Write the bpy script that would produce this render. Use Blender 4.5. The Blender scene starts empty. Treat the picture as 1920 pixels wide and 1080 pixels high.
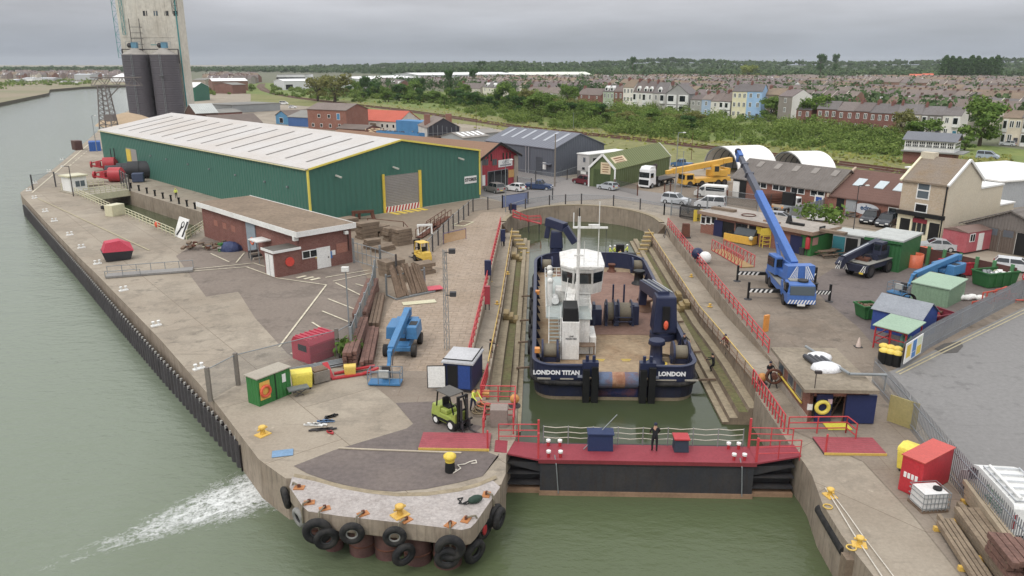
import bpy,bmesh,math,random
from math import sin,cos,pi,atan2,hypot,radians,sqrt
from mathutils import Vector as V,Matrix as MX
R=random.Random(7)
SC=bpy.context.scene
COL=SC.collection
# ---------------------------------------------------------------- camera, sky, sun, exposure
F_PX,HOR,CAMH=1430.0,118.0,22.0
TH=math.atan((540-HOR)/F_PX)
cd=bpy.data.cameras.new('camera'); cam=bpy.data.objects.new('camera',cd); COL.objects.link(cam)
cd.sensor_width=36; cd.lens=36*F_PX/1920; cd.clip_end=20000; cd.clip_start=0.5
cam.location=(0,0,CAMH); cam.rotation_euler=(pi/2-TH,0,0)
SC.camera=cam
SUN_EL,SUN_AZ=52,215            # azimuth clockwise from +Y
W=bpy.data.worlds.new('World'); SC.world=W; W.use_nodes=True
def build_world():
    nt=W.node_tree; N=nt.nodes; L=nt.links; N.clear()
    out=N.new('ShaderNodeOutputWorld'); bg=N.new('ShaderNodeBackground'); L.new(bg.outputs[0],out.inputs[0])
    sky=N.new('ShaderNodeTexSky'); sky.sky_type='NISHITA'; sky.sun_disc=False
    sky.sun_elevation=radians(SUN_EL); sky.sun_rotation=radians(SUN_AZ)
    tc=N.new('ShaderNodeTexCoord'); sep=N.new('ShaderNodeSeparateXYZ'); L.new(tc.outputs['Generated'],sep.inputs[0])
    # overcast deck: grey gradient brightening towards the zenith, broken by stretched cloud noise
    rp=N.new('ShaderNodeValToRGB'); L.new(sep.outputs[2],rp.inputs[0])
    e=rp.color_ramp.elements
    e[0].position=0.0; e[0].color=(3.1,3.55,4.2,1)
    e[1].position=1.0; e[1].color=(15.5,15.6,15.9,1)
    for p,c in ((0.03,(4.0,4.3,4.85)),(0.08,(6.7,6.7,7.1)),(0.2,(10.0,10.0,10.3)),(0.5,(13.6,13.7,14.0))):
        x=e.new(p); x.color=(*c,1)
    mp=N.new('ShaderNodeMapping'); mp.inputs['Scale'].default_value=(2.2,2.2,15)
    L.new(tc.outputs['Generated'],mp.inputs[0])
    nz=N.new('ShaderNodeTexNoise'); nz.inputs['Scale'].default_value=1.7; nz.inputs['Detail'].default_value=5; nz.inputs['Roughness'].default_value=.55
    L.new(mp.outputs[0],nz.inputs['Vector'])
    mr=N.new('ShaderNodeMapRange'); mr.inputs[1].default_value=.25; mr.inputs[2].default_value=.75; mr.inputs[3].default_value=.8; mr.inputs[4].default_value=1.18
    L.new(nz.outputs[0],mr.inputs[0])
    ml=N.new('ShaderNodeVectorMath'); ml.operation='SCALE'; L.new(rp.outputs[0],ml.inputs[0]); L.new(mr.outputs[0],ml.inputs['Scale'])
    mx=N.new('ShaderNodeMix'); mx.data_type='RGBA'; mx.inputs[0].default_value=.93
    L.new(sky.outputs[0],mx.inputs[6]); L.new(ml.outputs[0],mx.inputs[7])
    L.new(mx.outputs[2],bg.inputs[0]); bg.inputs[1].default_value=0.096
build_world()
sd=bpy.data.lights.new('sun','SUN'); sd.energy=1.3; sd.angle=radians(22); sd.color=(1,.96,.9)
sun=bpy.data.objects.new('sun',sd); COL.objects.link(sun)
_az=radians(SUN_AZ); _el=radians(SUN_EL)
sun.rotation_euler=V((-sin(_az)*cos(_el),-cos(_az)*cos(_el),-sin(_el))).to_track_quat('-Z','Y').to_euler()
vs=SC.view_settings; SC.display_settings.display_device='sRGB'
vs.view_transform='Standard'; vs.look='None'; vs.gamma=1; vs.use_curve_mapping=False; vs.exposure=0.0
try:
    SC.cycles.max_bounces=5; SC.cycles.diffuse_bounces=2; SC.cycles.glossy_bounces=2; SC.cycles.transparent_max_bounces=12
    SC.cycles.transmission_bounces=3; SC.cycles.use_denoising=True; SC.cycles.caustics_reflective=False; SC.cycles.caustics_refractive=False
except Exception: pass
# ---------------------------------------------------------------- measuring: photograph rows to ground points
def ray(px,py):
    a,b=px-960,py-540
    return a,F_PX*cos(TH)-b*sin(TH),-(b*cos(TH)+F_PX*sin(TH))
def G(px,py,z=0.0):
    d=ray(px,py); t=(z-CAMH)/d[2]
    return V((d[0]*t,d[1]*t,z))
def AT(px,py,y):
    d=ray(px,py); t=y/d[1]
    return V((d[0]*t,y,CAMH+d[2]*t))
def HT(p,py):                       # height above p of the photograph row py
    d=ray(0,py)
    return CAMH+p.y*d[2]/d[1]-p.z
PSI=math.atan(50/(F_PX*cos(TH)+422*sin(TH)))
def DK(u,v,z=0.0):                 # dock frame: u across, v along the dock
    return V((u*cos(PSI)+v*sin(PSI),v*cos(PSI)-u*sin(PSI),z))
def lerp(a,b,t): return a+(b-a)*t
def C(h):
    h=h.lstrip('#'); o=[]
    for i in (0,2,4):
        c=int(h[i:i+2],16)/255
        o.append(c/12.92 if c<=.04045 else ((c+.055)/1.055) ** 2.4)
    return (*o,1)
# ---------------------------------------------------------------- materials
MATS={}
class NT:
    def __init__(s,m): s.t=m.node_tree; s.t.nodes.clear()
    def n(s,ty,**kw):
        x=s.t.nodes.new('ShaderNode'+ty)
        for k,v in kw.items():
            if k[0]=='i' and k[1:].isdigit(): x.inputs[int(k[1:])].default_value=v
            else: setattr(x,k,v)
        return x
    def l(s,a,b): s.t.links.new(a,b)
    def math(s,op,a,b=None,c=None):
        x=s.n('Math',operation=op)
        for i,q in enumerate((a,b,c)):
            if q is None: continue
            if isinstance(q,(int,float)): x.inputs[i].default_value=q
            else: s.l(q,x.inputs[i])
        return x.outputs[0]
    def noise(s,vec,scale,detail=4,rough=.6):
        x=s.n('TexNoise'); x.inputs['Scale'].default_value=scale; x.inputs['Detail'].default_value=detail; x.inputs['Roughness'].default_value=rough
        s.l(vec,x.inputs['Vector']); return x.outputs[0]
    def rng(s,v,a,b,c=0.,d=1.):
        x=s.n('MapRange'); s.l(v,x.inputs[0])
        for i,q in enumerate((a,b,c,d)): x.inputs[i+1].default_value=q
        return x.outputs[0]
    def mix(s,f,a,b,mode='MIX'):
        x=s.n('Mix',data_type='RGBA',blend_type=mode)
        for i,q in ((0,f),(6,a),(7,b)):
            if isinstance(q,(int,float,tuple)): x.inputs[i].default_value=q
            else: s.l(q,x.inputs[i])
        return x.outputs[2]
def mat(name,h,rough=.65,metal=0.,dirt=.35,ds=.35,dcol=None,fine=.12,fs=7.,bump=0.,bs=12.,corr=None,brick=None,course=0.,rv=0.,spec=.35,
        world=False,joints=None,alpha=None,streak=0.,trans=0.,cracks=0.,spots=0.):
    if name in MATS: return MATS[name]
    m=bpy.data.materials.new(name); m.use_nodes=True; t=NT(m)
    out=t.n('OutputMaterial'); p=t.n('BsdfPrincipled'); t.l(p.outputs[0],out.inputs[0])
    base=C(h) if isinstance(h,str) else h
    lum=.3*base[0]+.59*base[1]+.11*base[2]; base=tuple(lerp(lum,c,.86) for c in base[:3])+(1,)   # weathered: a little less pure than fresh paint
    if world: vec=t.n('NewGeometry').outputs['Position']
    else:
        tc=t.n('TexCoord').outputs['Object']; oi=t.n('ObjectInfo'); vv=t.n('VectorMath',operation='ADD'); t.l(tc,vv.inputs[0])
        sc=t.n('VectorMath',operation='SCALE'); t.l(oi.outputs['Location'],sc.inputs[0]); sc.inputs['Scale'].default_value=1.7; t.l(sc.outputs[0],vv.inputs[1]); vec=vv.outputs[0]
    col=base
    bumpsrc=[]
    sp=t.n('SeparateXYZ'); t.l(t.n('TexCoord').outputs['Object'] if not world else vec,sp.inputs[0])
    if brick:
        w_,h_,c2,mo=brick
        cb=t.n('CombineXYZ'); t.l(t.math('ADD',sp.outputs[0],sp.outputs[1]),cb.inputs[0]); t.l(sp.outputs[2],cb.inputs[1])
        bt=t.n('TexBrick'); t.l(cb.outputs[0],bt.inputs['Vector']); bt.inputs['Color1'].default_value=base; bt.inputs['Color2'].default_value=C(c2); bt.inputs['Mortar'].default_value=C(mo)
        bt.inputs['Scale'].default_value=1; bt.inputs['Brick Width'].default_value=w_; bt.inputs['Row Height'].default_value=h_; bt.inputs['Mortar Size'].default_value=h_*.12; bt.inputs['Bias'].default_value=-.1
        col=bt.outputs['Color']; bumpsrc.append((bt.outputs['Fac'],-.004))
    if joints:
        jw,jh,ang,jc=joints
        mp=t.n('Mapping'); t.l(vec,mp.inputs[0]); mp.inputs['Rotation'].default_value=(0,0,ang)
        bt=t.n('TexBrick'); t.l(mp.outputs[0],bt.inputs['Vector']); bt.offset=.37
        b2=tuple(c*.9 for c in base[:3])+(1,)
        bt.inputs['Color1'].default_value=base; bt.inputs['Color2'].default_value=b2; bt.inputs['Mortar'].default_value=C(jc)
        bt.inputs['Scale'].default_value=1; bt.inputs['Brick Width'].default_value=jw; bt.inputs['Row Height'].default_value=jh; bt.inputs['Mortar Size'].default_value=.035; bt.inputs['Mortar Smooth'].default_value=.6
        col=bt.outputs['Color']
    if dirt:
        d=C(dcol) if dcol else tuple(c*.45 for c in base[:3])+(1,)
        n=t.noise(vec,ds,7,.68); f=t.rng(n,.42,.72,0,dirt); col=t.mix(f,col,d)
    if streak:
        mp=t.n('Mapping'); t.l(vec,mp.inputs[0]); mp.inputs['Scale'].default_value=(3,3,.25)
        n=t.noise(mp.outputs[0],1.3,4,.6); f=t.rng(n,.5,.75,0,streak); col=t.mix(f,col,C('#3a2c20'))
    if spots:
        n=t.noise(vec,.55,6,.62); f=t.rng(n,.56,.68,0,spots); n2=t.noise(vec,.045,3,.5); f=t.math('MULTIPLY',f,t.rng(n2,.42,.6)); col=t.mix(f,col,tuple(c*.42 for c in base[:3])+(1,))
        mp=t.n('Mapping'); t.l(vec,mp.inputs[0]); mp.inputs['Rotation'].default_value=(0,0,.35); mp.inputs['Scale'].default_value=(.12,1.6,1); n=t.noise(mp.outputs[0],1.0,5,.6); col=t.mix(t.rng(n,.6,.74,0,spots*.55),col,tuple(c*.5 for c in base[:3])+(1,))
        n=t.noise(vec,1.9,4,.6); col=t.mix(t.rng(n,.66,.72,0,spots*.5),col,tuple(min(.8,c*1.5) for c in base[:3])+(1,))
    if cracks:
        n=t.noise(vec,.12,5,.7); f=t.rng(n,.5,.56,0,1); n2=t.rng(n,.56,.62,1,0); f=t.math('MULTIPLY',t.math('MULTIPLY',f,n2),cracks)
        col=t.mix(f,col,tuple(c*.5 for c in base[:3])+(1,))
    if fine:
        n=t.noise(vec,fs,3,.7); v=t.rng(n,.3,.7,1-fine,1+fine)
        cx=t.n('VectorMath',operation='SCALE')
        if isinstance(col,tuple): cx.inputs[0].default_value=col[:3]
        else: t.l(col,cx.inputs[0])
        t.l(v,cx.inputs['Scale']); col=cx.outputs[0]
    if rv:
        oi2=t.n('ObjectInfo'); hs=t.n('HueSaturation'); v=t.rng(oi2.outputs['Random'],0,1,1-rv,1+rv); t.l(v,hs.inputs['Value'])
        t.l(t.rng(oi2.outputs['Random'],0,1,.5-rv*.06,.5+rv*.06),hs.inputs['Hue'])
        if isinstance(col,tuple): hs.inputs['Color'].default_value=col
        else: t.l(col,hs.inputs['Color'])
        col=hs.outputs[0]
    if isinstance(col,tuple): p.inputs['Base Color'].default_value=col
    else: t.l(col,p.inputs['Base Color'])
    p.inputs['Roughness'].default_value=rough; p.inputs['Metallic'].default_value=metal
    p.inputs['Specular IOR Level'].default_value=spec
    nrm=None
    def addb(hgt,dist):
        nonlocal nrm
        b=t.n('Bump'); b.inputs['Distance'].default_value=abs(dist); b.invert=dist<0; t.l(hgt,b.inputs['Height'])
        if nrm: t.l(nrm,b.inputs['Normal'])
        nrm=b.outputs[0]
    for s_,d_ in bumpsrc: addb(s_,d_)
    if corr:
        per,ax,dep=corr
        a=sp.outputs[ax] if ax<3 else t.math('ADD',sp.outputs[0],sp.outputs[1])
        addb(t.math('SINE',t.math('MULTIPLY',a,2*pi/per)),dep)
    if course: addb(t.math('FRACT',t.math('MULTIPLY',sp.outputs[2],-1/course)),.05)
    if bump: addb(t.noise(vec,bs,4,.65),bump)
    if nrm: t.l(nrm,p.inputs['Normal'])
    if alpha is not None:
        p.inputs['Alpha'].default_value=alpha
    if trans: p.inputs['Transmission Weight'].default_value=trans
    MATS[name]=m
    return m
def paint(h,name=None,rough=.42,dirt=.22,**k): return mat('paint_'+(name or h.strip('#')),h,rough=rough,dirt=dirt,**k)
GLASS=mat('dark_glass','#20272b',rough=.08,dirt=0,fine=0,spec=.7)
GLASSB=mat('pale_glass','#55626a',rough=.1,dirt=0,fine=0,spec=.8)
RUBBER=mat('black_rubber','#1d1d1f',rough=.8,dirt=.5,dcol='#55514b',ds=1.5)
BLACK=mat('black_paint','#17181a',rough=.5,dirt=.3,dcol='#3a3835')
STEEL=mat('galvanised_steel','#8d9294',rough=.5,metal=.2,dirt=.3)
DSTEEL=mat('dark_steel','#3c3d40',rough=.6,dirt=.4,dcol='#5a4030')
RUST=mat('rusty_steel','#6b4130',rough=.85,dirt=.6,dcol='#2f211b',ds=1.5)
WHITE=mat('white_paint','#e8e8e4',rough=.45,dirt=.22,dcol='#8d857a')
YEL=paint('#e3c417','yellow',dcol='#6b5a20')
RED=paint('#b8252c','red',dcol='#5a1a1a')
NAVY=paint('#293152','navy',dcol='#15182c')
TIMB=mat('weathered_timber','#7a6552',rough=.85,dirt=.5,ds=1.2,fine=.3,fs=9,bump=.01)
TIMR=mat('reddish_timber','#7b5a4e',rough=.85,dirt=.5,ds=1.0,dcol='#3c2c26',fine=.3,fs=6,bump=.01)
CHROME=mat('light_metal','#c9ccce',rough=.3,metal=.6,dirt=.1)
# ---------------------------------------------------------------- meshes
class MB:
    def __init__(s): s.v=[]; s.f=[]; s.m=[]; s.sm=[]; s.mats=[]; s.M=MX.Identity(4)
    def mi(s,m):
        if m not in s.mats: s.mats.append(m)
        return s.mats.index(m)
    def add(s,vs,fs,m,smooth=False):
        o=len(s.v); k=s.mi(m)
        s.v+=[s.M @ V(p) for p in vs]
        for f in fs: s.f.append([o+i for i in f]); s.m.append(k); s.sm.append(smooth)
        return s
    def quad(s,a,b,c,d,m): return s.add([a,b,c,d],[(0,1,2,3)],m)
    def poly(s,pts,m): return s.add(pts,[tuple(range(len(pts)))],m)
    def box(s,x0,y0,z0,x1,y1,z1,m,top=None):
        t=top or (0,0)                # inset of the top face in x and y
        v=[(x0,y0,z0),(x1,y0,z0),(x1,y1,z0),(x0,y1,z0),(x0+t[0],y0+t[1],z1),(x1-t[0],y0+t[1],z1),(x1-t[0],y1-t[1],z1),(x0+t[0],y1-t[1],z1)]
        return s.add(v,[(3,2,1,0),(4,5,6,7),(0,1,5,4),(1,2,6,5),(2,3,7,6),(3,0,4,7)],m)
    def cbox(s,cx,cy,z0,sx,sy,sz,m,top=None): return s.box(cx-sx/2,cy-sy/2,z0,cx+sx/2,cy+sy/2,z0+sz,m,top)
    def cyl(s,a,b,r0,m,r1=None,n=10,caps=True):
        a,b=V(a),V(b); r1=r0 if r1 is None else r1; d=(b-a)
        if d.length<1e-6: return s
        d.normalize(); u=d.orthogonal().normalized(); w=d.cross(u)
        v=[]
        for p,r in ((a,r0),(b,r1)):
            for i in range(n):
                t=2*pi*i/n; v.append(p+u*(cos(t)*r)+w*(sin(t)*r))
        s.add(v,[(i,(i+1) % n,n +(i+1) % n,n +i) for i in range(n)],m,n >5)
        if caps: s.add(v,[tuple(range(n -1,-1,-1)),tuple(range(n,2*n))],m)
        return s
    def tube(s,pts,r,m,n=6):
        for a,b in zip(pts,pts[1:]): s.cyl(a,b,r,m,n=n)
        return s
    def bar(s,a,b,w,h,m):           # rectangular bar from a to b
        a,b=V(a),V(b); d=(b-a)
        if d.length<1e-6: return s
        d.normalize(); up=V((0,0,1)) if abs(d.z)<.95 else V((0,1,0)); x=d.cross(up).normalized(); z=x.cross(d)
        v=[p+x*(sx*w/2)+z*(sz*h/2) for p in (a,b) for sx,sz in ((-1,-1),(1,-1),(1,1),(-1,1))]
        return s.add(v,[(3,2,1,0),(4,5,6,7),(0,1,5,4),(1,2,6,5),(2,3,7,6),(3,0,4,7)],m)
    def prism(s,pts,z0,z1,m,mtop=None):     # plan polygon, extruded up
        n=len(pts)
        ar=sum(pts[i][0]*pts[(i+1) % n][1]-pts[(i+1) % n][0]*pts[i][1] for i in range(n))
        if ar <0: pts=pts[::-1]
        v=[(p[0],p[1],z0) for p in pts]+[(p[0],p[1],z1) for p in pts]
        s.add(v,[(i,(i+1) % n,n +(i+1) % n,n +i) for i in range(n)]+[tuple(range(n -1,-1,-1))],m)
        return s.add(v,[tuple(range(n,2*n))],mtop or m)
    def prof(s,pts,y0,y1,m,mcap=None,ax='y'):   # (x,z) outline extruded along y  (ax='x': (y,z) outline along x)
        n=len(pts)
        f=(lambda p,t: (p[0],t,p[1])) if ax=='y' else (lambda p,t: (t,p[0],p[1]))
        v=[f(p,y0) for p in pts]+[f(p,y1) for p in pts]
        s.add(v,[(i,(i+1) % n,n +(i+1) % n,n +i) for i in range(n)],m)
        return s.add(v,[tuple(range(n -1,-1,-1)),tuple(range(n,2*n))],mcap or m)
    def lathe(s,prof,m,c=(0,0,0),n=14):
        v=[]; c=V(c)
        for r,z in prof:
            for i in range(n): t=2*pi*i/n; v.append(c+V((r *cos(t),r *sin(t),z)))
        fs=[(j*n +i,j*n +(i+1) % n,(j+1)*n +(i+1) % n,(j+1)*n +i) for j in range(len(prof)-1) for i in range(n)]
        s.add(v,fs,m,True)
        return s.add(v,[tuple(range(n -1,-1,-1)),tuple(range((len(prof)-1)*n,len(prof)*n))],m)
    def torus(s,c,ax,r,r2,m,n=16,k=8):
        c,ax=V(c),V(ax).normalized(); u=ax.orthogonal().normalized(); w=ax.cross(u); v=[]
        for i in range(n):
            t=2*pi*i/n; e=u*cos(t)+w*sin(t)
            for j in range(k): q=2*pi*j/k; v.append(c+e *(r +r2*cos(q))+ax*(r2*sin(q)))
        return s.add(v,[(i*k+j,((i+1) % n)*k+j,((i+1) % n)*k+(j+1) % k,i*k+(j+1) % k) for i in range(n) for j in range(k)],m,True)
    def ball(s,c,r,m,sz=(1,1,1),n=10,k=6):
        c=V(c); v=[c+V((0,0,-r *sz[2]))]
        for j in range(1,k):
            q=-pi/2+pi*j/k
            for i in range(n): t=2*pi*i/n; v.append(c+V((cos(q)*cos(t)*r *sz[0],cos(q)*sin(t)*r *sz[1],sin(q)*r *sz[2])))
        v.append(c+V((0,0,r *sz[2]))); e=len(v)-1
        fs=[(0,1+(i+1) % n,1+i) for i in range(n)]+[(e,1+(k-2)*n +i,1+(k-2)*n +(i+1) % n) for i in range(n)]
        fs+=[(1+j*n +i,1+j*n +(i+1) % n,1+(j+1)*n +(i+1) % n,1+(j+1)*n +i) for j in range(k-2) for i in range(n)]
        return s.add(v,fs,m,True)
    def build(s,name,parent=None,bevel=0.,loc=None,rz=0.):
        me=bpy.data.meshes.new(name); me.from_pydata([tuple(p) for p in s.v],[],s.f)
        for m in s.mats: me.materials.append(m)
        me.polygons.foreach_set('material_index',s.m); me.polygons.foreach_set('use_smooth',s.sm); me.update()
        o=bpy.data.objects.new(name,me); COL.objects.link(o)
        if parent: o.parent=parent
        if loc is not None: o.location=loc
        if rz: o.rotation_euler.z=rz
        if bevel:
            b=o.modifiers.new('edge','BEVEL'); b.width=bevel; b.segments=2; b.limit_method='ANGLE'; b.angle_limit=radians(40)
        return o
KIDS={}
def tag(o,label=None,cat=None,group=None,kind=None):
    if label: o['label']=label
    if cat: o['category']=cat
    if group: o['group']=group
    if kind: o['kind']=kind
    return o
def thing(name,label,cat,loc=(0,0,0),rz=0.,group=None):
    o=bpy.data.objects.new(name,None); COL.objects.link(o); o.location=loc; o.rotation_euler.z=rz; o.empty_display_size=.5
    return tag(o,label,cat,group)
def struct(name,mb,**k): return tag(mb.build(name,**k),kind='structure')
def copy_tree(o,loc=None,rz=None,label=None,group=None,scale=None,_p=None):
    c=o.copy(); COL.objects.link(c)
    if _p: c.parent=_p
    if loc is not None: c.location=loc
    if rz is not None: c.rotation_euler.z=rz
    if label: c['label']=label
    if group: c['group']=group
    if scale: c.scale=(scale,)*3 if isinstance(scale,(int,float)) else scale
    for ch in list(o.children): copy_tree(ch,_p=c)
    return c
def P1(name,mb_fn,parent,bevel=0.):       # one-part shorthand
    b=MB(); mb_fn(b); return b.build(name,parent,bevel)
def base(a,b,z=0.):                # frame from two photograph points on the ground: origin, heading, length
    A,B=(p if isinstance(p,V) else G(p[0],p[1],z) for p in (a,b)); d=B-A
    return A,atan2(d.y,d.x),hypot(d.x,d.y)
def text(body,size,m,parent,loc,rot=(pi/2,0,0),ext=.01,name='lettering',align='CENTER',bold=0.):
    cu=bpy.data.curves.new(name,'FONT'); cu.body=body; cu.size=size; cu.extrude=ext; cu.align_x=align; cu.align_y='CENTER'; cu.offset=bold; cu.resolution_u=2
    o=bpy.data.objects.new('t',cu); COL.objects.link(o); dg=bpy.context.evaluated_depsgraph_get()
    me=bpy.data.meshes.new_from_object(o.evaluated_get(dg)); bpy.data.objects.remove(o); me.materials.clear(); me.materials.append(m)
    q=bpy.data.objects.new(name,me); COL.objects.link(q); q.parent=parent; q.location=loc; q.rotation_euler=rot
    return q
# ================================================================ SETTING
WZ=-2.6                                   # water level
M_QUAY=mat('quay_concrete',spots=0.90,h='#a29684',rough=.9,dirt=.6,ds=.09,dcol='#786b5c',fine=.11,fs=5,world=True,joints=(9,6,.9,'#75685a'),bump=.01,bs=5,cracks=.4)
M_SOIL=mat('yard_dirt',spots=0.5,h='#8a7b69',rough=.95,dirt=.5,ds=.05,dcol='#6d5f50',fine=.15,fs=1.1,world=True)
M_TARM=mat('car_park_asphalt',spots=0.5,h='#81756a',rough=.9,dirt=.5,ds=.1,dcol='#675c53',fine=.14,fs=3.5,world=True,bump=.01,bs=9,cracks=.5)
M_DARK=mat('dark_asphalt',spots=0.5,h='#695f5b',rough=.9,dirt=.5,ds=.22,dcol='#7f746c',fine=.16,fs=3,world=True,bump=.01,bs=9)
M_RIB=mat('ribbed_concrete',spots=1.00,h='#a3917e',rough=.9,dirt=.6,ds=.13,dcol='#84735f',fine=.2,fs=2.4,world=True,joints=(1.2,.6,PSI,'#83735f'))
M_BRN=mat('brown_concrete',spots=0.90,h='#8f8273',rough=.9,dirt=.55,ds=.2,dcol='#75675a',fine=.12,fs=5,world=True,joints=(4,3,PSI,'#7a6c5f'))
M_YARD=mat('stained_yard_concrete',spots=1.05,h='#897c6d',rough=.9,dirt=.7,ds=.1,dcol='#6c5d4f',fine=.12,fs=5,world=True,joints=(7,5,PSI,'#74675a'),cracks=.5)
M_ROAD=mat('road_asphalt',spots=0.65,h='#817f7d',rough=.9,dirt=.4,ds=.07,dcol='#767371',fine=.1,fs=3,world=True,bump=.008,bs=12)
M_LANE=mat('lane_asphalt','#85807c',rough=.9,dirt=.4,ds=.07,dcol='#716a66',fine=.1,fs=3,world=True)
M_GRASS=mat('rough_grass','#7c7a44',rough=.95,dirt=.8,ds=.035,dcol='#5f6a30',fine=.3,fs=.5,world=True,bump=.05,bs=1.5)
M_VERGE=mat('green_grass','#62742f',rough=.95,dirt=.8,ds=.05,dcol='#7f8446',fine=.3,fs=.6,world=True,bump=.05,bs=1.5)
M_TOWN=mat('town_ground','#6a6a55',rough=.95,dirt=.6,ds=.01,dcol='#55603c',fine=.2,fs=.1,world=True)
M_WALL=mat('old_dock_wall','#8d7c68',rough=.92,dirt=.7,ds=.5,dcol='#57493b',fine=.25,fs=2,streak=.45,bump=.03,bs=2)
M_HEADW=mat('pier_wall','#9c8d7b',rough=.92,dirt=.6,ds=.5,dcol='#6a5b4c',fine=.2,fs=2,streak=.5,bump=.03,bs=2)
M_MOSS=mat('mossy_stone','#66663c',rough=.95,dirt=1.,ds=.5,dcol='#6a5c46',fine=.3,fs=3)
M_COPE=mat('coping_stone','#97896f',rough=.9,dirt=.5,ds=.8,dcol='#6b5f4c',fine=.2,fs=3)
M_SLAB=mat('pale_worn_slab','#aaa29d',rough=.9,dirt=.6,ds=1.1,dcol='#8a817b',fine=.22,fs=6,bump=.02,bs=7)
M_BALL=mat('track_ballast','#6d5a4a',rough=.95,dirt=.5,ds=.2,fine=.3,fs=2,world=True)
M_LINE=mat('road_paint','#d8cfb4',rough=.8,dirt=.75,ds=1.2,dcol='#8f8474',world=True)
M_LINEY=mat('yellow_road_paint','#b3a883',rough=.8,dirt=.7,ds=1.2,dcol='#8f8474',world=True)

def fill(name,loops,z,m,kind='structure',skirt=None,ms=None,dz=None):
    bm=bmesh.new(); edges=[]
    for lp in loops:
        vs_=[bm.verts.new((p[0],p[1],z)) for p in lp]
        edges+=[bm.edges.new((vs_[i],vs_[(i+1) % len(vs_)])) for i in range(len(vs_))]
    bmesh.ops.triangle_fill(bm,use_beauty=True,use_dissolve=False,edges=edges)
    for f in bm.faces:
        if f.normal.z<0: f.normal_flip()
        f.material_index=0
    if skirt is not None:
        for lp in loops:
            for a,b in zip(lp,lp[1:]+lp[:1]):
                q=[bm.verts.new((a[0],a[1],z)),bm.verts.new((b[0],b[1],z)),bm.verts.new((b[0],b[1],skirt)),bm.verts.new((a[0],a[1],skirt))]
                f=bm.faces.new(q); f.material_index=1
    me=bpy.data.meshes.new(name); bm.to_mesh(me); bm.free(); me.materials.append(m)
    if ms: me.materials.append(ms)
    o=bpy.data.objects.new(name,me); COL.objects.link(o); return tag(o,kind=kind)
def PX(pts,z=0.): return [G(x,y,z) for x,y in pts]

UQL,UWL,UQR,UWR=-5.0,-3.4,18.2,15.7       # quay edges and walkway edges, left and right
ARC=[DK(6.5+11.0*cos(t),108+13.5*sin(t)) for t in [pi*i/24 for i in range(25)]]
left_edge=PX([(524,889),(485,861),(406,757),(300,636),(182,515),(150,484),(90,421),(40,366),(38,361),(60,346),(100,317),(140,284),(187,243),(222,217),(240,208),(256,190),(262,170),(300,158.4)])
head=PX([(949,853),(948,888),(940,908),(905,918),(860,927),(800,935),(745,936),(690,930),(640,921),(590,907),(552,897),(536,897)])
outer=([DK(15.3,42),DK(15.3,49.5),DK(UQR,49.5)]+[DK(UQR,v) for v in (60,80,107)]+ARC[:]+
         [DK(UQL,107),DK(UQL,80),DK(UQL,60),DK(UQL,47.5),DK(-1.2,47.5),DK(-1.2,42)]+head +left_edge +
         [V((-1500,2400,0)),V((-3000,9000,0)),V((9000,9000,0)),V((9000,500,0)),V((400,20,0)),V((60,18,0))]+
         PX([(1700,1165),(1638,1080),(1578,1003),(1542,944),(1523,892),(1508,868)]))
LOCK=PX([(118,350),(198,345),(225,352),(375,397),(398,404),(352,449),(140,361)])
LOCK=[LOCK[0],LOCK[6],LOCK[5],LOCK[4],LOCK[3],LOCK[2],LOCK[1]]
fill('ground',[outer,LOCK],0,M_QUAY,skirt=-6,ms=M_HEADW)
far=PX([(-700,330),(-300,250),(0,190.5),(91,173),(93,166.5),(155,161.5),(236,158.6),(300,157.8)])+[V((-1500,2700,0)),V((-3000,9000,0)),V((-9000,9000,0)),V((-9000,200,0))]
fill('far_bank',[far],-.6,mat('reed_bank','#8d8068',rough=.95,dirt=.8,ds=.01,dcol='#66704a',world=True),skirt=-6,ms=mat('mud_bank','#5a5346',rough=.95))
# overlays, each a little above the sheet below
LV=[0.]
def sheet(name,pts,m,world=False):
    LV[0]+=.004; return fill(name,[pts if world else PX(pts)],LV[0],m)
sheet('car_park',[(330,480),(386,556),(447,547),(478,596),(540,664),(580,690),(640,690),(662,640),(704,548),(668,482),(560,455),(384,445)],M_TARM)
sheet('inner_yard',[(640,690),(662,640),(704,548),(668,482),(560,440),(640,408),(730,400),(900,372),(980,385),(945,408)] ,M_SOIL)
sheet('ribbed_apron',[DK(UQL-.05,50),DK(UQL-.05,107)]+PX([(958,398),(905,398),(800,485),(740,560),(665,694),(836,697)]),M_RIB,True)
sheet('dock_apron',[DK(-1.25,42),DK(-1.25,47.4),DK(UQL-.05,47.4),DK(UQL-.05,50)]+PX([(836,697),(665,694),(690,714),(742,756)])+PX([(862,800),(868,840)]),M_BRN,True)
sheet('asphalt_patch',[(742,756),(840,752),(862,790),(905,800),(868,830),(935,856),(936,850),(905,893),(860,905),(800,917),(740,922),(680,918),(620,903),(576,888),(551,874),(625,845),(762,804),(775,795)],M_DARK)
sheet('right_yard',[DK(UQR+.05,49.5),DK(UQR+.05,107)]+PX([(1258,404),(1320,398),(1640,470),(1960,520),(1960,560),(1680,692),(1640,700),(1500,700)]),M_YARD,True)
sheet('yard_asphalt',[(1560,505),(1520,530),(1525,545),(1610,615),(1640,650),(1760,625),(1915,545),(1900,500),(1760,495),(1640,480)],M_DARK)
sheet('side_apron',[(1470,800),(1505,795),(1630,795),(1640,702),(1760,870),(1960,1180),(1880,1180),(1710,965),(1618,866)],M_BRN)
sheet('side_road',[(1684,690),(1930,572),(2400,480),(3200,600),(2600,1300),(1990,1180),(1700,760),(1650,706)],M_ROAD)
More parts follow.
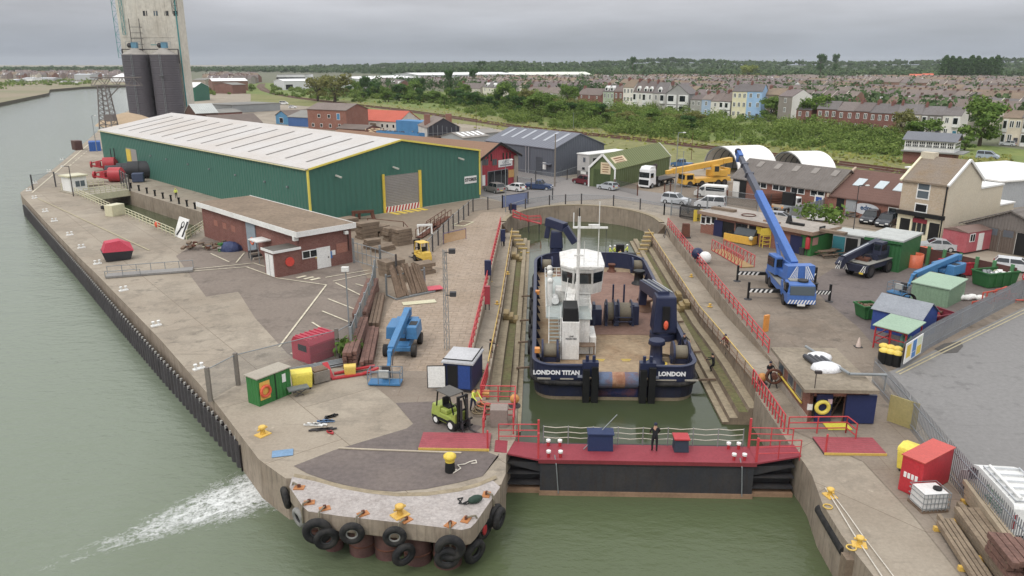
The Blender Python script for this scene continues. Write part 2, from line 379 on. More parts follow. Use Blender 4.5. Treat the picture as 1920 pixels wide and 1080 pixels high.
sheet('dock_lane',[(880,352),(905,368),(985,390),(1060,378),(1150,372),(1250,388),(1290,396),(1330,392),(1420,404),(1420,392),(1290,366),(1240,360),(1130,345),(1040,330),(980,318),(900,296),(860,300)],M_LANE)
sheet('forecourt',[(1090,340),(1300,372),(1420,400),(1700,440),(1960,490),(1960,440),(1680,400),(1500,380),(1330,330),(1100,312)],M_SOIL)
sheet('railway_field',[(470,176),(560,181),(640,187),(960,222),(1200,250),(1440,272),(1700,305),(1960,330),(2500,390),(2500,470),(1960,372),(1700,345),(1500,322),(1330,318),(1260,312),(1140,290),(1100,272),(900,236),(760,220),(640,205),(560,198),(470,192)],M_GRASS)
sheet('scrub_bank',[(380,172),(470,176),(560,181),(640,187),(960,222),(1200,250),(1440,272),(1700,305),(1960,330),(2500,390),(2600,330),(1960,285),(1700,256),(1440,228),(1200,205),(960,180),(640,160),(500,155),(400,158)],M_VERGE)
_t=PX([(306,157.5),(400,158.5),(500,155.5),(640,160),(960,180),(1200,205),(1440,228),(1700,256),(1960,285),(2600,330)])+[V((4000,900,0)),V((8900,8900,0)),V((-2900,8900,0)),V((-1400,2500,0))]
sheet('town_plain',_t,M_TOWN,True)
sheet('damp_patch',[(1752,655),(1770,645),(1800,641),(1806,650),(1795,662),(1768,664)],mat('damp_asphalt','#57534f',rough=.6,dirt=.4,ds=.5,world=True))
# water
def water(name,h,scale,bump,rough,base2,foam=False):
    m=bpy.data.materials.new(name); m.use_nodes=True; t=NT(m)
    out=t.n('OutputMaterial'); p=t.n('BsdfPrincipled'); t.l(p.outputs[0],out.inputs[0])
    g=t.n('NewGeometry').outputs['Position']
    p.inputs['Roughness'].default_value=rough; p.inputs['IOR'].default_value=1.333; p.inputs['Specular IOR Level'].default_value=.5
    n0=t.noise(g,.03,4,.6); c1=t.mix(t.rng(n0,.35,.65),C(h),C(base2))
    if foam:                                 # paler open river has sky reflection painted in with silt; dark near the pier
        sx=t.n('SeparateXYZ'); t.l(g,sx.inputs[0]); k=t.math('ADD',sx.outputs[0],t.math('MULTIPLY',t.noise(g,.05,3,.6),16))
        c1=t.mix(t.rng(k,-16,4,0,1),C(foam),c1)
    t.l(c1,p.inputs['Base Color'])
    mp=t.n('Mapping'); t.l(g,mp.inputs[0]); mp.inputs['Scale'].default_value=(1,1.9,1); mp.inputs['Rotation'].default_value=(0,0,.5)
    n1=t.noise(mp.outputs[0],scale,5,.62); n2=t.noise(mp.outputs[0],scale *.18,3,.5)
    b=t.n('Bump'); b.inputs['Distance'].default_value=bump; t.l(t.math('ADD',n1,t.math('MULTIPLY',n2,1.6)),b.inputs['Height']); t.l(b.outputs[0],p.inputs['Normal'])
    return m
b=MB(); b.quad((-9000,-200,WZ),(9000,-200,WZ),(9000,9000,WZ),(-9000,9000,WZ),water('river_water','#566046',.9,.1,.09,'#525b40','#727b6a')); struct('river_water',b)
dw=[DK(-1.3,41.5),DK(15.2,41.5),DK(18.0,55),DK(18.2,108)]+ARC+[DK(-5,108),DK(-4.9,55)]
fill('lock_water',[LOCK],WZ+.03,water('lock_water','#48523a',.6,.03,.05,'#414a33'))
fill('dock_water',[dw],WZ+.02,water('dock_water','#454d36',.6,.02,.035,'#3d4430'))
# dock walls, walkways and altars
def zwalk(v): return -1.3 if v>70 else (-.03 if v<52 else lerp(-.03,-1.3,(v-52)/18))
def strips(prof_fn,vs_,ms_,name):
    b=MB()
    for v0,v1 in zip(vs_,vs_[1:]):
        p0,p1=prof_fn(v0),prof_fn(v1)
        for i in range(len(p0)-1):
            b.quad(DK(p0[i][0],v0,p0[i][1]),DK(p0[i+1][0],v0,p0[i+1][1]),DK(p1[i+1][0],v1,p1[i+1][1]),DK(p1[i][0],v1,p1[i][1]),ms_[i])
    for v in (vs_[0],vs_[-1]):
        p=prof_fn(v); b.poly([DK(u,v,z) for u,z in p]+[DK(p[-1][0],v,-6),DK(p[0][0],v,-6)],M_WALL)
    struct(name,b)
def rprof(v):
    z=zwalk(v); a=min(z-.75,-1.3)
    return [(UQR,0),(UQR+.02,z),(UWR,z),(UWR-.03,a),(15.05,a),(15.0,a-.3),(14.35,a-.32),(14.3,-2.05),(13.75,-2.07),(13.7,-2.38),(13.25,-2.4),(13.2,-6)]
def lprof(v):
    z=zwalk(v); a=min(z-.75,-1.3)
    return [(UQL,0),(UQL-.02,z),(UWL,z),(UWL+.03,a),(-2.65,a),(-2.6,a-.3),(-1.95,a-.32),(-1.9,-2.05),(-1.45,-2.07),(-1.4,-2.38),(-1.0,-2.4),(-.95,-6)]
SM=[M_WALL,M_QUAY,M_WALL,M_COPE,M_WALL,M_MOSS,M_WALL,M_COPE,M_WALL,M_COPE,M_WALL]
strips(rprof,[49.6,52,58,64,70,90,106.9],SM,'dock_wall')
strips(lprof,[47.6,50,52,58,64,70,90,106.9],SM,'dock_wall')
# kerb-like coping lip round the dock head
b=MB()
for p,q in zip(ARC,ARC[1:]):
    c=DK(6.5,108); o1,o2=(p-c).normalized(),(q-c).normalized()
    b.add([p-o1*.02,q-o2*.02,q+o2*.7,p+o1*.7]+[x+V((0,0,.14)) for x in (p-o1*.02,q-o2*.02,q+o2*.7,p+o1*.7)],[(4,5,6,7),(0,1,5,4),(2,3,7,6)],M_COPE)
struct('dock_coping',b)
# painted lines
def stripe(pts,w,m,name='painted_line',dash=None):
    LV[0]+=.0005
    b=MB(); P=PX(pts); z=.062
    for a,c in zip(P,P[1:]):
        d=(c-a); Ln=d.length; d.normalize(); nx=V((-d.y,d.x,0))*(w/2); t=0
        while t<Ln -.01:
            e=min(Ln,t+(dash[0] if dash else Ln)); p,q=a+d *t,a+d *e
            b.quad(*[(x.x,x.y,z) for x in (p-nx,q-nx,q+nx,p+nx)],m); t=e +(dash[1] if dash else 0)
    return struct(name,b)
for pts in ([(612,535),(523,652)],[(629,531),(686,559)],[(615,561),(671,583)],[(604,584),(660,607)],[(585,605),(655,650)],[(667,533),(695,541)],[(545,663),(610,690)],
            [(353,510),(462,501),(520,522),(612,535)],[(358,506),(476,494),(542,515)],[(610,521),(693,507)],[(625,528),(705,511)],[(395,476),(430,492)],[(443,493),(458,475)]):
    stripe(pts,.16,M_LINE)
for a in ((556,522),(570,524),(582,526)): stripe([a,(a[0]+18,a[1]-4)],.45,M_LINE)
stripe([(1680,700),(1760,660),(1930,577),(2300,490)],.12,M_LINEY); stripe([(1686,703),(1766,663),(1936,580),(2300,494)],.12,M_LINEY)
stripe([(60,362),(166,271)],.25,M_LINE); stripe([(130,312),(172,276)],.2,M_LINE,dash=(3,2))
stripe([(70,372),(280,470)],.18,M_LINEY)
# ================================================================ BUILDINGS
def proj(p):
    z=p[2]-CAMH; f=p[1]*cos(TH)-z*sin(TH); u=p[1]*sin(TH)+z*cos(TH)
    return 960+F_PX*p[0]/f,540-F_PX*u/f
class Fr:                                     # a building's ground frame: x along its front, y into its depth
    def __init__(s,a,b=None,ang=None,z=0.):
        s.o=a if isinstance(a,V) else G(a[0],a[1],z)
        if b is not None:
            bb=b if isinstance(b,V) else G(b[0],b[1],z); d=bb-s.o; s.a=atan2(d.y,d.x) if ang is None else ang; s.L=hypot(d.x,d.y)
        else: s.a=ang; s.L=0
        s.x=V((cos(s.a),sin(s.a),0)); s.y=V((-sin(s.a),cos(s.a),0))
    def w(s,x,y,z=0): return s.o+s.x*x+s.y*y+V((0,0,z))
    def loc(s,p): d=p-s.o; return V((d.dot(s.x),d.dot(s.y),d.z))
    def span(s,x,y,z,ax,px):             # how far along ax from (x,y,z) until the photograph column px
        p=s.w(x,y,z); d=s.x if ax=='x' else s.y
        f0=p.y*cos(TH)-(p.z-CAMH)*sin(TH); df=d.y*cos(TH); k=(px-960)/F_PX
        return (k*f0-p.x)/(d.x-k*df)
    def f(s,px,py,y=0.):                   # photograph point on the plane local y -> (x, z)
        d=V(ray(px,py)); c=V((0,0,CAMH))-s.o; t=(y-c.dot(s.y))/d.dot(s.y); q=c+d *t; return q.dot(s.x),q.z
    def s_(s,px,py,x=None):                # on the plane local x -> (y, z)
        x=s.L if x is None else x
        d=V(ray(px,py)); c=V((0,0,CAMH))-s.o; t=(x-c.dot(s.x))/d.dot(s.x); q=c+d *t; return q.dot(s.y),q.z
    def thing(s,name,label,cat,group=None): return thing(name,label,cat,s.o,s.a,group)
def hgt(p,py): return HT(p,py)
def panel(par,name,m,u0,z0,u1,z1,face='f',at=0.,out=.05,bevel=0.):
    b=MB(); pb(b,m,u0,z0,u1,z1,face,at,out); return b.build(name,par,bevel)
def pb(b,m,u0,z0,u1,z1,face='f',at=0.,out=.05):
    if face =='f': b.box(u0,at-out,z0,u1,at+.06,z1,m)
    elif face =='s': b.box(at-.06,u0,z0,at+out,u1,z1,m)
    elif face =='l': b.box(at-out,u0,z0,at+.06,u1,z1,m)
def win(par,u0,z0,u1,z1,face='f',at=0.,fm=None,gm=None,bars=(1,0),out=.06,name='window',fw=.09):
    fm=fm or WHITE; gm=gm or GLASS
    w=panel(par,name,fm,u0,z0,u1,z1,face,at,out)
    b=MB(); n,k=bars[0]+1,bars[1]+1
    for i in range(n):
        for j in range(k):
            a0=lerp(u0,u1,i/n)+fw*(.6 if i else 1); a1=lerp(u0,u1,(i+1)/n)-fw*(.6 if i<n -1 else 1)
            c0=lerp(z0,z1,j/k)+fw*(.6 if j else 1); c1=lerp(z0,z1,(j+1)/k)-fw*(.6 if j<k-1 else 1)
            pb(b,gm,a0,c0,a1,c1,face,at,out+.008)
    b.build('pane',w); return w
def gable(par,L,D,h,hr,wm,rm,ridge='y',over=.3,th=.18,split=.5,trim=None,h2=None):
    h2=h if h2 is None else h2; b=MB(); r=MB()
    if ridge =='y':
        k=L*split; b.prof([(0,0),(L,0),(L,h2),(k,hr),(0,h)],0,D,wm)
        sl,sr=(hr -h)/k,(hr -h2)/(L-k)
        r.prof([(-over,h-sl*over +.02),(k,hr +.02),(k,hr +th),(-over,h-sl*over +th)],-over,D+over,rm)
        r.prof([(k,hr +.02),(L+over,h2-sr *over +.02),(L+over,h2-sr *over +th),(k,hr +th)],-over,D+over,rm)
    else:
        k=D*split; b.prof([(0,0),(D,0),(D,h2),(k,hr),(0,h)],0,L,wm,ax='x')
        sl,sr=(hr -h)/k,(hr -h2)/(D-k)
        r.prof([(-over,h-sl*over +.02),(k,hr +.02),(k,hr +th),(-over,h-sl*over +th)],-over,L+over,rm,ax='x')
        r.prof([(k,hr +.02),(D+over,h2-sr *over +.02),(D+over,h2-sr *over +th),(k,hr +th)],-over,L+over,rm,ax='x')
    return b.build('wall',par),r.build('roof',par)
BRICK=mat('red_brick','#965a47',rough=.9,dirt=.35,brick=(.22,.075,'#834c3d','#93857a'),ds=.5)
BRICKD=mat('dark_brick','#8a4f45',rough=.9,dirt=.4,brick=(.22,.075,'#754038','#8d7f76'),ds=.5)
BRICKR=mat('brick_rv','#866254',rough=.9,dirt=.4,rv=.2)
ROOFB=mat('brown_tiles','#6a574c',rough=.9,dirt=.55,ds=.3,dcol='#4c4038',course=.28,fine=.2)
ROOFC=mat('corrugated_cement','#77706a',rough=.9,dirt=.5,ds=.5,dcol='#57504a',corr=(.9,0,.08))
FELT=mat('felt_roof','#85735f',rough=.95,dirt=.6,ds=.25,dcol='#65584a',fine=.25,fs=2.5,streak=0)
CONC=mat('plain_concrete','#a79b8c',rough=.9,dirt=.5,ds=.4,streak=.2)
SHG=mat('green_cladding','#3a6f60',rough=.55,dirt=.35,ds=.08,streak=.12,dcol='#456f64',corr=(.9,3,.05),fine=.05)
SHW=mat('white_sheet_roof','#c2beba',rough=.6,dirt=.6,ds=.06,dcol='#b3a596',spots=.25,corr=(1.0,1,.04),fine=.05,fs=1)
HAZ=None
# ---- green shed
c0=G(584,421); c1=G(197,311); d=c1-c0; FS=Fr(c0,ang=atan2(d.y,d.x)-pi/2); FS.L=32.0; SD=d.length
t=FS.thing('storage_shed','long green clad storage shed with white roof, yellow trim and grey roller door','shed')
e1,e2,hr=7.8,8.0,10.75
gable(t,32,SD,e1,hr,SHG,SHW,over=.25,th=.16,h2=e2)
for i in range(14):
    y=3.4+i*6.1; b=MB(); k=(hr -e1)/16
    a0,a1=2.0,13.6
    b.prof([(a0,e1+k*a0+.17),(a1,e1+k*a1+.17),(a1,e1+k*a1+.2),(a0,e1+k*a0+.2)],y,y+.55,mat('rooflight_gap','#76716b',dirt=.4)); b.build('rooflight',t)
b=MB(); y_=paint('#e6d43f','trim_yellow',dirt=.3)
b.box(-.12,-.12,0,.14,.14,e1-.05,y_); b.box(31.86,-.12,.6,32.12,.14,e2-.05,y_)
for a,c in (((0,e1+.02),(16,hr +.04)),((16,hr +.04),(32,e2+.02))): b.bar((a[0],-.3,a[1]),(c[0],-.3,c[1]),.1,.26,y_)
b.build('trim',t)
b=MB(); b.tube([(-.32,0,e1-.1),(-.32,SD,e1-.1)],.09,paint('#c9c28a','cream')); b.build('gutter',t)
u0,_=FS.f(723,400); u1,zt=FS.f(784,322); zt=min(zt,5.6)
dr=panel(t,'roller_door',mat('shutter_grey','#8f8b86',corr=(.25,2,.02),dirt=.2),u0,0.9,u1,zt,out=.05)
b=MB(); b.box(u0-.35,-.22,0,u0,.06,zt+.3,YEL); b.build('door_jamb',t); b=MB(); b.box(u1,-.22,0,u1+.45,.06,zt+.3,YEL); b.build('door_jamb',t)
b=MB(); n=11; wm,rm=WHITE,RED
for i in range(n):
    a,c=lerp(u0,u1,i/n),lerp(u0,u1,(i+1)/n)
    for j,m in ((0,rm),(.5,wm)):
        p,q=lerp(a,c,j),lerp(a,c,j+.5); b.poly([(p,-.09,.02),(q,-.09,.02),(q+.25,-.09,.88),(p+.25,-.09,.88)],m)
b.box(u0,-.08,0,u1,.06,.9,WHITE); b.build('hazard_board',t)
u0s,_=FS.f(871,345); u1s,z1s=FS.f(893,330); z0s=FS.f(871,345)[1]
sg=panel(t,'sign',WHITE,u0s,z0s,u1s,z0s+1.2,out=.08)
text('STORES',.72,BLACK,sg,((u0s+u1s)/2,-.1,z0s+.6),bold=.03)
for px,py in ((243,303),):
    y0,_=FS.s_(262,330,0); y1,zt2=FS.s_(236,277,0)
    panel(t,'side_door',mat('door_interior','#9b9590',dirt=.2),y0,0,y1,5.2,'l',0,.05)
    ym=y1-(y1-y0)*.45; panel(t,'door_leaf',YEL,ym,.05,y1-.1,5.0,'l',0,.12)
for u,z in ((4.5,6.3),(14.5,6.6),(27.5,6.9)):
    b=MB(); b.bar((u-.1,-.05,z+.25),(u+.2,-1.1,z),.25,.2,mat('lamp_grey','#b9b9ae')); b.build('floodlight',t)
for y in (6,13,23,33,42,52,60):
    b=MB(); b.cbox(-.12,y,4.6,.2,.35,.25,STEEL); b.build('wall_lamp',t)
# yellow hatch boards on the ground before the roller door
b=MB()
for i in range(5):
    a=u0+.3+i*(u1-u0)/5; b.box(a,-2.6,0,a+.75,-.3,.04,YEL)
mm=b.build('ramp_marking',loc=FS.o,rz=FS.a); tag(mm,kind='structure')
# ---- grain silo tower
FSI=Fr(G(246,221),ang=radians(-1)); LS=FSI.span(0,0,0,'x',351)
CTW=mat('silo_concrete','#d0cabd',rough=.92,dirt=.6,ds=.07,dcol='#a39a8c',streak=.3,fine=.12,fs=.6,bump=.02,bs=1)
t=FSI.thing('grain_silo','tall pale concrete grain silo with streaked walls and small window row','silo')
b=MB(); b.box(0,0,0,LS,9,74,CTW); b.box(.2,-.12,31.9,LS-1.5,.05,32.3,CTW)
for i in range(1,6): b.box(i*LS/6-.15,-.08,0,i*LS/6+.15,.05,74,CTW)
b.build('wall',t)
for px in (272,292,312,329):
    u,z=FSI.f(px,25)
    if px==292: win(t,u-.9,z-1,u+.9,z+1,fm=CONC,gm=GLASSB,bars=(0,0))
    else: win(t,u-.9,z-1,u+.9,z+1,fm=CONC,bars=(1,0))
TEAL=paint('#3e8f8f','teal',dirt=.4)
def ladder_tower(par,x,y,z0,z1,m,w=1.6,name='stair_tower'):
    b=MB()
    for a in (0,w): b.tube([(x+a,y,z0),(x+a,y,z1)],.11,m,5)
    z=z0; k=0
    while z<z1-2:
        b.tube([(x,y,z),(x+w,y,z)],.09,m,4); b.tube([(x+(0 if k % 2 else w),y,z),(x+(w if k % 2 else 0),y,z+3)],.08,m,4); z+=3; k+=1
    return b.build(name,par)
ladder_tower(t,-1.9,.4,24,70,TEAL,2.2); ladder_tower(t,1.6,-.5,33,70,TEAL,1.2)
b=MB(); b.tube([(LS+.6,-.4,0),(LS+.6,-.4,72)],.3,TEAL,6); b.build('downpipe',t)
ladder_tower(t,LS-.6,-.7,41,70,DSTEEL,2.0,'ladder')
b=MB(); u,z=FSI.f(254,55)
for q in range(5): b.tube([(u-1.5,-1.6,z-8+q*2.2),(u+2.6,-1.6,z-8+q*2.2),(u+2.6,-.1,z-8+q*2.2)],.12,DSTEEL,4)
for du in (-1.5,2.6): b.tube([(u+du,-1.6,z-12),(u+du,-1.6,z+4)],.14,DSTEEL,4)
b.build('hoist_frame',t)
TANK=mat('tank_grey','#58545a',rough=.6,dirt=.4,ds=.1,dcol='#4c484d',corr=(.9,2,.03),streak=.2)
for i,(px,py,tl) in enumerate(((271,229.5,'left'),(322,224,'right'))):
    r=5.15 if i==0 else 5.3; p=AT(px,py,FSI.o.y-r -.6); zt=AT(px,102,p.y-r).z
    q=thing('storage_tank','dark grey storage tank '+('nearer the river with a long ladder' if i==0 else 'beside the bare concrete strip of the silo') ,'tank',(p.x,FSI.o.y-r -.6,0),0,'dark tanks by the silo')
    b=MB(); b.lathe([(r,0),(r,zt)],TANK,n=28); b.build('shell',q)
    b=MB(); b.lathe([(r +.05,zt-.05),(r *.2,zt+2.4),(.3,zt+2.5)],mat('tank_cone','#9d978f',dirt=.4,rough=.7),n=28); b.build('roof',q)
    b=MB(); x=.4; a=.55
    for s in (0,a): b.tube([(x+s,-r -.25,0),(x+s,-r -.25,zt+.4)],.07,STEEL,4)
    for k in range(int(zt/1.2)): b.tube([(x,-r -.25,k*1.2),(x+a,-r -.25,k*1.2)],.05,STEEL,4)
    b.cbox(x+.3,-r -.7,zt*.68,1.6,1.0,.12,STEEL); b.build('ladder',q)
g0=G(231,229); yy=FSI.o.y-5.5
q=thing('conveyor_gantry','dark steel conveyor gantry running over the two grey tanks','gantry',(0,yy,0))
xa,xb=AT(229,95,yy).x,AT(334,95,yy).x; zc=AT(300,90,yy).z
b=MB(); b.bar((xa,0,zc-.5),(xb,0,zc-.5),.8,.35,DSTEEL); b.bar((xa,0,zc-.6),(xa,0,zc-6),.4,.4,DSTEEL); b.bar((xb,0,zc-.6),(xb,0,zc-6),.4,.4,DSTEEL)
b.bar((xa+12,-.2,zc+1.2),(xb-6,-.2,zc+1.2),.6,.3,TEAL); b.build('beam',q)
for px in (252,308):
    x=AT(px,84,yy).x; b=MB(); b.cbox(x,0,zc,2.2,1.6,2.2,mat('motor_blue','#5d8fa8',dirt=.3)); b.ball((x-2,0,zc+1),1,DSTEEL); b.tube([(x-3,-1,zc),(x-3,-1,zc+2.4),(x+3,-1,zc+2.4),(x+3,-1,zc)],.09,STEEL,4); b.build('motor',q)
# ---- brick store with white fascia
FB=Fr((566,511),(661,492)); dd=G(384,443)-FB.o; FB.a=atan2(dd.y,dd.x)-pi/2; FB=Fr((566,511),ang=FB.a); FB.L=FB.span(0,0,0,'x',661.5)
BD=FB.span(0,0,0,'y',384); bh=4.25
t=FB.thing('brick_store','long low dark brick store with flat felt roof and white fascia','building')
b=MB(); b.box(0,0,0,FB.L,BD,bh,BRICKD); b.build('wall',t)
b=MB(); b.box(-.5,-.45,bh-.02,FB.L+.35,BD+.3,bh+.34,FELT); b.build('roof',t)
b=MB(); z0,z1=bh-.2,bh+.4
for x0,y0,x1,y1 in ((-.56,-.5,FB.L+.41,-.44),(-.56,-.44,-.5,BD+.3),(FB.L+.35,-.44,FB.L+.41,BD+.3)): b.box(x0,y0,z0,x1,y1,z1,WHITE)
b.build('fascia',t)
ya,za=FB.s_(477,470,0); yb,_=FB.s_(465,470,0)
ya,_=FB.s_(483,470,0); yb,_=FB.s_(464,440,0)
panel(t,'sliding_door',mat('door_bluegrey','#8d9aa4',dirt=.3),ya,0,yb,3.95,'l',0,.12)
for a in (.62,.72,.82): panel(t,'blocked_window',mat('pale_brick','#a8604c',brick=(.22,.075,'#96513f','#9b8c80')),BD*a,2.0,BD*a+1.1,2.75,'l',0,.02)
u,z=FB.f(641,465); panel(t,'blocked_window',mat('pale_brick','#a0604c'),u-.7,z-.5,u+.7,z+.6,out=.02)
u,z=FB.f(581,476); win(t,u-.95,z-.45,u+.95,z+.45,bars=(1,0))
u,z=FB.f(607,485); dd_=panel(t,'door',WHITE,u-.85,.05,u+.85,2.4,out=.07); panel(dd_,'handle',DSTEEL,u+.5,1.1,u+.62,1.25,out=.12)
u,z=FB.f(619,478); panel(t,'notice',paint('#3b7fc4','notice_blue'),u-.25,z-.4,u+.25,z+.4,out=.03)
u,z=FB.f(594,478); panel(t,'notice',YEL,u-.2,z-.35,u+.2,z+.35,out=.03)
u,z=FB.f(625,474); panel(t,'notice',WHITE,u-.25,z-.25,u+.25,z+.3,out=.03)
b=MB(); u,z=FB.f(645,428); b.cbox(u,-.35,bh-.75,.4,.4,.35,mat('lamp_white','#dcdcd6')); b.tube([(u+.4,-.1,bh-.5),(u+.4,-.1,1.5)],.04,BLACK,4); b.build('wall_lamp',t)
b=MB(); b.cbox(-.35,.2,bh-.65,.5,.45,.45,mat('lamp_white','#dcdcd6')); b.build('wall_lamp',t)
# lean-to with white doors and red round hose sign
x0,_=FB.f(547,513,-.02); ex0,ex1,ey0=-2.9,-.02,.1
ex=thing('lean_to','small brick lean-to with white doors and a red disc on its end','outbuilding',FB.w(-3.1,-.1),FB.a)
b=MB(); b.box(0,0,0,3.06,2.3,2.75,BRICKD); b.build('wall',ex)
b=MB(); b.box(-.2,-.2,2.77,3.05,2.5,2.92,mat('dark_felt','#5f5a52',dirt=.5)); b.build('roof',ex)
b=MB(); b.box(-.24,-.24,2.7,3.05,-.2,2.98,WHITE); b.box(-.24,-.2,2.7,-.2,2.5,2.98,WHITE); b.build('fascia',ex)
d1=panel(ex,'door',WHITE,.25,.05,2.0,2.45,'l',0,.06); b=MB(); b.box(-.075,1.1,.05,-.06,1.13,2.45,DSTEEL); b.build('seam',d1)
b=MB(); b.cyl((1.7,-.14,1.5),(1.7,.02,1.5),.5,paint('#d8402f','disc_red'),n=20); b.build('round_sign',ex)
# porch canopy and steps by the side door
cy=FB.s_(505,490,0)[0]
cp=thing('porch_canopy','flat white porch canopy on thin posts against the brick store','canopy',FB.w(-.02,cy),FB.a)
b=MB(); b.box(-1.7,-1.0,2.5,0,1.3,2.62,WHITE); b.build('roof',cp)
for y in (-.9,1.2): b=MB(); b.tube([(-1.6,y,0),(-1.6,y,2.5)],.05,STEEL,6); b.build('post',cp)
st=thing('concrete_steps','dark concrete steps up to the brick store','steps',FB.w(-.02,cy+2.6),FB.a)
b=MB()
for i in range(4): b.box(-1.2,-.3+i*.35-1.0,0,0,.05+i*.35-1.0+(3-i)*.0,.22*(i+1),DSTEEL if i % 2 else CONC)
b.build('flight',st)
# ---- red fronted building behind the shed
FR_=Fr((896.8,357),(968.8,344)); hL=HT(FR_.o,298); t=FR_.thing('red_building','red gabled building with brown roof, grey corner piers and white sign','building')
MRED=mat('crimson_render','#a8333f',dirt=.3,corr=(.5,3,.015)); RD=46
ridge=HT(FR_.w(FR_.L/2,0),270)
gable(t,FR_.L,RD,hL,ridge,MRED,mat('brown_sheet_roof','#8a6a52',rough=.9,dirt=.4,ds=.1,dcol='#75584a',course=.3),over=.7)
b=MB(); b.box(-.2,-.2,0,.9,.3,hL-.3,CONC); b.build('corner_pier',t); b=MB(); b.box(FR_.L-.9,-.2,0,FR_.L+.2,.3,hL-.3,CONC); b.build('corner_pier',t)
b=MB(); k=FR_.L/2
for a,c in (((-.7,hL-.55),(k,ridge +.1)),((k,ridge +.1),(FR_.L+.7,hL-.55))): b.bar((a[0],-.74,a[1]+.12),(c[0],-.74,c[1]+.12),.08,.4,BLACK)
b.build('bargeboard',t)
for px,py in ((908,296),(914.5,295),(921,295),(943.5,293),(950,292.5),(956,292)):
    u,z=FR_.f(px,py); win(t,u-.22,z-.7,u+.22,z+.7,fm=MRED,bars=(0,0),fw=.04,out=.02)
for px,w in ((906,.9),(912,.9),(927,1.3)):
    u,z=FR_.f(px,304); win(t,u-w/2,z-.6,u+w/2,z+.6,fm=BRICKD,gm=GLASSB,bars=(1,0))
ua,za=FR_.f(934,314); ub,zb=FR_.f(960,297); sg=panel(t,'sign',WHITE,ua,za,ub,zb,out=.1)
text('GMG',(zb-za)*.62,mat('sign_grey','#7c7c84',dirt=0),sg,((ua+ub)/2,-.12,lerp(za,zb,.62)))
b=MB()
for j in (.12,.24): b.box(ua+.4,-.112,lerp(za,zb,j),ub-.4,-.1,lerp(za,zb,j)+.12,mat('sign_grey','#7c7c84'))
b.build('caption',sg)
ua,_=FR_.f(914,345); ub,zb=FR_.f(952,330); win(t,ua,0,ub,3.1,fm=STEEL,bars=(2,0),name='shop_window')
ua,z=FR_.f(953,326); panel(t,'sign',mat('buff_board','#c99a52'),ua,z-.7,ua+1.6,z+.7,out=.1)
u,z=FR_.f(905,338); panel(t,'sign',WHITE,u-.6,z-1.0,u+.6,z+.9,out=.09)
# ---- slate grey warehouse
c=G(1038,332); dl=G(970,321); FW=Fr(dl,c); LW=FW.span(0,0,0,'x',911); FW=Fr(FW.w(LW,0),c)
hw=HT(c,280); DW=FW.span(FW.L,0,hw,'y',1133)
SLG=mat('slate_cladding','#5c616b',rough=.6,dirt=.15,ds=.1,corr=(.5,3,.03),fine=.04); SLR=mat('slate_sheet_roof','#6c6f79',rough=.6,dirt=.25,ds=.1,corr=(.9,0,.03))
t=FW.thing('grey_warehouse','slate grey clad warehouse with pale rooflights in its low pitched roof','warehouse')
gable(t,FW.L,DW,hw,hw+2.6,SLG,SLR,ridge='x',over=.2)
k=2.6/(DW/2)
for i in range(6):
    b=MB(); x=FW.L*(.1+i*.155); b.prof([(2.5,hw+k*2.5+.2),(6.5,hw+k*6.5+.2),(6.5,hw+k*6.5+.24),(2.5,hw+k*2.5+.24)],x,x+.8,mat('pale_rooflight','#a7abb2',dirt=.1),ax='x'); b.build('rooflight',t)
for px in (987,992): u,_=FW.f(px,300); b=MB(); b.tube([(u,-.12,0),(u,-.12,hw)],.09,CHROME,6); b.build('downpipe',t)
ua,_=FW.f(1005,322); ub,zb=FW.f(1017,303); panel(t,'door',mat('slate_door','#4a4e57',corr=(.3,2,.02)),ua,0,ub,3.6,out=.08)
u,z=FW.f(1021,311); panel(t,'notice',WHITE,u-.5,z-.7,u+.5,z+.7,out=.05)
b=MB(); u,z=FW.f(1030,308); b.box(u-1.2,-1,z,u+.8,0,z+.15,SLR); b.build('door_hood',t)
# ---- stacked site cabins
FC=Fr((1104,337),(1174,327)); hC=HT(FC.o,291)
t=FC.thing('stacked_cabins','two pale grey site cabins stacked beside the green hut, white roof on top','site cabin')
wd=-FC.span(0,0,hC,'y',1084.7); wd=3.2
b=MB(); CAB=mat('cabin_grey','#b9b7b4',dirt=.25,corr=(.6,3,.02)); b.box(0,0,0,FC.L,wd,hC*.32,mat('cabin_dark','#6c6a68',dirt=.3)); b.box(0,0,hC*.32+.02,FC.L,wd,hC,CAB); b.build('wall',t)
b=MB(); b.box(-.15,-.1,hC,FC.L+.1,wd +.1,hC+.18,WHITE); b.build('roof',t)
win(t,.9,hC*.68,1.7,hC*.9,'l',0,fm=CAB,gm=GLASSB,bars=(0,0)); win(t,1.0,hC*.36,1.9,hC*.5,'l',0,fm=CAB,gm=GLASS,bars=(0,0)); panel(t,'sign',WHITE,.8,hC*.2,2.2,hC*.31,'l',0,.04)
u,z=FC.f(1111,299); win(t,u,hC*.62,u+1.2,hC*.88,fm=CAB,bars=(0,0))
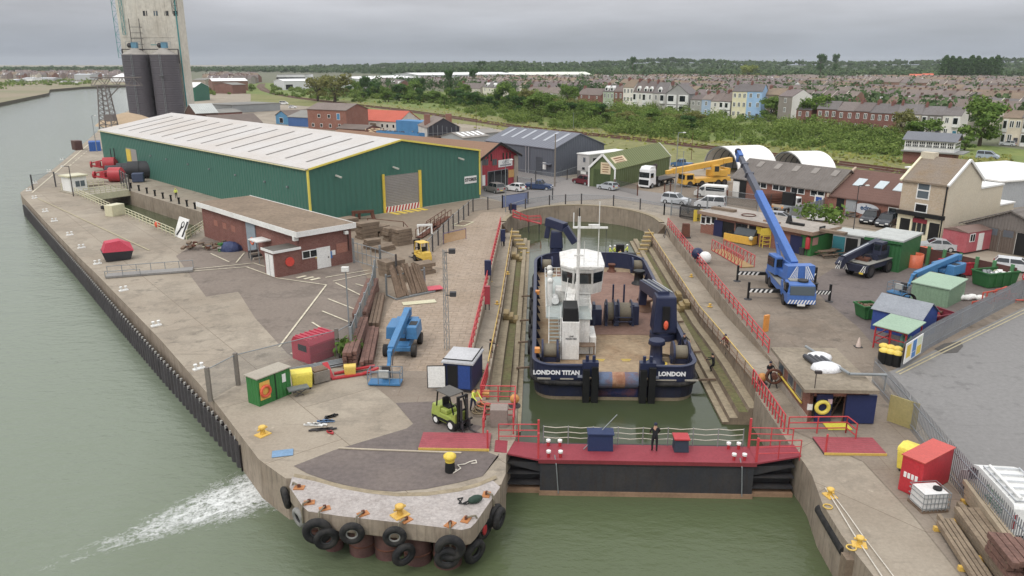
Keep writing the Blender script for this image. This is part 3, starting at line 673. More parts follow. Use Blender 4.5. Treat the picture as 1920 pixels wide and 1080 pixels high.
# ---- green tin hut with white trim
_c,_d=G(1152.6,354),G(1254,325); _a=atan2(_d.y-_c.y,_d.x-_c.x)-pi/2; FH=Fr(_c,ang=_a); _l=-FH.span(0,0,0,'x',1105); FH=Fr(FH.w(-_l,0),ang=_a); FH.L=_l; DH=(_d -_c).length
t=FH.thing('green_tin_hut','olive green tin hut with white edged gables and buff painted boards','hut')
hh=HT(FH.w(FH.L,0),318); hp=HT(FH.w(FH.L/2,0),290); kx,kz=.22,lerp(hh,hp,.62)
OLV=mat('olive_sheet','#5d6b3f',dirt=.25,ds=.15,dcol='#55603c',corr=(.9,3,.03)); OLR=mat('olive_roof','#68713f',dirt=.3,ds=.1,dcol='#737a4b',corr=(.9,1,.03))
L_=FH.L; o5=[(0,0),(L_,0),(L_,hh),(L_/2,hp),(0,hh)]
b=MB(); b.prof(o5,0,DH,OLV); b.build('wall',t)
b=MB(); o=.15
for a,c in (((-.2,hh-.1),(L_/2,hp)),((L_/2,hp),(L_+.2,hh-.1))): b.prof([(a[0],a[1]+.02),(c[0],c[1]+.02),(c[0],c[1]+.14),(a[0],a[1]+.14)],-.15,DH+.15,OLR)
b.build('roof',t)
b=MB()
for y in (-.22,DH+.2):
    for a,c in (((-.1,hh),(L_/2,hp+.05)),((L_/2,hp+.05),(L_+.1,hh))): b.bar((a[0],y,a[1]),(c[0],y,c[1]),.1,.4,WHITE)
    b.box(-.18,y-.05,0 if y<0 else 0,.1,y+.05,hh,WHITE); b.box(L_-.1,y-.05,hh*.45,L_+.18,y+.05,hh,WHITE)
b.build('bargeboard',t)
ua,_=FH.f(1113,340); ub,_=FH.f(1143,350); panel(t,'door',mat('olive_door','#46552f',corr=(.4,3,.02)),ua,0,ub,hh*.95,out=.08)
BUFF=mat('cream_board','#d6c29c',dirt=.3)
u,z=FH.f(1136,316); sg=panel(t,'sign',BUFF,u-1.0,z-1.0,u+1.0,z+1.1,out=.14)
b=MB()
for j in range(4): b.box(u-.7+.1*(j % 2),-.152,z+.6-j*.42,u+.7-.1*(j % 2),-.14,z+.75-j*.42,mat('faded_ink','#8a5a3a'))
b.build('caption',sg)
# board on the roof slope facing right
y0=1.2; pts=[]
for fx,y in ((.22,y0),(.22,y0+5.2),(.68,y0+5.2),(.68,y0)): pts.append((L_-fx*L_/2,y,lerp(hh,hp,fx)+.2))
b=MB(); b.poly(pts,BUFF); b.poly([(p[0],p[1],p[2]-.05) for p in pts][::-1],BUFF); sb=b.build('roof_sign',t)
b=MB()
for j,(f0,f1) in enumerate(((.52,.6),(.4,.46),(.3,.34))):
    q=[]
    for fx,y in ((f0,y0+.8),(f0,y0+4.4),(f1,y0+4.4),(f1,y0+.8)): q.append((L_-fx*L_/2,y,lerp(hh,hp,fx)+.215))
    b.poly(q,mat('faded_ink','#8a5a3a'))
b.build('caption',sb)
# ---- white arched fabric tents
FAB=mat('white_fabric','#eceae6',rough=.5,dirt=.12,ds=.2,dcol='#c8c4bd')
def tent(a,b_,back_px,lab,hf=.58):
    f=Fr(a,b_); t=f.thing('arched_tent',lab,'tent','white arched tents by the railway'); L=f.L; D=f.span(L/2,0,5,'y',back_px); H_=L*hf; D=min(D,26)
    pts=[(L/2-L/2*cos(pi*i/16)*(1.0),H_*sin(pi*i/16) ** .8) for i in range(17)]
    b=MB(); n=17
    for (ins,flip) in ((0,False),(.14,True)):
        q=[(L/2+(x-L/2)*(1-ins/(L/2)),max(0,z-ins)) for x,z in pts]
        v=[(x,0,z) for x,z in q]+[(x,D,z) for x,z in q]
        b.add(v,[(i,i+1,n +i+1,n +i) for i in range(n -1)],FAB,True)
    b.poly([(x,D,z) for x,z in pts],FAB); b.build('cover',t)
    for y in [.1+k*(D-.3)/5 for k in range(6)]:
        b=MB()
        for p,q in zip(pts,pts[1:]): b.cyl((L/2+(p[0]-L/2)*.95,y,p[1]*.95),(L/2+(q[0]-L/2)*.95,y,q[1]*.95), .09,STEEL,n=5)
        b.build('hoop',t)
    return f,L,D
tent((1318,318),(1384,334),1424,'white arched fabric tent with open dark mouth behind the yellow crane',.42)
tent((1444,322),(1507,340),1538,'white arched fabric tent rising behind the corrugated workshop roof',.36)
# ---- workshop with corrugated roof
FK=Fr((1372,369),(1552,399)); t=FK.thing('brick_workshop','red brick workshop with grey corrugated roof and four white double windows','workshop')
hk=HT(FK.w(FK.L,0),358); DK_=FK.span(0,0,hk+2.2,'y',1402)*2; DK_=max(9.,min(16.,DK_)); hkr=HT(FK.w(FK.L,DK_/2),320)
gable(t,FK.L,DK_,hk,hkr,BRICK,ROOFC,ridge='x',over=.4)
for px,py in ((1426,347),(1461,352),(1496,357.5),(1533,363)):
    u,z=FK.f(px,py); win(t,u-1.25,z-.5,u+1.25,z+.5,bars=(1,0),fw=.13)
for i in range(5): b=MB(); k=(hkr -hk)/(DK_/2); x=FK.L*(.13+i*.19); y=DK_*.3; b.prof([(y,hk+k*y+.2),(y+1.2,hk+k*(y+1.2)+.2),(y+1.2,hk+k*(y+1.2)+.3),(y,hk+k*y+.3)],x,x+1.0,mat('worn_skylight','#8d867f',dirt=.4),ax='x'); b.build('skylight',t)
ua,_=FK.f(1374,360); ub,zb=FK.f(1400,342); panel(t,'opening',BLACK,ua,0,ub,hk-.3,out=.03); panel(t,'door_leaf',WHITE,ua,.1,ua+1.3,hk-.6,out=.12)
u,_=FK.f(1535,380); dd_=panel(t,'door',WHITE,u-.75,0,u+.75,2.5,out=.07); panel(dd_,'leaf',paint('#2f57a8','door_blue'),u-.5,.05,u+.5,2.2,out=.1)
# ---- second brick unit with skylights
FL=Fr((1551.5,399),(1679,431),ang=FK.a); FL.L=FL.span(0,0,0,'x',1690)
t=FL.thing('brick_unit','red brick unit with brown tiled roof, three skylights and an oval sign','workshop')
hl=HT(FL.o,366); DL=13.; hlr=hl+3.3
gable(t,FL.L,DL,hl,hlr,BRICK,mat('red_brown_tiles','#6f5147',rough=.9,dirt=.3,ds=.3,course=.28),ridge='x',over=.3)
b=MB(); b.prof([(-.4,hl-.2),(DL/2,hlr +.1),(DL/2,hlr +.5),(-.4,hl+.2)],-.25,.1,mat('verge_pale','#b8a28c'),ax='x'); b.build('verge',t)
k=(hlr -hl)/(DL/2)
for px in (1606,1647,1683):
    u,_=FL.f(px,352,2.6); b=MB(); y=2.6; b.prof([(y,hl+k*y+.2),(y+1.7,hl+k*(y+1.7)+.2),(y+1.7,hl+k*(y+1.7)+.3),(y,hl+k*y+.3)],u-.7,u+.7,mat('skylight_glass','#b9c4c8',rough=.15,dirt=0),ax='x'); b.build('skylight',t)
u,_=FL.f(1574,393); panel(t,'doorway',BLACK,u-.6,0,u+.6,2.5,out=.03); u,_=FL.f(1594,397); panel(t,'door',mat('door_grey','#9fa3a6',dirt=.2),u-.8,0,u+.8,2.6,out=.06)
u,z=FL.f(1624,392); b=MB(); b.cyl((0,-.06,0),(0,.04,0),1.0,mat('pale_board','#c9ccd0',dirt=.1),n=24); b.M=MX.Identity(4)
for q in b.v: q.x=q.x*2.0+u; q.z=q.z*.85+z
sg=b.build('sign',t); text('edm',1.0,paint('#33567f','ink_blue'),sg,(u,-.08,z+.15),bold=.03)
u,z=FL.f(1676,403); win(t,u-.9,.9,u+1.6,2.3,bars=(1,0))
# ---- low brick office range with flat roof
FO=Fr((1313,436),(1519,481)); t=FO.thing('site_office','long low red brick site office with flat grey roof and blue doors','building')
ho=HT(FO.o,399); DO=FO.span(FO.L,0,ho,'y',1571)
b=MB(); b.box(0,0,0,FO.L,DO,ho,BRICK); b.build('wall',t)
b=MB(); b.box(-.3,-.5,ho+.02,FO.L+.3,DO+.2,ho+.3,mat('office_roof','#a39a90',rough=.95,dirt=.6,ds=.2,dcol='#6f6a64',fine=.2,fs=2)); b.build('roof',t)
b=MB(); b.box(-.32,-.55,ho-.1,FO.L+.32,-.5,ho+.34,mat('office_fascia','#9a7f6a',dirt=.5,ds=.8)); b.box(FO.L+.3,-.5,ho-.1,FO.L+.35,DO+.2,ho+.34,mat('office_fascia','#9a7f6a')); b.build('fascia',t)
GRNP=paint('#357a3a','green',dirt=.25)
u0,_=FO.f(1499,470); panel(t,'painted_end',GRNP,u0,0,FO.L+.03,ho*.88,out=.03); panel(t,'painted_end',GRNP,0,0,DO,ho*.9,'s',FO.L,.03)
DBL=paint('#262c52','door_navy')
ua,_=FO.f(1480,470); ub,_=FO.f(1502.5,472); panel(t,'shutter_door',DBL,ua,0,ub,ho*.8,out=.08)
u,_=FO.f(1349,431); panel(t,'doorway',BLACK,u,0,u+2.3,ho*.8,out=.03); panel(t,'door',DBL,u-.9,0,u+.5,ho*.8,out=.1)
u,_=FO.f(1412,446); panel(t,'doorway',BLACK,u-.75,0,u+.75,ho*.85,out=.03); panel(t,'door_frame',mat('pale_frame','#cbb9a0'),u-.9,0,u-.72,ho*.87,out=.07)
for px in (1319,1328.5,1339): u,z=FO.f(px,413.5); win(t,u-.45,z-.5,u+.45,z+.6,fm=WHITE,bars=(0,0),fw=.14)
ua,_=FO.f(1379,431); ub,_=FO.f(1400,436); win(t,ua,1.2,ub,ho*.85,fm=DSTEEL,bars=(1,0))
u,z=FO.f(1423,432); panel(t,'notice',YEL,u-.4,z-.4,u+.4,z+.45,out=.05)
y,z=FO.s_(1541,432); win(t,y-.5,z-.6,y+.6,z+.5,'s',FO.L,fm=BLACK,bars=(0,0)); y,z=FO.s_(1527,452); panel(t,'notice',mat('faded_notice','#c08a80'),y-.4,z-.5,y+.7,z+.4,'s',FO.L,.05)
# ---- small cabins right of the office
FN=Fr((1558,476),(1620,486)); hn=HT(FN.o,437)
t=FN.thing('grey_cabin','pale grey flat roofed cabin with a teal door beside the office','cabin'); DN=3.4
b=MB(); b.box(0,0,0,FN.L,DN,hn,CAB); b.build('wall',t); b=MB(); b.box(-.1,-.15,hn,FN.L+.1,DN+.1,hn +.15,mat('cabin_roof','#b5b8b4',dirt=.4,ds=.8)); b.build('roof',t)
u,_=FN.f(1573,460); panel(t,'door',paint('#2f8490','door_teal'),u-.75,.1,u+.65,hn *.88,out=.08); panel(t,'doorway',BLACK,u+.75,.1,u+2.1,hn *.88,out=.03)
FG=Fr((1617,500),(1684,512)); hg=HT(FG.w(FG.L,0),455)
t=FG.thing('green_cabin','dark green cabin with pale flat roof behind the dark crane','cabin')
b=MB(); GRC=mat('cabin_green','#2c6b38',dirt=.3,corr=(.4,3,.02)); b.box(0,0,0,FG.L,6,hg,GRC); b.build('wall',t); b=MB(); b.box(-.1,-.15,hg,FG.L+.1,6.1,hg+.2,mat('cabin_roof','#b5b8b4')); b.box(-.14,-.19,hg-.25,FG.L+.14,-.15,hg+.05,GRC); b.build('roof',t)
u,z=FG.f(1627,458); win(t,u-.8,z-.7,u+.9,z+.6,fm=BLACK,bars=(0,0))
# ---- pub, cream brick
FP=Fr((1678,443),(1762,459)); hp_=HT(FP.o,338); t=FP.thing('public_house','tall cream brick pub with brown tiled roof, black fascia and sash windows','pub')
DP=FP.span(FP.L,0,hp_,'y',1842); rp=HT(FP.w(FP.L,DP/2),303)
CRB=mat('cream_brick','#c4b49d',rough=.9,dirt=.3,brick=(.22,.075,'#b9a48a','#b3a491'),ds=.4); CRR=mat('cream_render','#cfc4ac',rough=.85,dirt=.3,ds=.2,dcol='#b8a68a'); CRP=mat('cream_paint','#e9dfbc',dirt=.25)
b=MB(); b.prof([(0,0),(DP,0),(DP,hp_),(DP/2,rp),(0,hp_)],0,FP.L,CRR,ax='x'); b.build('wall',t)
panel(t,'front_facing',CRB,.02,3.6,FP.L-.02,hp_-.02,out=.03); panel(t,'shop_front',CRP,0,0,FP.L,3.2,out=.06)
b=MB(); k=(rp-hp_)/(DP/2)
PT=mat('pub_tiles','#85786a',rough=.9,dirt=.5,ds=.35,dcol='#82683f',course=.3,fine=.2)
for a,c in (((-.3,hp_-.1),(DP/2,rp)),((DP/2,rp),(DP+.3,hp_-.1))): b.prof([(a[0],a[1]+.02),(c[0],c[1]+.02),(c[0],c[1]+.22),(a[0],a[1]+.22)],-.05,FP.L+.05,PT,ax='x')
b.build('roof',t)
b=MB()
for x in (-.15,FP.L+.0):
    for a,c in (((-.4,hp_-.05),(DP/2,rp+.12)),((DP/2,rp+.12),(DP+.3,hp_-.05))): b.bar((x+.08,a[0],a[1]+.08),(x+.08,c[0],c[1]+.08),.3,.28,WHITE if x>0 else CRP)
    b.build('verge',t); b=MB()

b=MB(); b.box(-.1,DP/2-.5,rp-.3,1.7,DP/2+.5,rp+.7,CRR); b.build('chimney',t)
b=MB(); b.box(-.1,-.5,3.15,FP.L+.1,.06,3.65,BLACK); b.build('fascia',t)
for px,py in ((1732,357),(1726,398)): u,z=FP.f(px,py); win(t,u-.85,z-1.15,u+.85,z+1.15,bars=(0,1),gm=GLASSB if py<380 else GLASS,fw=.15)
ua,_=FP.f(1708,430); ub,_=FP.f(1737,436); w=win(t,ua,.8,ub,2.9,fm=CRP,bars=(2,0),fw=.12); panel(w,'transom',paint('#8d2b38','maroon'),ua+.1,2.3,ub-.1,2.85,out=.09)
for px in (1694,1750): u,_=FP.f(px,440); panel(t,'door',BLACK,u-.65,0,u+.65,2.6,out=.1)
b=MB(); b.tube([(FP.L-.15,-.12,0),(FP.L-.15,-.12,hp_)],.09,BLACK,6); b.build('downpipe',t)
yb1,zb1=FP.s_(1864,331); ye,_=FP.s_(1870,331)
b=MB(); b.box(FP.L-4,DP,0,FP.L-.02,DP+6,hp_*.86,CRR); b.box(FP.L-4,DP+6,0,FP.L-.02,DP+10,hp_*.48,CRR); b.box(FP.L-4.1,DP+.05,hp_*.86,FP.L+.1,DP+6.1,hp_*.86+.2,WHITE); b.box(FP.L-4.1,DP+6.05,hp_*.48,FP.L+.1,DP+10.1,hp_*.48+.2,WHITE); b.build('rear_wing',t)
# white flat shed behind the pub
FQ=Fr(G(1868,392),ang=radians(20)); t=FQ.thing('flat_shed','low white roofed shed with grey cladding behind the pub','shed'); b=MB(); b.box(0,0,0,24,18,4.2,mat('pale_cladding','#a7abae',corr=(.4,3,.02),dirt=.2)); b.build('wall',t)
b=MB(); b.box(-.3,-.3,4.22,24.3,18.3,4.45,WHITE); b.build('roof',t)
# ---- garage barn at the right edge
FA=Fr((1812,462),(1912,480)); t=FA.thing('garage_barn','white walled garage barn with grey boarded gable and brown double doors','garage')
ha=HT(FA.o,420); LA=FA.L*1.45; apx=HT(FA.w(LA*.48,0),402)
b=MB(); b.box(0,0,0,LA,16,ha,mat('whitewash','#dedbd3',dirt=.35,ds=.6,streak=.15)); b.build('wall',t)
b=MB(); GB=mat('grey_boards','#77706a',dirt=.5,corr=(.35,0,.02)); b.prof([(-.9,ha-.1),(LA+.9,ha-.1),(LA*.5,apx+.3)],-.1,16,GB); b.build('gable',t)
b=MB()
for a,c in (((-1.2,ha-.15),(LA/2,apx+.35)),((LA/2,apx+.35),(LA+1.2,ha-.15))): b.prof([(a[0],a[1]+.02),(c[0],c[1]+.02),(c[0],c[1]+.2),(a[0],a[1]+.2)],-.4,16.4,ROOFC)
b.build('roof',t)
ua,_=FA.f(1842,465); DRB=mat('door_brown','#6b5f55',dirt=.4,corr=(.3,0,.02))
for i,m in enumerate((DRB,DRB,BLACK,DRB)):
    a=ua+i*1.75; q=panel(t,'door' if m is DRB else 'doorway',m,a,0,a+1.68,ha-.15,out=.1 if m is DRB else .02)
    if m is DRB: win(q,a+.2,1.9,a+1.5,2.9,fm=DRB,gm=GLASSB,bars=(0,0),out=.13)
ua,_=FA.f(1829,455); panel(t,'hatch',DRB,ua-.4,.6,ua+.5,2.5,out=.06)
# ---- maroon cabin
FM=Fr((1763,468),(1808,478)); hm=HT(FM.o,428)
t=FM.thing('maroon_cabin','faded maroon cabin with scuffed side next to the pub','cabin')
b=MB(); b.box(0,0,.25,FM.L,4.8,hm,mat('faded_maroon','#b0525a',dirt=.3,ds=.8,dcol='#c98d90')); b.build('wall',t); b=MB(); b.prof([(-.1,hm),(FM.L+.1,hm),(FM.L/2,hm+.4)],-.1,4.9,mat('cabin_felt','#7a6258',dirt=.3)); b.build('roof',t)
win(t,.5,1.5,1.5,2.5,'s',FM.L,bars=(1,0)); panel(t,'door',WHITE,2.2,.3,3.2,2.4,'s',FM.L)
# ---- signal box
FX=Fr((1691,306),(1784,313)); hx=HT(FX.o,283); t=FX.thing('signal_box','railway signal box with white glazed upper storey, grey roof and dark brick base','signal box'); XD=6.
hx1=HT(FX.o,262); hx2=HT(FX.w(0,XD/2),247)
b=MB(); b.box(0,0,0,FX.L,XD,hx,BRICKD); b.build('wall',t)
b=MB(); b.box(-.4,-.8,hx,FX.L+2,XD+.4,hx+.25,mat('balcony_grey','#8e8f8c',dirt=.2)); b.tube([(-.3,-.7,hx+1.2),(FX.L+1.8,-.7,hx+1.2)],.05,STEEL,4); b.build('balcony',t)
b=MB(); b.box(0,0,hx+.26,FX.L,XD,hx1,WHITE); b.build('upper_storey',t)
for i in range(7): a=FX.L*(.02+i*.14); win(t,a,hx+1.0,a+FX.L*.12,hx1-.15,bars=(2,1),fw=.08)
win(t,.3,hx+1.0,XD-.5,hx1-.15,'s',FX.L,bars=(3,1),fw=.08)
b=MB(); rs=mat('signal_slate','#70737a',dirt=.2,course=.25)
for a,c in (((-.5,hx1),(XD/2,hx2)),((XD/2,hx2),(XD+.5,hx1))): b.prof([(a[0],a[1]+.02),(c[0],c[1]+.02),(c[0],c[1]+.15),(a[0],a[1]+.15)],-.5,FX.L+.5,rs,ax='x')
b.prof([(0,hx1),(XD,hx1),(XD/2,hx2)],0,FX.L,BRICKD,ax='x'); b.build('roof',t)
# ---- brick pump house by the gate
FU=Fr((1512,793),(1622,795)); t=FU.thing('pump_house','small red brick pump house with flat concrete roof and open blue doors','building')
hu=HT(FU.o,730); UD=FU.span(0,0,hu,'y',1462)
b=MB(); ua,_=FU.f(1527,780); ub,_=FU.f(1585,780); um,_=FU.f(1557,780); ue=FU.L
b.box(0,0,0,.25,UD,hu,BRICK); b.box(.25,0,0,um-1.4,.25,hu,BRICK); b.box(ub-.1,0,0,ue,.25,hu,BRICK); b.box(um-1.4,0,hu-.45,ub-.1,.25,hu,BRICK); b.box(ue -.25,.25,0,ue,UD,hu,BRICK); b.box(.25,UD-.25,0,ue -.25,UD,hu,BRICK); b.build('wall',t)
b=MB(); b.box(-.05,-.02,-.9,0,UD,.5,CONC); b.box(.25,.25,-.02,ue -.25,UD-.25,.03,CONC); b.build('plinth',t)
RFC=mat('pump_roof','#8f8371',rough=.95,dirt=.6,ds=.35,dcol='#6d6353',fine=.2,fs=3); b=MB(); b.box(-.55,-.55,hu,ue +.35,UD+.3,hu+.22,RFC); b.build('roof',t)
DN_=paint('#27335f','pump_blue',dirt=.3)
panel(t,'door',DN_,ua,.1,um-.02,hu-.3,out=.1); panel(t,'door',DN_,ub-.1,.1,ub+1.75,hu-.3,out=.14)
b=MB(); b.tube([(um,1.0,0),(um+.9,.7,2.4)],.05,TIMB,5); b.tube([(um+.4,1.0,0),(um+1.2,.7,2.4)],.05,TIMB,5)
for k in range(6): b.tube([(um+.1+k*.14,1,.3+k*.36),(um+.5+k*.14,1,.3+k*.36)],.03,TIMB,4)
o=b.build('wooden_ladder',loc=FU.o,rz=FU.a); tag(o,'worn wooden ladder leaning inside the pump house doorway','ladder')
for px,py in ((1467,683),(1485,703),(1501,718)):
    y,z=FU.s_(px,py,0); win(t,y-.6,hu-1.3,y+.6,hu-.35,'l',0,fm=CONC,gm=GLASSB,bars=(0,0))
b=MB(); b.tube([(-.14,UD*.05+.6,hu-1.35),(-.14,UD-.8,hu-1.35)],.07,YEL,6); b.build('yellow_pipe',t)
b=MB(); xe=FU.f(1662,703,1.35)[0]; p=[(1.7,UD-.2),(2.9,1.4),(xe,1.35)]; b.tube([(x,y,hu+.5) for x,y in p],.1,STEEL,8); b.tube([(xe,1.35,hu+.5),(xe,1.35,hu-.6)],.06,STEEL,6); b.build('roof_pipe',t)
u,z=FU.f(1519.5,763); panel(t,'notice',WHITE,u-.18,z-.2,u+.12,z+.2)
u,z=FU.f(1555,752); panel(t,'notice',mat('pink_notice','#d9b8bd'),u-.14,z-.15,u+.14,z+.18,out=.13)
b=MB(); u,z=FU.f(1523,735); b.tube([(u,-.3,hu-.3),(u,-.3,hu+1.3)],.03,DSTEEL,5); b.cbox(u+.12,-.3,hu+1.2,.4,.2,.18,DSTEEL); b.build('lamp_pole',t)
# ================================================================ THE TUG IN THE DOCK
TN=mat('tug_navy','#2a314d',rough=.4,dirt=.35,ds=.6,dcol='#1b2036',fine=.05); TNB=mat('tug_navy_low','#1f263f',rough=.5,dirt=.5,ds=.7,dcol='#3a3428',streak=.3)
TW=mat('tug_white','#e2e1dc',rough=.4,dirt=.4,ds=.6,dcol='#a89a88',streak=.3); TG=mat('tug_grey_deck','#a7b0ad',rough=.6,dirt=.35,ds=.7,dcol='#8d8472')
TD=mat('tug_buff_deck','#a08a6c',spots=.8,rough=.85,dirt=.8,ds=.35,dcol='#7b5f45',fine=.2,fs=2.5,bump=.01); TDR=mat('tug_red_deck','#86685a',spots=.6,rough=.85,dirt=.6,ds=.3,dcol='#6a4a3e',fine=.15,fs=2.5)
GRIME=mat('waterline_grime','#8d7f66',rough=.9,dirt=.6,ds=.6,dcol='#5e4e3a')
TU,TV=6.0,53.4
tug=thing('work_boat','large navy blue work tug with white wheelhouse moored inside the dry dock','tug boat',DK(TU,TV,WZ),-PSI)
TO=DK(TU,TV,WZ)
def TL(rx,ry,z):                       # photograph point (in zoomed tug picture units) at height z above the water -> tug local x, y
    p=G(960+rx/2.8425,400+ry/2.8425,WZ+z)-TO
    return p.x*cos(PSI)-p.y*sin(PSI),p.x*sin(PSI)+p.y*cos(PSI)
DKZ=1.7
def plan(hb,y0,y1,rs,rb,n=6):
    pts=[]
    for cx,cy,r,a0 in ((hb-rs,y0+rs,rs,-pi/2),(hb-rb,y1-rb,rb,0),(-hb+rb,y1-rb,rb,pi/2),(-hb+rs,y0+rs,rs,pi)):
        for i in range(n +1): t=a0+pi/2*i/n; pts.append((cx+r *cos(t),cy+r *sin(t)))
    return pts
HB,LEN=6.2,33.2
b=MB()
rings=[(-1.2,.5,.4),(0.0,.18,.0),(.28,.1,.0),(1.0,.02,.0),(DKZ,0,0)]
P=[[(x,y,z) for x,y in plan(HB-i_,s_,LEN-i_*2,1.6,3.6)] for z,i_,s_ in rings]; n=len(P[0])
for k,m in enumerate((GRIME,GRIME,TNB,TNB)): b.add(P[k]+P[k+1],[(i,(i+1) % n,n +(i+1) % n,n +i) for i in range(n)],m)
b.build('hull',tug)
b=MB(); pl=plan(HB-.02,.02,LEN,1.6,3.6); b.poly([(x,y,DKZ-.02) for x,y in pl],TD)
b.build('deck',tug)
b=MB(); b.poly([(-1.2,10,DKZ),(5.2,10,DKZ),(5.6,27,DKZ),(4.5,31,DKZ),(-4.2,31,DKZ),(-1.4,22,DKZ)],TDR); b.build('red_deck_area',tug)
b=MB(); fp=plan(HB+.1,-.1,LEN+.1,1.7,3.7,8); b.tube([(x,y,1.42) for x,y in fp[::1]]+[(fp[0][0],fp[0][1],1.42)],.2,RUBBER,8); b.build('rubbing_strake',tug)
# bulwark with an open stern between the fender posts
xl,_=TL(415,900,1.4); xr,_=TL(715,900,1.4)
b=MB(); pl=plan(HB,0,LEN,1.6,3.6,8)
def bz(y): return 2.85 if y<22 else lerp(2.85,3.45,(y-22)/11)
path=[(xr +.2,0)]+pl+[(xl-.2,0)]
for (x0,y0),(x1,y1) in zip(path,path[1:]):
    d=V((x1-x0,y1-y0,0));
    if d.length<.01: continue
    d.normalize(); nx=V((-d.y,d.x,0))*.12; z0,z1=bz(y0),bz(y1)
    A,B=V((x0,y0,0)),V((x1,y1,0)); h=lambda v,z: (v.x,v.y,z)
    b.quad(h(A,DKZ-.3),h(B,DKZ-.3),h(B,z1),h(A,z0),TN); b.quad(h(B+nx,DKZ-.02),h(A+nx,DKZ-.02),h(A+nx,z0),h(B+nx,z1),TN)
    b.quad(h(A-nx*.8,z0+.02),h(B-nx*.8,z1+.02),h(B+nx*1.8,z1+.02),h(A+nx*1.8,z0+.02),TN); b.quad(h(A-nx*.8,z0+.02),h(B-nx*.8,z1+.02),h(B-nx*.8,z1-.1),h(A-nx*.8,z0-.1),TN)
bw=b.build('bulwark',tug)
for x in (xl,xr):
    b=MB()
    for s in (-1,1): b.box(x+s*.33-.25,-.55,-.9,x+s*.33+.25,.25,2.75+.1*s,BLACK)
    b.box(x-.6,-.25,2.0,x+.6,.35,3.15,TN); b.cyl((x-.25,.05,3.1),(x-.25,.05,3.6),.13,TN); b.cyl((x+.25,.05,3.1),(x+.25,.05,3.6),.13,TN); b.build('fender_post',tug)
b=MB(); w=(xr -xl-1.3)/2; c=(xl+xr)/2; RB=mat('roller_blue','#5a6a86',dirt=.8,ds=1.2,dcol='#7a4a30'); RR=mat('roller_rust','#8a5a3e',dirt=.6,ds=1.5,dcol='#c3a184')
for a,q,m in ((-w,-w*.32,RB),(-w*.32,w*.32,RR),(w*.32,w,RB)): b.cyl((c+a,.3,1.55),(c+q,.3,1.55),.62,m,n=18)
b.build('stern_roller',tug)
b=MB(); b.box(c-w,.0,.3,c+w,.25,1.0,mat('stern_plate','#26305a',dirt=.9,ds=.8,dcol='#8a5238')); b.build('stern_plate',tug)
LW_=mat('lettering_white','#e9e9ea',dirt=0,fine=0)
x1,_=TL(236,830,2.3); text('LONDON TITAN',.46,LW_,bw,(x1,-.03,2.22),bold=.025); x2,_=TL(848,840,2.3); text('LONDON',.46,LW_,bw,(x2,-.03,2.22),bold=.025)
b=MB()
for rx in (170,290,760,830,945): x,_=TL(rx,875,1.6); b.box(x-.5,-.06,1.68,x+.5,.05,1.78,mat('scuff','#a9a294',dirt=.5))
for rx in (362,762): x,_=TL(rx,858,1.9); b.box(x-.2,-.05,1.85,x+.2,.03,2.05,mat('mark_grey','#9aa0b0'))
b.build('scuff_plate',bw)
# deckhouse
def box_l(par,name,x0,y0,z0,x1,y1,z1,m,bev=.05,**k): b=MB(); b.box(x0,y0,z0,x1,y1,z1,m,**k); return b.build(name,par,bev)
xh0,yh=TL(345,775,DKZ); H1=4.75
dh=box_l(tug,'deckhouse',-4.0,5.2,DKZ,-1.65,17.5,H1,TW)
box_l(dh,'top_deck',-4.25,5.0,H1,-1.5,17.7,H1+.07,TG,0)
box_l(dh,'aft_casing',-3.95,3.9,DKZ,-2.55,5.2,H1+.15,TW)
b=MB(); b.box(-3.9,4.0,H1+.15,-2.6,6.3,H1+1.25,BLACK,(.08,.08)); b.build('exhaust_casing',dh,.05)
text('UHF\nRESERVED',.2,mat('ink','#3a3a40'),dh,(-3.2,3.88,3.6))
for y in (6.5,9,11.5,14): win(dh,y,3.2,y+.8,4.2,'s',-1.65,bars=(0,0),fm=TW); win(dh,y,3.2,y+.8,4.2,'l',-4.0,bars=(0,0),fm=TW)
panel(dh,'door',TW,7.6,DKZ+.1,8.4,3.7,'s',-1.65,.05)
b=MB(); b.box(-1.62,5.2,DKZ,-1.1,8,3.2,TW); b.build('locker',dh,.04)
# stair up the aft port side
b=MB()
for i in range(11): z=DKZ+.25+i*.27; y=4.1+i*.12; b.box(-4.95,y,z,-4.0,y+.22,z+.05,TG)
for x in (-4.97,-4.03): b.bar((x,4.0,DKZ),(x,5.5,DKZ+3.0),.06,.25,TW); b.tube([(x,4.0,DKZ+1),(x,5.5,DKZ+4.0)],.03,TW,5)
b.build('stair',tug)
box_l(tug,'side_walkway',-5.2,5.4,H1-.06,-4.0,17.5,H1+.06,TG,0)
def rail(par,pts,h=1.0,m=TW,n=3,r=.025,step=1.4,name='railing'):
    b=MB()
    for a,c in zip(pts,pts[1:]):
        a,c=V(a),V(c); L=(c-a).length; k=max(1,round(L/step))
        for i in range(k+1): p=a.lerp(c,i/k); b.cyl(p,p+V((0,0,h)),r *1.15,m,n=5)
        for j in range(n): z=V((0,0,h*(j+1)/n)); b.cyl(a+z,c+z,r,m,n=5)
    return b.build(name,par)
rail(tug,[(-5.2,5.5,H1),(-5.2,17.5,H1),(-3.0,17.5,H1)]); rail(tug,[(-1.55,5.3,H1),(-1.55,9.6,H1)])
for y,h in ((8.6,2.2),(9.6,2.6),(12,2.4)): b=MB(); b.cyl((-4.85,y,H1),(-4.85,y,H1+h),.22,TW,n=10); b.ball((-4.85,y,H1+h),.28,TW); b.build('vent_pipe',dh)
b=MB(); b.cbox(-3.9,10.3,H1,.9,1.6,1.1,TW); b.build('deck_locker',dh,.05); b=MB(); b.cyl((-4.4,8.4,H1+.5),(-4.4,9.5,H1+.5),.32,mat('raft_white','#dfe0dd',dirt=.1),n=12); b.build('life_raft',dh)
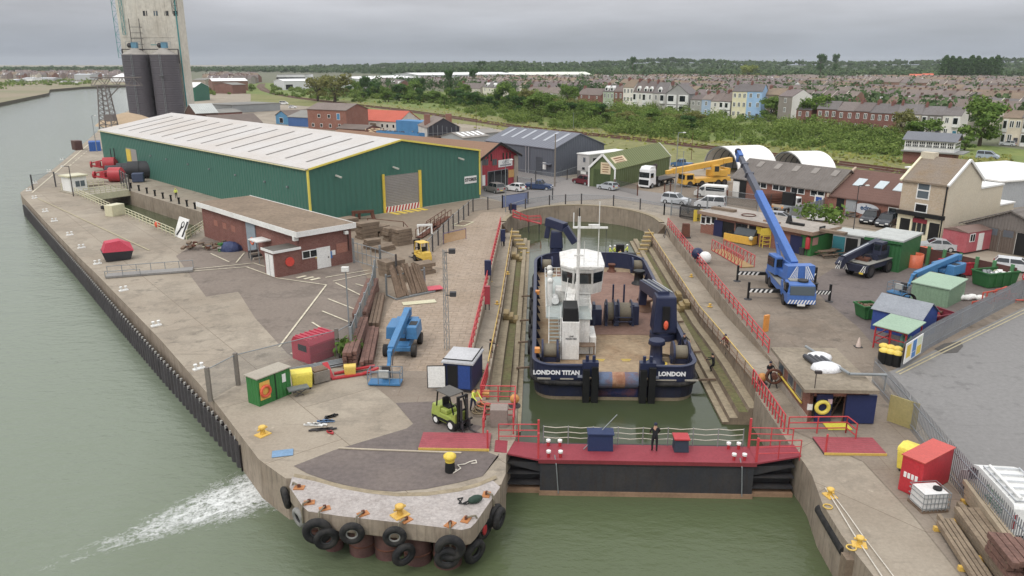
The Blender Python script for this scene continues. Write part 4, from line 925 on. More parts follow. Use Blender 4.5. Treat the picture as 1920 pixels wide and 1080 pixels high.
# pedestal and wheelhouse
whx,why=-1.75,12.0
b=MB(); b.box(-3.0,8.4,H1,-1.4,14,6.4,TW); b.build('pedestal',tug,.05)
wh=[]
def octo(hw,y0,y1,c): return [(-hw+c,y0),(hw-c,y0),(hw,y0+c),(hw,y1-c),(hw-c,y1),(-hw+c,y1),(-hw,y1-c),(-hw,y0+c)]
xa,ya=TL(265,400,7.0); xb,yb=TL(500,400,7.0); wx=(xa+xb)/2 ; hw0=(xb-xa)/2
def ring(pts,z,dx=wx): return [(x+dx,y,z) for x,y in pts]
b=MB(); lv=[(octo(hw0*.92,8.3,13.2,.8),5.9),(octo(hw0*.96,8.05,13.5,.9),6.7),(octo(hw0*1.0,7.7,13.8,1.0),8.05),(octo(hw0*1.0,7.7,13.8,1.0),8.2)]
for (p,z),(q,z2) in zip(lv,lv[1:]): b.add(ring(p,z)+ring(q,z2),[(i,(i+1) % 8,8+(i+1) % 8,8+i) for i in range(8)],TW)
b.poly(ring(lv[0][0],6.0)[::-1],TW); w_=b.build('wheelhouse',tug)
b=MB(); p,q=lv[1][0],lv[2][0]
for i in range(8):
    a,c,e,f_=V(ring(p,6.75)[i]),V(ring(p,6.75)[(i+1) % 8]),V(ring(q,8.0)[(i+1) % 8]),V(ring(q,8.0)[i])
    ctr=(a+c+e +f_)/4; o=V((ctr.x-wx,ctr.y-10.8,0)).normalized()*.03; L=(c-a).length; ns=2 if L>2.2 else 1
    for k in range(ns):
        s0,s1=(k+.07)/ns,(k+.93)/ns
        b.quad(a.lerp(c,s0).lerp(f_.lerp(e,s0),.12)+o,a.lerp(c,s1).lerp(f_.lerp(e,s1),.12)+o,a.lerp(c,s1).lerp(f_.lerp(e,s1),.9)+o,a.lerp(c,s0).lerp(f_.lerp(e,s0),.9)+o,GLASS)
b.build('window',w_)
b=MB(); r0,r1,r2=octo(hw0*1.03,7.6,13.9,1.0),octo(hw0*1.02,7.7,13.8,1.2),octo(hw0*.8,8.6,13.0,1.2)
rr=[ring(r0,8.2),ring(r0,8.36),ring(r1,8.5),ring(r2,8.62)]
for p,q in zip(rr,rr[1:]): b.add(p+q,[(i,(i+1) % 8,8+(i+1) % 8,8+i) for i in range(8)],TW)
b.poly(rr[-1],TW); b.poly(rr[0][::-1],TW); b.build('roof',w_)
rail(tug,[(-3.6,7.6,H1+.05),(-1.6,7.6,H1+.05)],1.4)
b=MB(); b.bar((-3.4,5.9,H1),(-3.0,8.4,6.5),.7,.08,TW)
for s in (-.35,.35): b.tube([(-3.4+s,5.9,H1+.9),(-3.0+s,8.4,7.4)],.03,TW,5); b.tube([(-3.4+s,5.9,H1),(-3.4+s,5.9,H1+.9)],.03,TW,5)
b.build('wheelhouse_stair',tug)
# mast
mx,my=TL(345,455,5.6); my=7.0
b=MB(); b.cyl((mx,my,H1),(mx,my,12.8),.17,TW,.12,10)
for z,a,c in ((11.9,-.5,2.3),(9.6,-.35,.4),(8.6,-.2,2.1)):
    b.bar((mx+a,my,z),(mx+c,my,z),.3,.12,TW)
b.tube([(mx-.45,my,11.9),(mx-.45,my,13.1)],.05,TW,5); b.tube([(mx+1.6,my,8.6),(mx+1.6,my,14.0)],.035,TW,5); b.tube([(mx+2.2,my,8.6),(mx+2.2,my,11.9)],.025,DSTEEL,4); b.tube([(mx,my,12.8),(mx,my,13.5)],.05,BLACK,5)
b.tube([(mx+.5,my+.6,8.6),(mx+.5,my+.6,10.6)],.03,TW,4); b.cbox(mx+1.2,my,11.96,.9,.25,.2,TW); b.build('mast',tug)
# double drum winch amidships
wx0,wy0=TL(425,600,DKZ); wx1,_=TL(655,600,DKZ)
for x in (wx0+.2,wx0+1.3,wx0+2.1,wx1-1.6,wx1-.2): b=MB(); b.box(x-.12,wy0,DKZ,x+.12,wy0+1.8,DKZ+1.9,TN,(0,.4)); b.build('winch_frame',tug)
for a,c in ((wx0+1.35,wx0+2.0),(wx1-1.5,wx1-.35)):
    b=MB(); b.cyl((a,wy0+.9,DKZ+1.1),(c,wy0+.9,DKZ+1.1),.85,mat('wire_rope','#7d7462',dirt=.4,rough=.8),n=16); b.cyl((a-.05,wy0+.9,DKZ+1.1),(a+.05,wy0+.9,DKZ+1.1),1.15,TN,n=18); b.cyl((c-.05,wy0+.9,DKZ+1.1),(c+.05,wy0+.9,DKZ+1.1),1.15,TN,n=18); b.build('winch_drum',tug)
b=MB(); b.box(wx0-.2,wy0+.2,DKZ,wx0+.9,wy0+1.6,DKZ+1.5,TN); b.box(wx1-.5,wy0+.3,DKZ,wx1+.35,wy0+1.5,DKZ+1.8,TN)
for x in (wx1-1.9,wx1-.9): b.cyl((x,wy0+1.9,DKZ),(x,wy0+1.9,DKZ+3.4),.09,TN,n=8)
b.box(wx1-1.9,wy0-.4,DKZ+.5,wx1-.3,wy0-.3,DKZ+.6,TN); b.box(wx1-1.9,wy0-.4,DKZ+.9,wx1-.3,wy0-.3,DKZ+1.0,TN); b.build('winch_motor',tug,.03)
# knuckle boom deck crane to starboard
kx,ky=TL(812,680,DKZ)
b=MB(); b.cyl((kx,ky+.9,DKZ),(kx,ky+.9,DKZ+.5),1.15,TN,n=20); b.cyl((kx,ky+.9,DKZ+.5),(kx,ky+.9,DKZ+1.0),.95,TN,n=20)
b.box(kx-1.05,ky-.1,DKZ+.7,kx+1.05,ky+1.9,DKZ+3.9,TN,(.2,.15)); cr=b.build('deck_crane',tug,.12)
b=MB(); b.box(kx-.3,ky-.2,DKZ+1.1,kx+.3,ky+.02,DKZ+3.1,BLACK); b.ball((kx+.02,ky-.25,DKZ+1.5),.3,paint('#e2562b','orange_red'),(.7,.5,1.4)); b.build('cylinder_recess',cr)
b=MB(); b.bar((kx-.1,ky+.9,DKZ+3.7),(kx-1.0,ky+6.4,DKZ+3.2),1.0,.9,TN); b.bar((kx-1.0,ky+6.4,DKZ+3.2),(kx-1.1,ky+6.8,DKZ+1.2),.7,.7,TN); b.bar((kx+.45,ky+1.0,DKZ+3.0),(kx-.4,ky+6.0,DKZ+2.4),.5,.5,TN); b.tube([(kx+.7,ky+1.4,DKZ+3.95),(kx-.3,ky+6.2,DKZ+3.7)],.06,CHROME,5); b.build('boom',cr,.06)
b=MB(); b.tube([(kx-.3,ky+1,DKZ+4.2),(kx-1.2,ky+6.2,DKZ+3.75)],.05,CHROME,5); b.tube([(kx+.2,ky+1,DKZ+4.2),(kx-.7,ky+6.2,DKZ+3.75)],.05,CHROME,5); b.build('hose',cr)
# bow crane to port
bx,by=TL(235,250,DKZ)
b=MB(); b.cyl((bx,by,DKZ),(bx,by,DKZ+1.6),.75,TN,n=14); b.box(bx-.8,by-.7,DKZ+1.6,bx+.8,by+.9,DKZ+3.6,TN,(.15,.1)); bc=b.build('bow_crane',tug,.1)
b=MB(); b.bar((bx-1.1,by+1.0,DKZ+4.6),(bx+1.0,by-.6,DKZ+4.2),1.0,1.0,TN); b.bar((bx+1.0,by-.6,DKZ+4.2),(bx+2.2,by-.8,DKZ+2.4),.9,.8,TN); b.bar((bx-.9,by+.8,DKZ+4.5),(bx-1.2,by+.6,DKZ+2.6),.6,.6,TN); b.build('boom',bc,.05)
# deck fittings
def bitt(rx,ry,r,h,m,ringm=None):
    x,y=TL(rx,ry,DKZ); b=MB(); b.lathe([(r *1.25,DKZ),(r *1.2,DKZ+.12),(r *.85,DKZ+.2),(r *.75,DKZ+h*.8),(r *1.1,DKZ+h*.84),(r *1.0,DKZ+h)],m,(x,y,0),14)
    if ringm: b.lathe([(r *1.5,DKZ),(r *1.5,DKZ+.05)],ringm,(x,y,0),14)
    b.build('capstan',tug)
bitt(765,800,.62,2.0,TN,YEL); bitt(705,515,.72,1.2,mat('rusty_capstan','#7b5a44',dirt=.6,dcol='#4a3428',ds=2)); bitt(530,310,.42,.9,RUST); bitt(674,375,.62,1.5,BLACK)
for rx,ry,lab in ((202,795,0),(900,805,1),(185,315,2),(670,320,3)):
    x,y=TL(rx,ry,DKZ); b=MB(); b.cyl((x-.5,y+.5,DKZ+.85),(x+.5,y+.5,DKZ+.85),.55,mat('wire_rope','#7d7462'),n=14)
    for s in (-.6,.6): b.cyl((x+s-.08,y+.5,DKZ+.85),(x+s+.08,y+.5,DKZ+.85),.9,TN,n=18)
    b.box(x-.8,y+.1,DKZ,x+.8,y+.9,DKZ+.4,TN); b.build('tugger_winch',tug)
x,y=TL(612,280,DKZ); b=MB(); b.box(x-.8,y,DKZ,x+.8,y+1.6,DKZ+1.3,TN,(.1,.1)); b.cyl((x-1.1,y+.8,DKZ+.8),(x+1.1,y+.8,DKZ+.8),.6,BLACK,n=12); b.build('anchor_windlass',tug,.04)
x,y=TL(575,235,DKZ); b=MB(); b.box(x-.5,y-.1,DKZ,x+.5,y+.5,DKZ+1.6,BLACK); b.build('control_box',tug,.05)
x,y=TL(815,775,DKZ); b=MB()
for k in range(4): b.torus((x,y,DKZ+.06+k*.05),(0,0,1),.75-k*.07,.05,mat('manila_rope','#8d7a5c',dirt=.3),18,6)
b.build('coiled_rope',tug)
tx,ty=TL(385,765,DKZ)
tb=thing('work_table','battered wooden work table on the boat deck beside the white casing','table',TO+V((tx*cos(PSI)+ty*sin(PSI),ty*cos(PSI)-tx*sin(PSI),DKZ)),-PSI)
b=MB(); b.cbox(0,.4,.95,1.7,1.3,.08,TIMB); b.build('tabletop',tb)
for sx,sy in ((-.75,-.15),(.75,-.15),(-.75,.95),(.75,.95)): b=MB(); b.cbox(sx,sy,0,.12,.12,.95,TIMB); b.build('leg',tb)
for i in range(12):
    for s in (1,-1): b=MB(); y=2+i*2.3; b.prof([(s*(HB-.14),DKZ),(s*(HB-.6),DKZ),(s*(HB-.14),2.7)],y,y+.04,TN); b.build('bulwark_stay',tug)
for y in (8,12,16,20,24): b=MB(); b.torus((-HB-.35,y,1.2),(1,0,0),.5,.17,RUBBER,14,7); b.build('tyre_fender',tug)
for i,(rx,ry) in enumerate(((125,430),(120,740))):
    x,y=TL(rx,ry,2.9); b=MB(); b.box(-HB+.1,y-.2,2.9,-HB+.5,y+.3,3.25,paint('#d98a2b','lamp_orange')); b.build('marker_board',tug)
for rx,w in ((468,.9),(608,.9)):
    x,y=TL(rx,780,DKZ); b=MB(); b.box(x-.4,y,DKZ,x+.4,y+.1,DKZ+.02,YEL); b.box(x-.35,y-.3,DKZ,x+.3,y-.22,DKZ+.02,YEL); b.build('deck_marking',tug)
# ================================================================ FOLIAGE
def foliage_mat(name,h1,h2,h3,ns=.05):
    m=bpy.data.materials.new(name); m.use_nodes=True; t=NT(m); out=t.n('OutputMaterial')
    g=t.n('NewGeometry'); n=t.noise(g.outputs['Position'],ns,3,.6)
    c=t.mix(t.rng(n,.38,.62),C(h1),C(h2)); c=t.mix(t.rng(g.outputs['Random Per Island'],.3,1,0,.8),c,C(h3))
    d=t.n('BsdfDiffuse'); tr=t.n('BsdfTranslucent'); t.l(c,d.inputs[0]); t.l(c,tr.inputs[0])
    mx=t.n('MixShader'); mx.inputs[0].default_value=.25; t.l(d.outputs[0],mx.inputs[1]); t.l(tr.outputs[0],mx.inputs[2]); t.l(mx.outputs[0],out.inputs[0]); return m
F_OAK=foliage_mat('oak_leaves','#556e38','#657d40','#7f9450',.3); F_DARK=foliage_mat('dark_leaves','#3d5530','#47633a','#5d7a48',.2)
F_PALE=foliage_mat('pale_leaves','#7d8a4a','#8a9352','#9da468',.3); F_SCRUB=foliage_mat('scrub_leaves','#586d38','#708346','#8c9a59',.04)
F_WOOD=foliage_mat('wood_leaves','#485d40','#566a48','#6b7a55',.008); F_OLIVE=foliage_mat('olive_leaves','#77764a','#6a6f40','#8c8a5c',.2)
BARK=mat('tree_bark','#54483a',rough=.95,dirt=.4,ds=2)
def leaf(vs,fs,c,nrm,s,rnd):
    u=nrm.orthogonal().normalized(); w=nrm.cross(u); a=rnd.uniform(0,6.28); u2=u*cos(a)+w*sin(a); w2=nrm.cross(u2)
    k=len(vs); e=s*rnd.uniform(.6,1.25); q=rnd.uniform(.55,1.)
    vs+=[c-u2*e -w2*e *q,c+u2*e *.8-w2*e *q*.9,c+u2*e +w2*e *q,c-u2*e *.7+w2*e *q*.8]; fs.append((k,k+1,k+2,k+3))
def rdir(rnd,zmin=-1.):
    while True:
        v=V((rnd.uniform(-1,1),rnd.uniform(-1,1),rnd.uniform(zmin,1)))
        if .05<v.length<=1: return v.normalized()
def clump(vs,fs,c,r,n,s,rnd,zs=.8,zmin=-.6):
    for i in range(n):
        d=rdir(rnd,zmin); rr=r *rnd.uniform(.55,1.08)*(1+.18*sin(d.x*7+d.y*5+c[0]))
        p=V(c)+V((d.x*rr,d.y*rr,d.z*rr *zs)); leaf(vs,fs,p,(d +rdir(rnd)*.75).normalized(),s,rnd)
def mk(name,vs,fs,m):
    me=bpy.data.meshes.new(name); me.from_pydata([tuple(v) for v in vs],[],fs); me.materials.append(m); me.update(); return me
def mo(name,me,parent=None): o=bpy.data.objects.new(name,me); COL.objects.link(o); o.parent=parent; return o
TREES={}
def tree_proto(kind):                        # unit: height 10 m, crown width about 8 m
    if kind in TREES: return TREES[kind]
    rnd=random.Random(hash(kind) % 997 if False else sum(map(ord,kind))); vs,fs=[],[]
    fm={'oak': F_OAK,'dark': F_DARK,'pale': F_PALE,'poplar': F_DARK,'olive': F_OLIVE}[kind]
    b=MB()
    if kind =='poplar':
        for i in range(16): z=1.2+i*.56; clump(vs,fs,(rnd.uniform(-.25,.25),rnd.uniform(-.25,.25),z),1.15*sin(pi*min(1,(i+2.5)/18))+.25,110,.2,rnd,1.3)
        b.cyl((0,0,0),(0,0,8),.22,BARK,.06,7)
    else:
        cs=[(0,0,6.6,2.3)]
        for i in range(13):
            a=i*2.4+rnd.uniform(-.3,.3); z=rnd.uniform(1.7,8.2); q=sqrt(max(.1,1-((z-5.0)/5.0) ** 2))*2.9; cs.append((cos(a)*q*rnd.uniform(.7,1.05),sin(a)*q*rnd.uniform(.7,1.05),z,rnd.uniform(1.1,1.75)))
        for x,y,z,r in cs: clump(vs,fs,(x,y,z),r,int(95*r *r *(.5 if kind in ('olive',) else .8)),.24,rnd,.85)
        b.cyl((0,0,0),(.1,0,3.2),.34,BARK,.24,8)
        for x,y,z,r in cs[1:9]: b.cyl((.1,0,2.6),(x*.8,y*.8,z),.15,BARK,.04,6)
    r=bpy.data.objects.new('tree',None)
    TREES[kind]=(mk('crown',vs,fs,fm),b); me=bpy.data.meshes.new('trunk'); me.from_pydata([tuple(p) for p in b.v],[],b.f); me.materials.append(BARK); TREES[kind]=(TREES[kind][0],me); bpy.data.objects.remove(r)
    return TREES[kind]
def tree(px,pyb,pyt,wpx,kind,label,group=None,name=None,dist=None,z=0.):
    p=G(px,pyb,z) if dist is None else AT(px,pyb,dist)
    if dist is not None: p.z=0 if p.z<.5 else p.z
    h=HT(p,pyt); f=p.y*cos(TH)-(p.z-CAMH)*sin(TH); w=wpx*f /F_PX
    cm,tm=tree_proto(kind); wid=2.4 if kind =='poplar' else 8.2
    t=thing(name or ('poplar_tree' if kind =='poplar' else 'broadleaf_tree'),label,'tree',p,R.uniform(0,6.28),group); t.scale=(w/wid,w/wid,h/9.3)
    mo('crown',cm,t); mo('trunk',tm,t); return t
# ---- individual trees one can point to
tree(1527,241,176,66,'oak','round bright green tree in front of the brick terrace, right of the white gable end')
tree(1446,226,180,56,'oak','rounded green tree between the pale blue house and the white gable end')
tree(1836,274,180,84,'oak','largest dark green tree, standing by the parked car on the right')
tree(1690,262,204,50,'olive','grey green hawthorn like tree just left of the signal box roof')
tree(1402,156,122,44,'pale','pale yellow green tree standing out before the dark wood',dist=960)
for i in range(9): tree(1768+i*12,152,107+(i*5) % 4+(2 if i in (3,6) else 0),17,'poplar','tall dark tree in the straight row above the far roofs','row of tall dark trees',dist=1010)
for px,yb,yt,w,k,lb in ((842,172,131,21,'dark','tall dark tree left of centre before the long white warehouse roof'),(888,164,128,22,'dark','second tall dark tree before the long white warehouse'),(777,184,148,38,'oak','broad green tree by the rail bank with a pale house behind it'),
    (870,190,154,30,'oak','green tree beside the pale bay fronted house'),(943,200,151,48,'oak','large bright green tree left of the terrace of brown roofs'),(686,186,142,24,'dark','narrow dark tree among low bushes in the middle distance'),(628,192,137,78,'olive','wide olive brown tree by the white office block'),
    (596,190,140,52,'olive','sparse olive tree hiding the end of the white office block'),(1066,204,157,40,'oak','green tree growing before the brown roofs, right of the large bright one'),(1730,268,222,70,'oak','low spreading bush tree above the signal box roof'),(1808,282,254,40,'oak','bushy green shrub at the end of the signal box'),(791,176,146,20,'dark','small dark tree beside the warehouse'),(1318,158,140,26,'dark','dark round tree standing among distant roofs')):
    tree(px,yb,yt,w,k,lb)
for px,w in ((1538,22),(1565,16),(1186,14),(907,8),(900,8)): tree(px,135,101+(8 if px<1000 else 0)-(0 if px>1500 else -5),w,'dark','dark tree rising above the skyline of the wood','trees above the skyline',dist=1250)
for i in range(34):
    x=655+i*9.4+R.uniform(-5,5); yb=lerp(181,206,i/33)+R.uniform(-5,5); tree(x,yb,yb-R.uniform(15,34),R.uniform(18,36),R.choice(('oak','oak','dark')),'green tree in the leafy belt between the railway field and the pale houses','trees in the belt along the rail bank')
for i in range(30):
    x=965+i*11.4+R.uniform(-5,5); yb=lerp(216,244,i/29)+R.uniform(-8,5); tree(x,yb,yb-R.uniform(26,46)*(1.05 if x<1130 else .72),R.uniform(30,56),R.choice(('oak','oak','dark','olive')),'bushy tree in the thick green belt below the Victorian terrace','trees below the terrace')
def pl(pts,x):
    for (x0,y0),(x1,y1) in zip(pts,pts[1:]):
        if x<=x1: return lerp(y0,y1,max(0,(x-x0)/(x1-x0)))
    return pts[-1][1]
# ---- scrub on the railway bank: one tangled mass
LOW=[(380,183),(470,172),(560,184),(640,190),(760,196),(840,205),(900,222),(960,231),(1100,246),(1240,262),(1440,274),(1560,286),(1700,300),(1960,296)]
UPP=[(380,166),(500,160),(640,170),(840,184),(960,190),(1130,203),(1300,214),(1430,221),(1560,241),(1700,256),(1960,276)]
vs,fs=[],[]; rnd=random.Random(5)
for i in range(900):
    x=rnd.uniform(385,1690); u,l=pl(UPP,x),pl(LOW,x); y=lerp(u,l,rnd.random() ** .9)
    if 640<x<880 and y>lerp(u,l,.6) and rnd.random()<.7: continue
    if 475<x<505 and y<180: continue
    p=G(x,y); k=(y-u)/max(1,l-u); r=rnd.uniform(1.2,3.0)*(1.15 if k<.7 else .75)*(1.25 if 950<x<1290 else .85)*(1.6 if rnd.random()<.13 else 1)
    clump(vs,fs,(p.x,p.y,r *.35),r,int(40*r *r)+20,.23 if p.y<420 else .36,rnd,.85,-.15)
o=mo('scrub',mk('scrub',vs,fs,F_SCRUB)); tag(o,'tangled green scrub covering the railway bank','scrub',kind='stuff')
# tufts of long grass along the railway field and verges
vs,fs=[],[]
for i in range(1500):
    x=rnd.uniform(640,1900); l=pl(LOW,x); y=l+rnd.uniform(-3,9)*(1 if rnd.random()<.7 else 3)
    p=G(x,y); leaf(vs,fs,V((p.x,p.y,.2)),(rdir(rnd,0)+V((0,-.4,.3))).normalized(),rnd.uniform(.25,.7),rnd)
o=mo('long_grass',mk('long_grass',vs,fs,foliage_mat('dry_grass','#8b8a52','#7c8645','#a09a62',.04))); tag(o,'rough long grass beside the railway','grass',kind='stuff')
# ---- far woods on the rising ground
SKY=[(-500,128),(0,127),(150,127),(230,129),(400,126),(520,125),(640,122),(760,119),(870,117),(960,116),(1080,118),(1180,113),(1240,110),(1330,112),(1400,116),(1500,115),(1600,116),(1700,115),(1760,114),(1920,109),(2500,108)]
BOT=[(-500,137),(0,136),(230,138),(400,140),(520,142),(690,139),(900,134),(1100,143),(1200,149),(1300,153),(1430,157),(1600,154),(1760,155),(1920,158),(2500,160)]
def wdist(x,k): return lerp(1150,2000,k) if x>900 else lerp(1900,2500,k) if x<450 else lerp(lerp(1900,1150,(x-450)/450),lerp(2500,2000,(x-450)/450),k)
vs,fs=[],[]
def hillz(x,k): d=wdist(x,k); y=lerp(pl(BOT,x),pl(SKY,x),k); return max(0,AT(x,y,d).z-9*min(1,.3+k)),d
b=MB(); cols=list(range(-500,2501,60)); rows=[0,.25,.5,.75,1.0]; v=[]
for x in cols:
    for k in rows: z,d=hillz(x,k); q=AT(x,130,d); v.append((q.x,q.y,z-(.5 if k==0 else 0)))
nr=len(rows); b.add(v,[(i*nr +j,(i+1)*nr +j,(i+1)*nr +j+1,i*nr +j+1) for i in range(len(cols)-1) for j in range(nr -1)],mat('hill_ground','#47583a',rough=.95,world=True,ds=.01)); struct('hill',b)
for i in range(5200):
    x=rnd.uniform(-450,2400); k=rnd.random(); k=1 if rnd.random()<.22 else k
    z,d=hillz(x,k); d+=rnd.uniform(-20,20); h=rnd.uniform(7,12)*(1.2 if rnd.random()<.1 else 1); q=AT(x,130,d); r=rnd.uniform(5,9)
    for j in range(3): clump(vs,fs,(q.x+rnd.uniform(-3,3),q.y,z+h*.55),r *rnd.uniform(.5,.85),11,1.9 if d <1700 else 2.3,rnd,.75*h/r *.8 if r else 1,-.3)
o=mo('woods',mk('woods',vs,fs,F_WOOD)); tag(o,'dark green woods along the skyline','woods',kind='stuff')
# bushes on the far river bank
vs,fs=[],[]
for i in range(420):
    x=rnd.uniform(-250,170); y=lerp(160,150,rnd.random())+(max(0,60-x)/60*rnd.random()*9 if x<60 else 0); p=G(x,y,-.6); r=rnd.uniform(1.5,4)
    clump(vs,fs,(p.x,p.y,0),r,12,.9,rnd,.7,-.2)
o=mo('bank_bushes',mk('bank_bushes',vs,fs,F_SCRUB)); tag(o,'low bushes along the far river bank','bushes',kind='stuff')
# ================================================================ RAILWAY
RAILP=[(2300,385),(1950,347),(1690,322),(1560,305),(1440,290),(1200,262),(1060,248),(960,237),(840,219),(740,205),(640,194),(560,184),(520,177),(497,170),(488,163),(492,157)]
def ribbon(pts,w,z,m,name): 
    P=[G(x,y) for x,y in pts]; b=MB()
    for i,(a,c) in enumerate(zip(P,P[1:])):
        d=(c-a).normalized(); n1=V((-d.y,d.x,0))*w/2; b.quad(*[(q.x,q.y,z) for q in (a-n1,c-n1,c+n1,a+n1)],m)
    return b
b=ribbon(RAILP,7.5,.13,M_BALL,'x'); tb_=struct('track_bed',b)
b=MB(); P=[G(x,y) for x,y in RAILP]
for off in (-2.6,-1.15,1.15,2.6):
    for a,c in zip(P,P[1:]): d=(c-a).normalized(); n1=V((-d.y,d.x,0))*off; b.bar((a.x+n1.x,a.y+n1.y,.22),(c.x+n1.x,c.y+n1.y,.22),.09,.16,RUST)
tag(b.build('railway_track'),'rusty double railway track crossing the field below the scrub bank','railway track')
# ================================================================ HOUSES
RB_=['#7d7069','#756b67','#84705f','#6f6a69','#877561','#786c6a']
ROOFS=[mat('slate_roof_%d' % i,h,rough=.9,dirt=.45,ds=.15,dcol='#5d524b',fine=.15,fs=2,course=.3,rv=.12) for i,h in enumerate(RB_)]
WIN=GLASS
def house(a,bpt,eave,ridge,wall,roof,floors,cols,label,D=8.5,bays=(),dormers=0,front=False,door=True,group='houses facing the railway',frame=None,doorc='#4a4a50',chim=1,trim=None):
    f=Fr(a,bpt); h=HT(f.w(f.L/2,0),eave); hr=max(h+1.6,HT(f.w(f.L/2,D/2),ridge)); t=f.thing('terraced_house',label,'house',group)
    wm=wall if not isinstance(wall,str) else mat('render_'+wall.strip('#'),wall,rough=.85,dirt=.3,ds=.3); rm=ROOFS[roof] if isinstance(roof,int) else roof
    w,r=gable(t,f.L-.04,D,h,hr,wm,rm,ridge='y' if front else 'x',over=.15 if not front else .25)
    for k in range(chim):
        b=MB(); x=f.L*(.04 if k==0 else .96); b.cbox(x+.3,D/2,hr -.6,.7,1.7,1.7,BRICKD); b.cyl((x+.3,D/2-.4,hr +1.0),(x+.3,D/2-.4,hr +1.5),.14,BRICK,n=6); b.cyl((x+.3,D/2+.4,hr +1.0),(x+.3,D/2+.4,hr +1.5),.14,BRICK,n=6); b.build('chimney',r)
    fh=h/floors; cw=f.L/cols; fm=frame or WHITE
    for j in range(floors):
        for i in range(cols):
            x=cw*(i+.5)
            if j==0 and door and i==cols-1: panel(t,'door',paint(doorc),x-.5,.1,x+.5,2.2,out=.08); continue
            if i in bays:
                b=MB(); b.prism([(x-cw*.42,.05),(x-cw*.28,-.8),(x+cw*.28,-.8),(x+cw*.42,.05)],0 if j==0 else j*fh-.02,j*fh+fh*.9,fm); bo=b.build('bay_window',t)
                b=MB(); b.box(x-cw*.24,-.84,j*fh+fh*.28,x+cw*.24,-.78,j*fh+fh*.82,WIN); b.build('pane',bo); continue
            win(t,x-.55,j*fh+fh*.32,x+.55,j*fh+fh*.84,fm=fm,bars=(1,0),fw=.14,out=.08)
    for i in range(dormers):
        x=f.L*(i+.5)/dormers; b=MB(); y0=.4; zz=h+.5; b.prof([(x-.9,zz-.3),(x+.9,zz-.3),(x+.9,zz+1.3),(x,zz+2.3),(x-.9,zz+1.3)],y0,D/2-.5,fm); d=b.build('dormer',r)
        b=MB(); b.box(x-.55,y0-.05,zz+.1,x+.55,y0+.02,zz+1.2,WIN); b.build('pane',d)
    return t
LB='Victorian house in the terrace above the scrub, '
house((1130,206),(1150,207),172,160,'#a9b59d',3,2,3,'pale sage green Victorian house at the left end of the tall terrace',dormers=2)
house((1150,207),(1167,208),172,161,BRICKD,0,2,2,'dark brick Victorian house squeezed beside the sage green one')
house((1167,209),(1186,210),164,150,'#e6dfd4',4,3,3,'white three storey Victorian house with dark windows and a high brown roof',chim=1)
house((1186,210),(1203,211),173,152,'#dedad0',1,2,2,'white bay fronted Victorian house with one pointed dormer',bays=(0,),dormers=1)
house((1203,211),(1222,212),174,153,'#e0ddd6',1,2,2,'white bay fronted Victorian house with a pair of pointed dormers',bays=(0,),dormers=2)
house((1222,212),(1247,213),175,155,'#c3bfb8',3,2,2,'light grey bay fronted Victorian house beside the grey gabled one',bays=(1,),dormers=1)
house((1247,214),(1290,216),176,158,'#9d9c99',3,2,2,'grey gable fronted Victorian house with two white bays',bays=(0,1),front=True,door=False)
house((1293,217),(1314,218),187,178,'#a3a09b',1,2,2,'low grey two storey house with a shiny roof panel')
house((1314,218),(1331,219),187,176,'#9fb4cf',0,2,1,'pale blue two storey house between grey and white neighbours',door=False)
house((1331,219),(1348,220),190,175,'#dcd6cc',0,2,1,'small white two storey house next to the pale blue one',door=False)
house((1348,220),(1368,222),190,174,'#6f6b68',0,2,2,'dark grey two storey house with white bays beside the tall cream house',bays=(0,1),door=False)
house((1370,222),(1397,223),172,158,'#e2dab8',3,3,3,'tall cream three storey house with a grey roof',D=10)
house((1397,223),(1425,224),172,158,'#9cc0e6',3,3,2,'tall sky blue three storey house with a grey roof',D=10)
house((1428,222),(1462,224),178,166,'#9a8670',4,2,3,'buff brick house with an orange stained roof behind a tree')
house((1456,232),(1481,234),181,168,'#8f877f',5,3,1,'tall grey fronted house with one bare white gable end',D=11,door=False)
hw=bpy.data.objects[[o.name for o in bpy.data.objects if o.name.startswith('terraced_house')][-1]]
fw_=Fr((1456,232),(1481,234)); h_=HT(fw_.w(fw_.L,0),181); hr_=max(h_+1.6,HT(fw_.w(fw_.L/2,5.5),168)); b=MB(); b.prof([(0,0),(11,0),(11,h_),(5.5,hr_),(0,h_)],fw_.L-.03,fw_.L+.08,mat('bare_white','#e6e2da',dirt=.15),ax='x'); b.build('gable_end',hw)
house((1490,240),(1518,242),206,192,BRICKD,3,2,2,'brick house half hidden behind the round green tree',chim=0)
house((1528,243),(1566,245),205,190,BRICKD,3,2,3,'brick house at the left end of the post war terrace',chim=0)
house((1566,246),(1597,248),208,192,BRICKD,1,2,2,'brick terrace house with white windows and a paired white porch',chim=0)
house((1597,248),(1626,250),209,193,BRICKD,1,2,2,'brick terrace house left of the white downpipe',chim=1)
house((1626,250),(1652,252),212,195,BRICKD,3,2,2,'brick terrace house right of the white downpipe')
house((1652,252),(1678,254),213,197,BRICKD,3,2,2,'brick terrace house partly hidden by the hawthorn tree',chim=1)
house((1678,254),(1722,256),214,196,'#b5a894',3,2,3,'buff terrace house beside the hawthorn tree')
house((1722,256),(1762,258),216,200,'#88827b',3,2,3,'grey pebble dashed house with pale window frames',bays=(0,))
house((1762,258),(1796,260),217,201,'#e7e2d8',3,2,2,'white house with a pediment and a blue door beside the largest tree',bays=(1,),doorc='#2f7f9a')
house((1872,272),(1908,274),222,208,'#e3d6bf',4,2,3,'cream Edwardian house with an arched doorway at the right edge',bays=(0,),D=10)
house((1908,274),(1960,277),222,207,'#dfd0bd',3,2,3,'pinkish cream Edwardian house cut by the right edge',bays=(0,),D=10)
